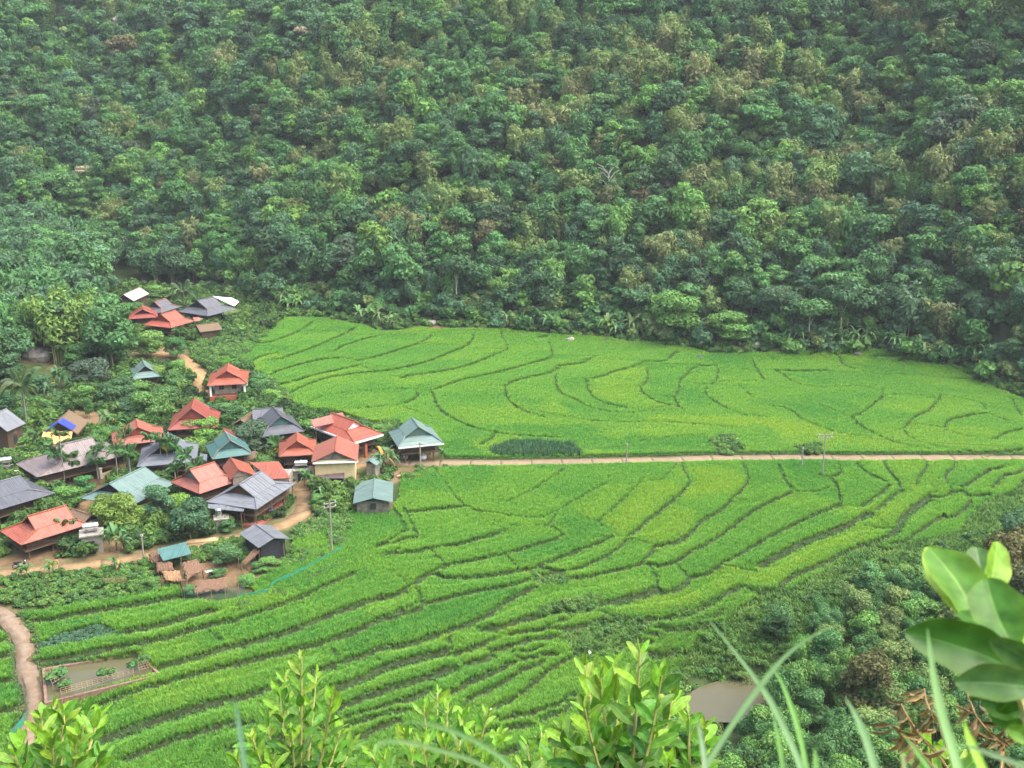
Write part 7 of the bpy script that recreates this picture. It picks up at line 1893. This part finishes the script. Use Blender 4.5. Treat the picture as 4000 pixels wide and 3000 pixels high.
F_LIME = (.175, .345, .035); F_GREEN = (.10, .245, .034); F_DEEP = (.068, .185, .036); F_BLUE = (.070, .170, .055)
VIEW = -ray(2000, 1500)
def sapling(name, label, ub, tips, d, leaf, n_leaf=10, seed=0, base_v=3250):
    r = random.Random(seed); B0 = at_d(ub, base_v, d); gz = float(base(B0[0], B0[1]))
    root = empty(name, (B0[0], B0[1], gz)); o3 = np.array([B0[0], B0[1], gz])
    MB().tube([(0, 0, -.1), tuple((B0 - o3) * .5 + np.array([.03, .02, 0])), tuple(B0 - o3)], .022, 6, .014).build("main_stem", M_TWIGB, root)
    for (u, v) in tips:
        T = at_d(u, v, d + r.uniform(-.35, .35)) - o3; S = (B0 - o3)
        M = S * .5 + T * .5 + np.array([(T[0] - S[0]) * .18, 0, -.03])
        pts = [S * (1 - t) ** 2 + 2 * M * t * (1 - t) + T * t * t for t in np.linspace(0, 1, 8)]
        MB().tube([tuple(p) for p in pts], .010, 5, .004).build("twig", M_TWIG, root)
        D = T - S; Ln = np.linalg.norm(D); n = n_leaf
        ph = r.uniform(0, 6)
        for k in range(n):
            t = 1 - (k / n) ** 1.1 * min(.85, .62 / max(.3, Ln))
            t = max(.05, t); p = S * (1 - t) ** 2 + 2 * M * t * (1 - t) + T * t * t
            dr = Vector(tuple(2 * (1 - t) * (M - S) + 2 * t * (T - M))).normalized()
            a = ph + k * 2.4; side = dr.orthogonal().normalized(); side.rotate(Matrix.Rotation(a, 3, dr))
            spread = .40 + .60 * (k / n) + r.uniform(-.15, .25)
            x = dr * (1 - spread * .6) + side * spread
            l = link_mesh("leaf", FLEAF[r.randrange(4)], root); l.location = tuple(p)
            s = leaf * (.55 + .5 * min(1, k / 3)) * r.uniform(.8, 1.15); l.scale = (s, s * r.uniform(.8, 1.1), s)
            orient(l, x, Vector(VIEW) * .5 + Vector((0, 0, .6)) + side * -.3 + Vector((r.uniform(-.7, .7), r.uniform(-.4, .4), r.uniform(-.2, .4))))
            q = k / n + r.uniform(-.15, .15)
            c = F_LIME if q < .22 else F_GREEN if q < .62 else (F_DEEP if r.random() < .6 else F_BLUE)
            l.color = (*(cc * r.uniform(.85, 1.15) for cc in c), 1)
    tag(root, label, "sapling")
    return root
sapling("acacia_sapling", "bushy green sapling with upright leafy shoots, left of bottom centre", 1170, [(1178,2565),(1115,2635),(1235,2640),(1300,2715),(1040,2790),(1330,2850),(1090,2690),(985,2880),(1380,2900),(1200,2760),(1140,2860),(1260,2900),(920,2960),(1300,2960),(1060,2980)], 5.4, .090, 26, 1)
sapling("acacia_sapling", "lower leafy sapling right of the bushy one, bottom centre", 1730, [(1708,2705),(1750,2745),(1655,2760),(1810,2790),(1905,2785),(1580,2860),(1850,2880),(1650,2890),(1955,2870),(1500,2960),(1740,2900),(1440,2930),(1590,2960),(1900,2960)], 5.6, .090, 24, 2)
sapling("acacia_sapling", "sapling with broad glossy leaves at bottom, right of centre", 2440, [(2500,2535),(2285,2600),(2400,2590),(2585,2640),(2345,2650),(2465,2700),(2285,2770),(2555,2770),(2630,2720),(2195,2850),(2400,2860),(2550,2880),(2260,2920),(2480,2940)], 4.3, .104, 20, 3)
sapling("acacia_sapling", "small leafy sapling left of the pond, bottom", 2700, [(2690,2790),(2755,2840),(2640,2920),(2745,2940),(2610,2970)], 4.6, .098, 17, 4)
sapling("acacia_sapling", "leafy sapling in the bottom left corner", 220, [(208,2760),(345,2768),(160,2795),(252,2775),(80,2880),(388,2790),(300,2870),(395,2940),(55,2950),(200,2880),(140,2940),(290,2970)], 4.8, .088, 24, 5)
sapling("acacia_sapling", "thin sapling between the two middle saplings, bottom", 2110, [(2115,2860),(2060,2910),(2170,2920),(2030,2970)], 5.2, .11, 9, 6)
sapling("acacia_sapling", "little green sapling beside the dry brown leaves", 3680, [(3635,2915),(3700,2960),(3590,2980),(3760,2990)], 3.0, .10, 8, 7)
# the broad leaves close by on the right
def px_leaf(root, o3, b, t, wpx, d0, d1, tint, lab=None, bend=.12, cup=.3, seed=0, roll=0.0):
    A = at_d(*b, d0) - o3; T = at_d(*t, d1) - o3; D = T - A; L = float(np.linalg.norm(D)); W = wpx / F * (d0 + d1) / 2
    m = big_leaf(1, W / L, bend, cup, seed, n=14)
    l = link_mesh("leaf", m, root); l.location = tuple(A); l.scale = (L, L, L); l.color = (*tint, 1)
    up = Vector(VIEW); up.rotate(Matrix.Rotation(roll, 3, Vector(tuple(D)).normalized())); orient(l, Vector(tuple(D)), up)
    if lab: l["label"] = lab
B0 = at_d(4060, 3050, 1.1); gz = float(base(B0[0], B0[1])); o3 = np.array([B0[0], B0[1], gz])
bl = empty("broadleaf_plant", tuple(o3)); tag(bl, "broad leaved plant close to the camera at the right edge, out of focus", "plant")
st = [np.array([0, 0, 0.]), np.array(B0) - o3, at_d(4010, 2800, 1.12) - o3, at_d(3950, 2600, 1.12) - o3, at_d(3850, 2470, 1.14) - o3]
MB().tube([tuple(p) for p in st], .006, 6, .003).build("stem", M_TWIG, bl)
D1, D2, D3 = (.060, .165, .022), (.040, .120, .018), (.075, .165, .045)
px_leaf(bl, o3, (3845,2470), (3650,2118), 190, 1.16, 1.19, (.085, .21, .025), None, 0.13, 0.42, 11, 0.20)
px_leaf(bl, o3, (3760,2400), (3622,2122), 120, 1.20, 1.22, F_LIME, "young lime leaf at the left", 0.16, 0.42, 12, -0.32)
px_leaf(bl, o3, (3850,2420), (3812,2128), 150, 1.22, 1.25, D3, None, 0.08, 0.42, 13, -0.16)
px_leaf(bl, o3, (3868,2350), (3908,2112), 112, 1.20, 1.22, F_LIME, "young yellow green leaf at the right", 0.10, 0.42, 14, 0.23)
px_leaf(bl, o3, (3960,2545), (3852,2248), 185, 1.08, 1.11, D1, None, 0.11, 0.42, 15, -0.20)
px_leaf(bl, o3, (4050,2640), (3560,2470), 185, 1.07, 1.03, D2, None, 0.13, 0.42, 16, 0.25)
px_leaf(bl, o3, (4090,2700), (3745,2650), 130, 1.02, 1.0, D3, None, 0.18, 0.42, 17, 0.41)
px_leaf(bl, o3, (4090,2600), (3870,2515), 100, 1.0, .98, D3, None, 0.14, 0.42, 18, -0.36)
px_leaf(bl, o3, (4000,2545), (3992,2330), 55, 1.2, 1.22, F_LIME, None, 0.16, 0.42, 19, 0.41)
px_leaf(bl, o3, (3985,2540), (3945,2335), 40, 1.21, 1.23, (.10, .21, .05), None, 0.16, 0.42, 22, -0.41)
px_leaf(bl, o3, (4010,2790), (3835,2735), 80, 1.25, 1.25, D2, None, 0.16, 0.42, 20, 0.18)
px_leaf(bl, o3, (4010,2830), (3860,2800), 60, 1.3, 1.3, D1, None, 0.16, 0.42, 23, -0.23)
px_leaf(bl, o3, (4060,2900), (3930,2845), 60, .95, .95, (.13, .28, .035), None, 0.16, 0.42, 21, 0.23)
for q, (b_, t_, w_, tn) in enumerate([((3900,2500),(3745,2360),90,D1), ((3900,2560),(3770,2610),80,D2), ((3960,2450),(3915,2330),70,D3), ((3940,2640),(3800,2760),85,D1), ((3990,2700),(3900,2800),70,D2), ((3870,2440),(3770,2210),80,(.085, .21, .025)), ((4000,2480),(3960,2300),70,D1)]):
    px_leaf(bl, o3, b_, t_, w_, 1.13 + .02 * q, 1.15 + .02 * q, tn, None, .2, .35, 30 + q, random.uniform(-.6, .6))
# grass blades close to the lens
def blades(label, root_px, d, items):
    B0 = at_d(*root_px, d); gz = float(base(B0[0], B0[1])); o3 = np.array([B0[0], B0[1], gz]); root = empty("grass_clump", tuple(o3)); tag(root, label, "grass")
    for (pts, wpx, dd, tint) in items:
        P = [at_d(u, v, dd) - o3 for u, v in pts]
        P = smooth_line(np.array(P), 6)
        foot_ = np.array([P[-1][0] * .3, P[-1][1] * .3, -.02]); P = np.vstack([P, P[-1] + (P[-1] - P[-2]), P[-1] * .6 + foot_ * .4, foot_])
        n = len(P); V, C = [], []
        for i in range(n):
            t = i / (n - 1); w = wpx / F * dd * .37 * min(1, .06 + t * 2.2)
            dr = P[min(i + 1, n - 1)] - P[max(i - 1, 0)]; s = np.cross(dr, VIEW); s /= np.linalg.norm(s) + 1e-9
            fold = VIEW / np.linalg.norm(VIEW) * w * .35
            V += [P[i] - s * w + fold, P[i], P[i] + s * w + fold]; C += [(1, 1, 1), (1.25, 1.2, 1.3), (.95, 1, .95)]
        Fc = []
        for i in range(n - 1): k = 3 * i; Fc += [(k, k + 1, k + 4, k + 3), (k + 1, k + 2, k + 5, k + 4)]
        b = link_mesh("blade", np_mesh("blade", V, Fc, [ML_FRONT], smooth=True, cols=np.array(C)), root); b.color = (*tint, 1)
    return root
GB = (.20, .36, .16); GB2 = (.16, .34, .09)
blades("long grass blades crossing before the gully, out of focus", (3050,3200), .85, [
 ([(3300,2430),(3180,2480),(3060,2570),(2960,2690),(2860,2830),(2770,2970),(2720,3060)], 30, .85, GB), ([(2755,2405),(2850,2520),(2950,2650),(3010,2740),(3080,2880),(3130,3000),(3150,3060)], 32, .88, GB),
 ([(2998,2585),(3050,2660),(3100,2790),(3130,2900),(3150,3010)], 26, .9, GB2), ([(3020,2790),(3040,2890),(3060,3010)], 22, .9, GB2), ([(3298,2720),(3345,2800),(3390,2910),(3420,3020)], 38, .75, GB), ([(2722,2795),(2738,2880),(2750,2960),(2755,3040)], 26, .75, (.26, .40, .22))])
blades("wide grass blade rising before the broad leaves, right", (3750,3200), .7, [
 ([(3622,2455),(3635,2560),(3655,2690),(3690,2830),(3730,2960),(3750,3050)], 46, .70, (.22, .40, .15)), ([(3735,2908),(3800,2920),(3900,2955),(4020,3000),(4100,3040)], 26, .7, (.28, .42, .22)),
 ([(3765,2815),(3780,2870),(3805,2930),(3840,3010)], 40, .75, (.26, .48, .06)), ([(3180,2915),(3185,2960),(3190,3030)], 26, .7, GB2), ([(3520,2925),(3530,2980),(3535,3040)], 24, .7, (.24, .30, .12)), ([(3520,2860),(3570,2920),(3620,2990),(3650,3040)], 24, .8, GB2)])
blades("thin grass blade rising at the bottom left, out of focus", (960,3200), .6, [([(915,2725),(930,2800),(945,2900),(960,3020)], 26, .6, (.14, .28, .16))])
blades("arching grass blades before the bottom centre saplings", (1900,3250), .65, [([(1480,2945),(1475,2915),(1510,2895),(1600,2900),(1700,2925),(1850,2970),(1980,3040)], 24, .65, (.22, .38, .15)), ([(1560,2820),(1640,2822),(1740,2845),(1850,2890),(1960,2960),(2040,3050)], 26, .68, (.20, .38, .14))])
# dry brown branch
B0 = at_d(3760, 3150, 2.4); gz = float(base(B0[0], B0[1])); o3 = np.array([B0[0], B0[1], gz]); dr_ = empty("dry_shrub", tuple(o3)); tag(dr_, "withered shrub with curled brown leaves, lower right", "shrub")
r = random.Random(9)
MB().tube([(0, 0, -.05), tuple(B0 - o3)], .014, 5, .010).build("main_stem", M_TWIGB, dr_)
for (pts) in [[(3610,2690),(3618,2740),(3640,2790),(3690,2870),(3760,3150)], [(3480,2830),(3530,2880),(3600,2940),(3760,3150)], [(3520,2750),(3545,2800),(3600,2880),(3700,3000),(3760,3150)], [(3790,2740),(3815,2800),(3880,2880),(3920,2920),(3900,3150)], [(3925,2760),(3925,2850),(3915,2950),(3900,3150)]]:
    P = smooth_line(np.array([at_d(u, v, 2.4 + r.uniform(-.1, .1)) - o3 for u, v in pts]), 4)
    MB().tube([tuple(p) for p in P], .0016, 5, .0032).build("twig", mat("dry_twig", (.26, .18, .08), .8), dr_)
    for k in range(15):
        p = P[int(len(P) * .72 * k / 15)]
        l = link_mesh("leaf", FLEAF[r.randrange(4)], dr_); l.location = tuple(p); s = r.uniform(.028, .052); l.scale = (s, s * .55, s * 2.4)
        orient(l, Vector((r.uniform(-1, 1), r.uniform(-.6, .6), r.uniform(-1.3, .2))), Vector((r.uniform(-1, 1), -1, r.uniform(-.3, .8))))
        c = [(.25, .185, .085), (.31, .24, .12), (.16, .12, .06), (.23, .21, .115)][r.randrange(4)]; l.color = (*c, 1)
# ------------------------------------------------------------------ damp air over the valley
hzm = bpy.data.materials.new("damp_air"); hzm.use_nodes = True; N = hzm.node_tree.nodes; L = hzm.node_tree.links
N.remove(N["Principled BSDF"]); vp = N.new("ShaderNodeVolumePrincipled")
vp.inputs["Color"].default_value = (0.86, 0.93, 1.0, 1); vp.inputs["Density"].default_value = HAZE_DENSITY; vp.inputs["Anisotropy"].default_value = 0.2
L.new(vp.outputs[0], N["Material Output"].inputs["Volume"])
hz_o = MB().box(-440, 440, -45, 580, -32, 215).build("haze", hzm); tag(hz_o, "thin damp haze filling the valley air", "haze", kind="stuff")
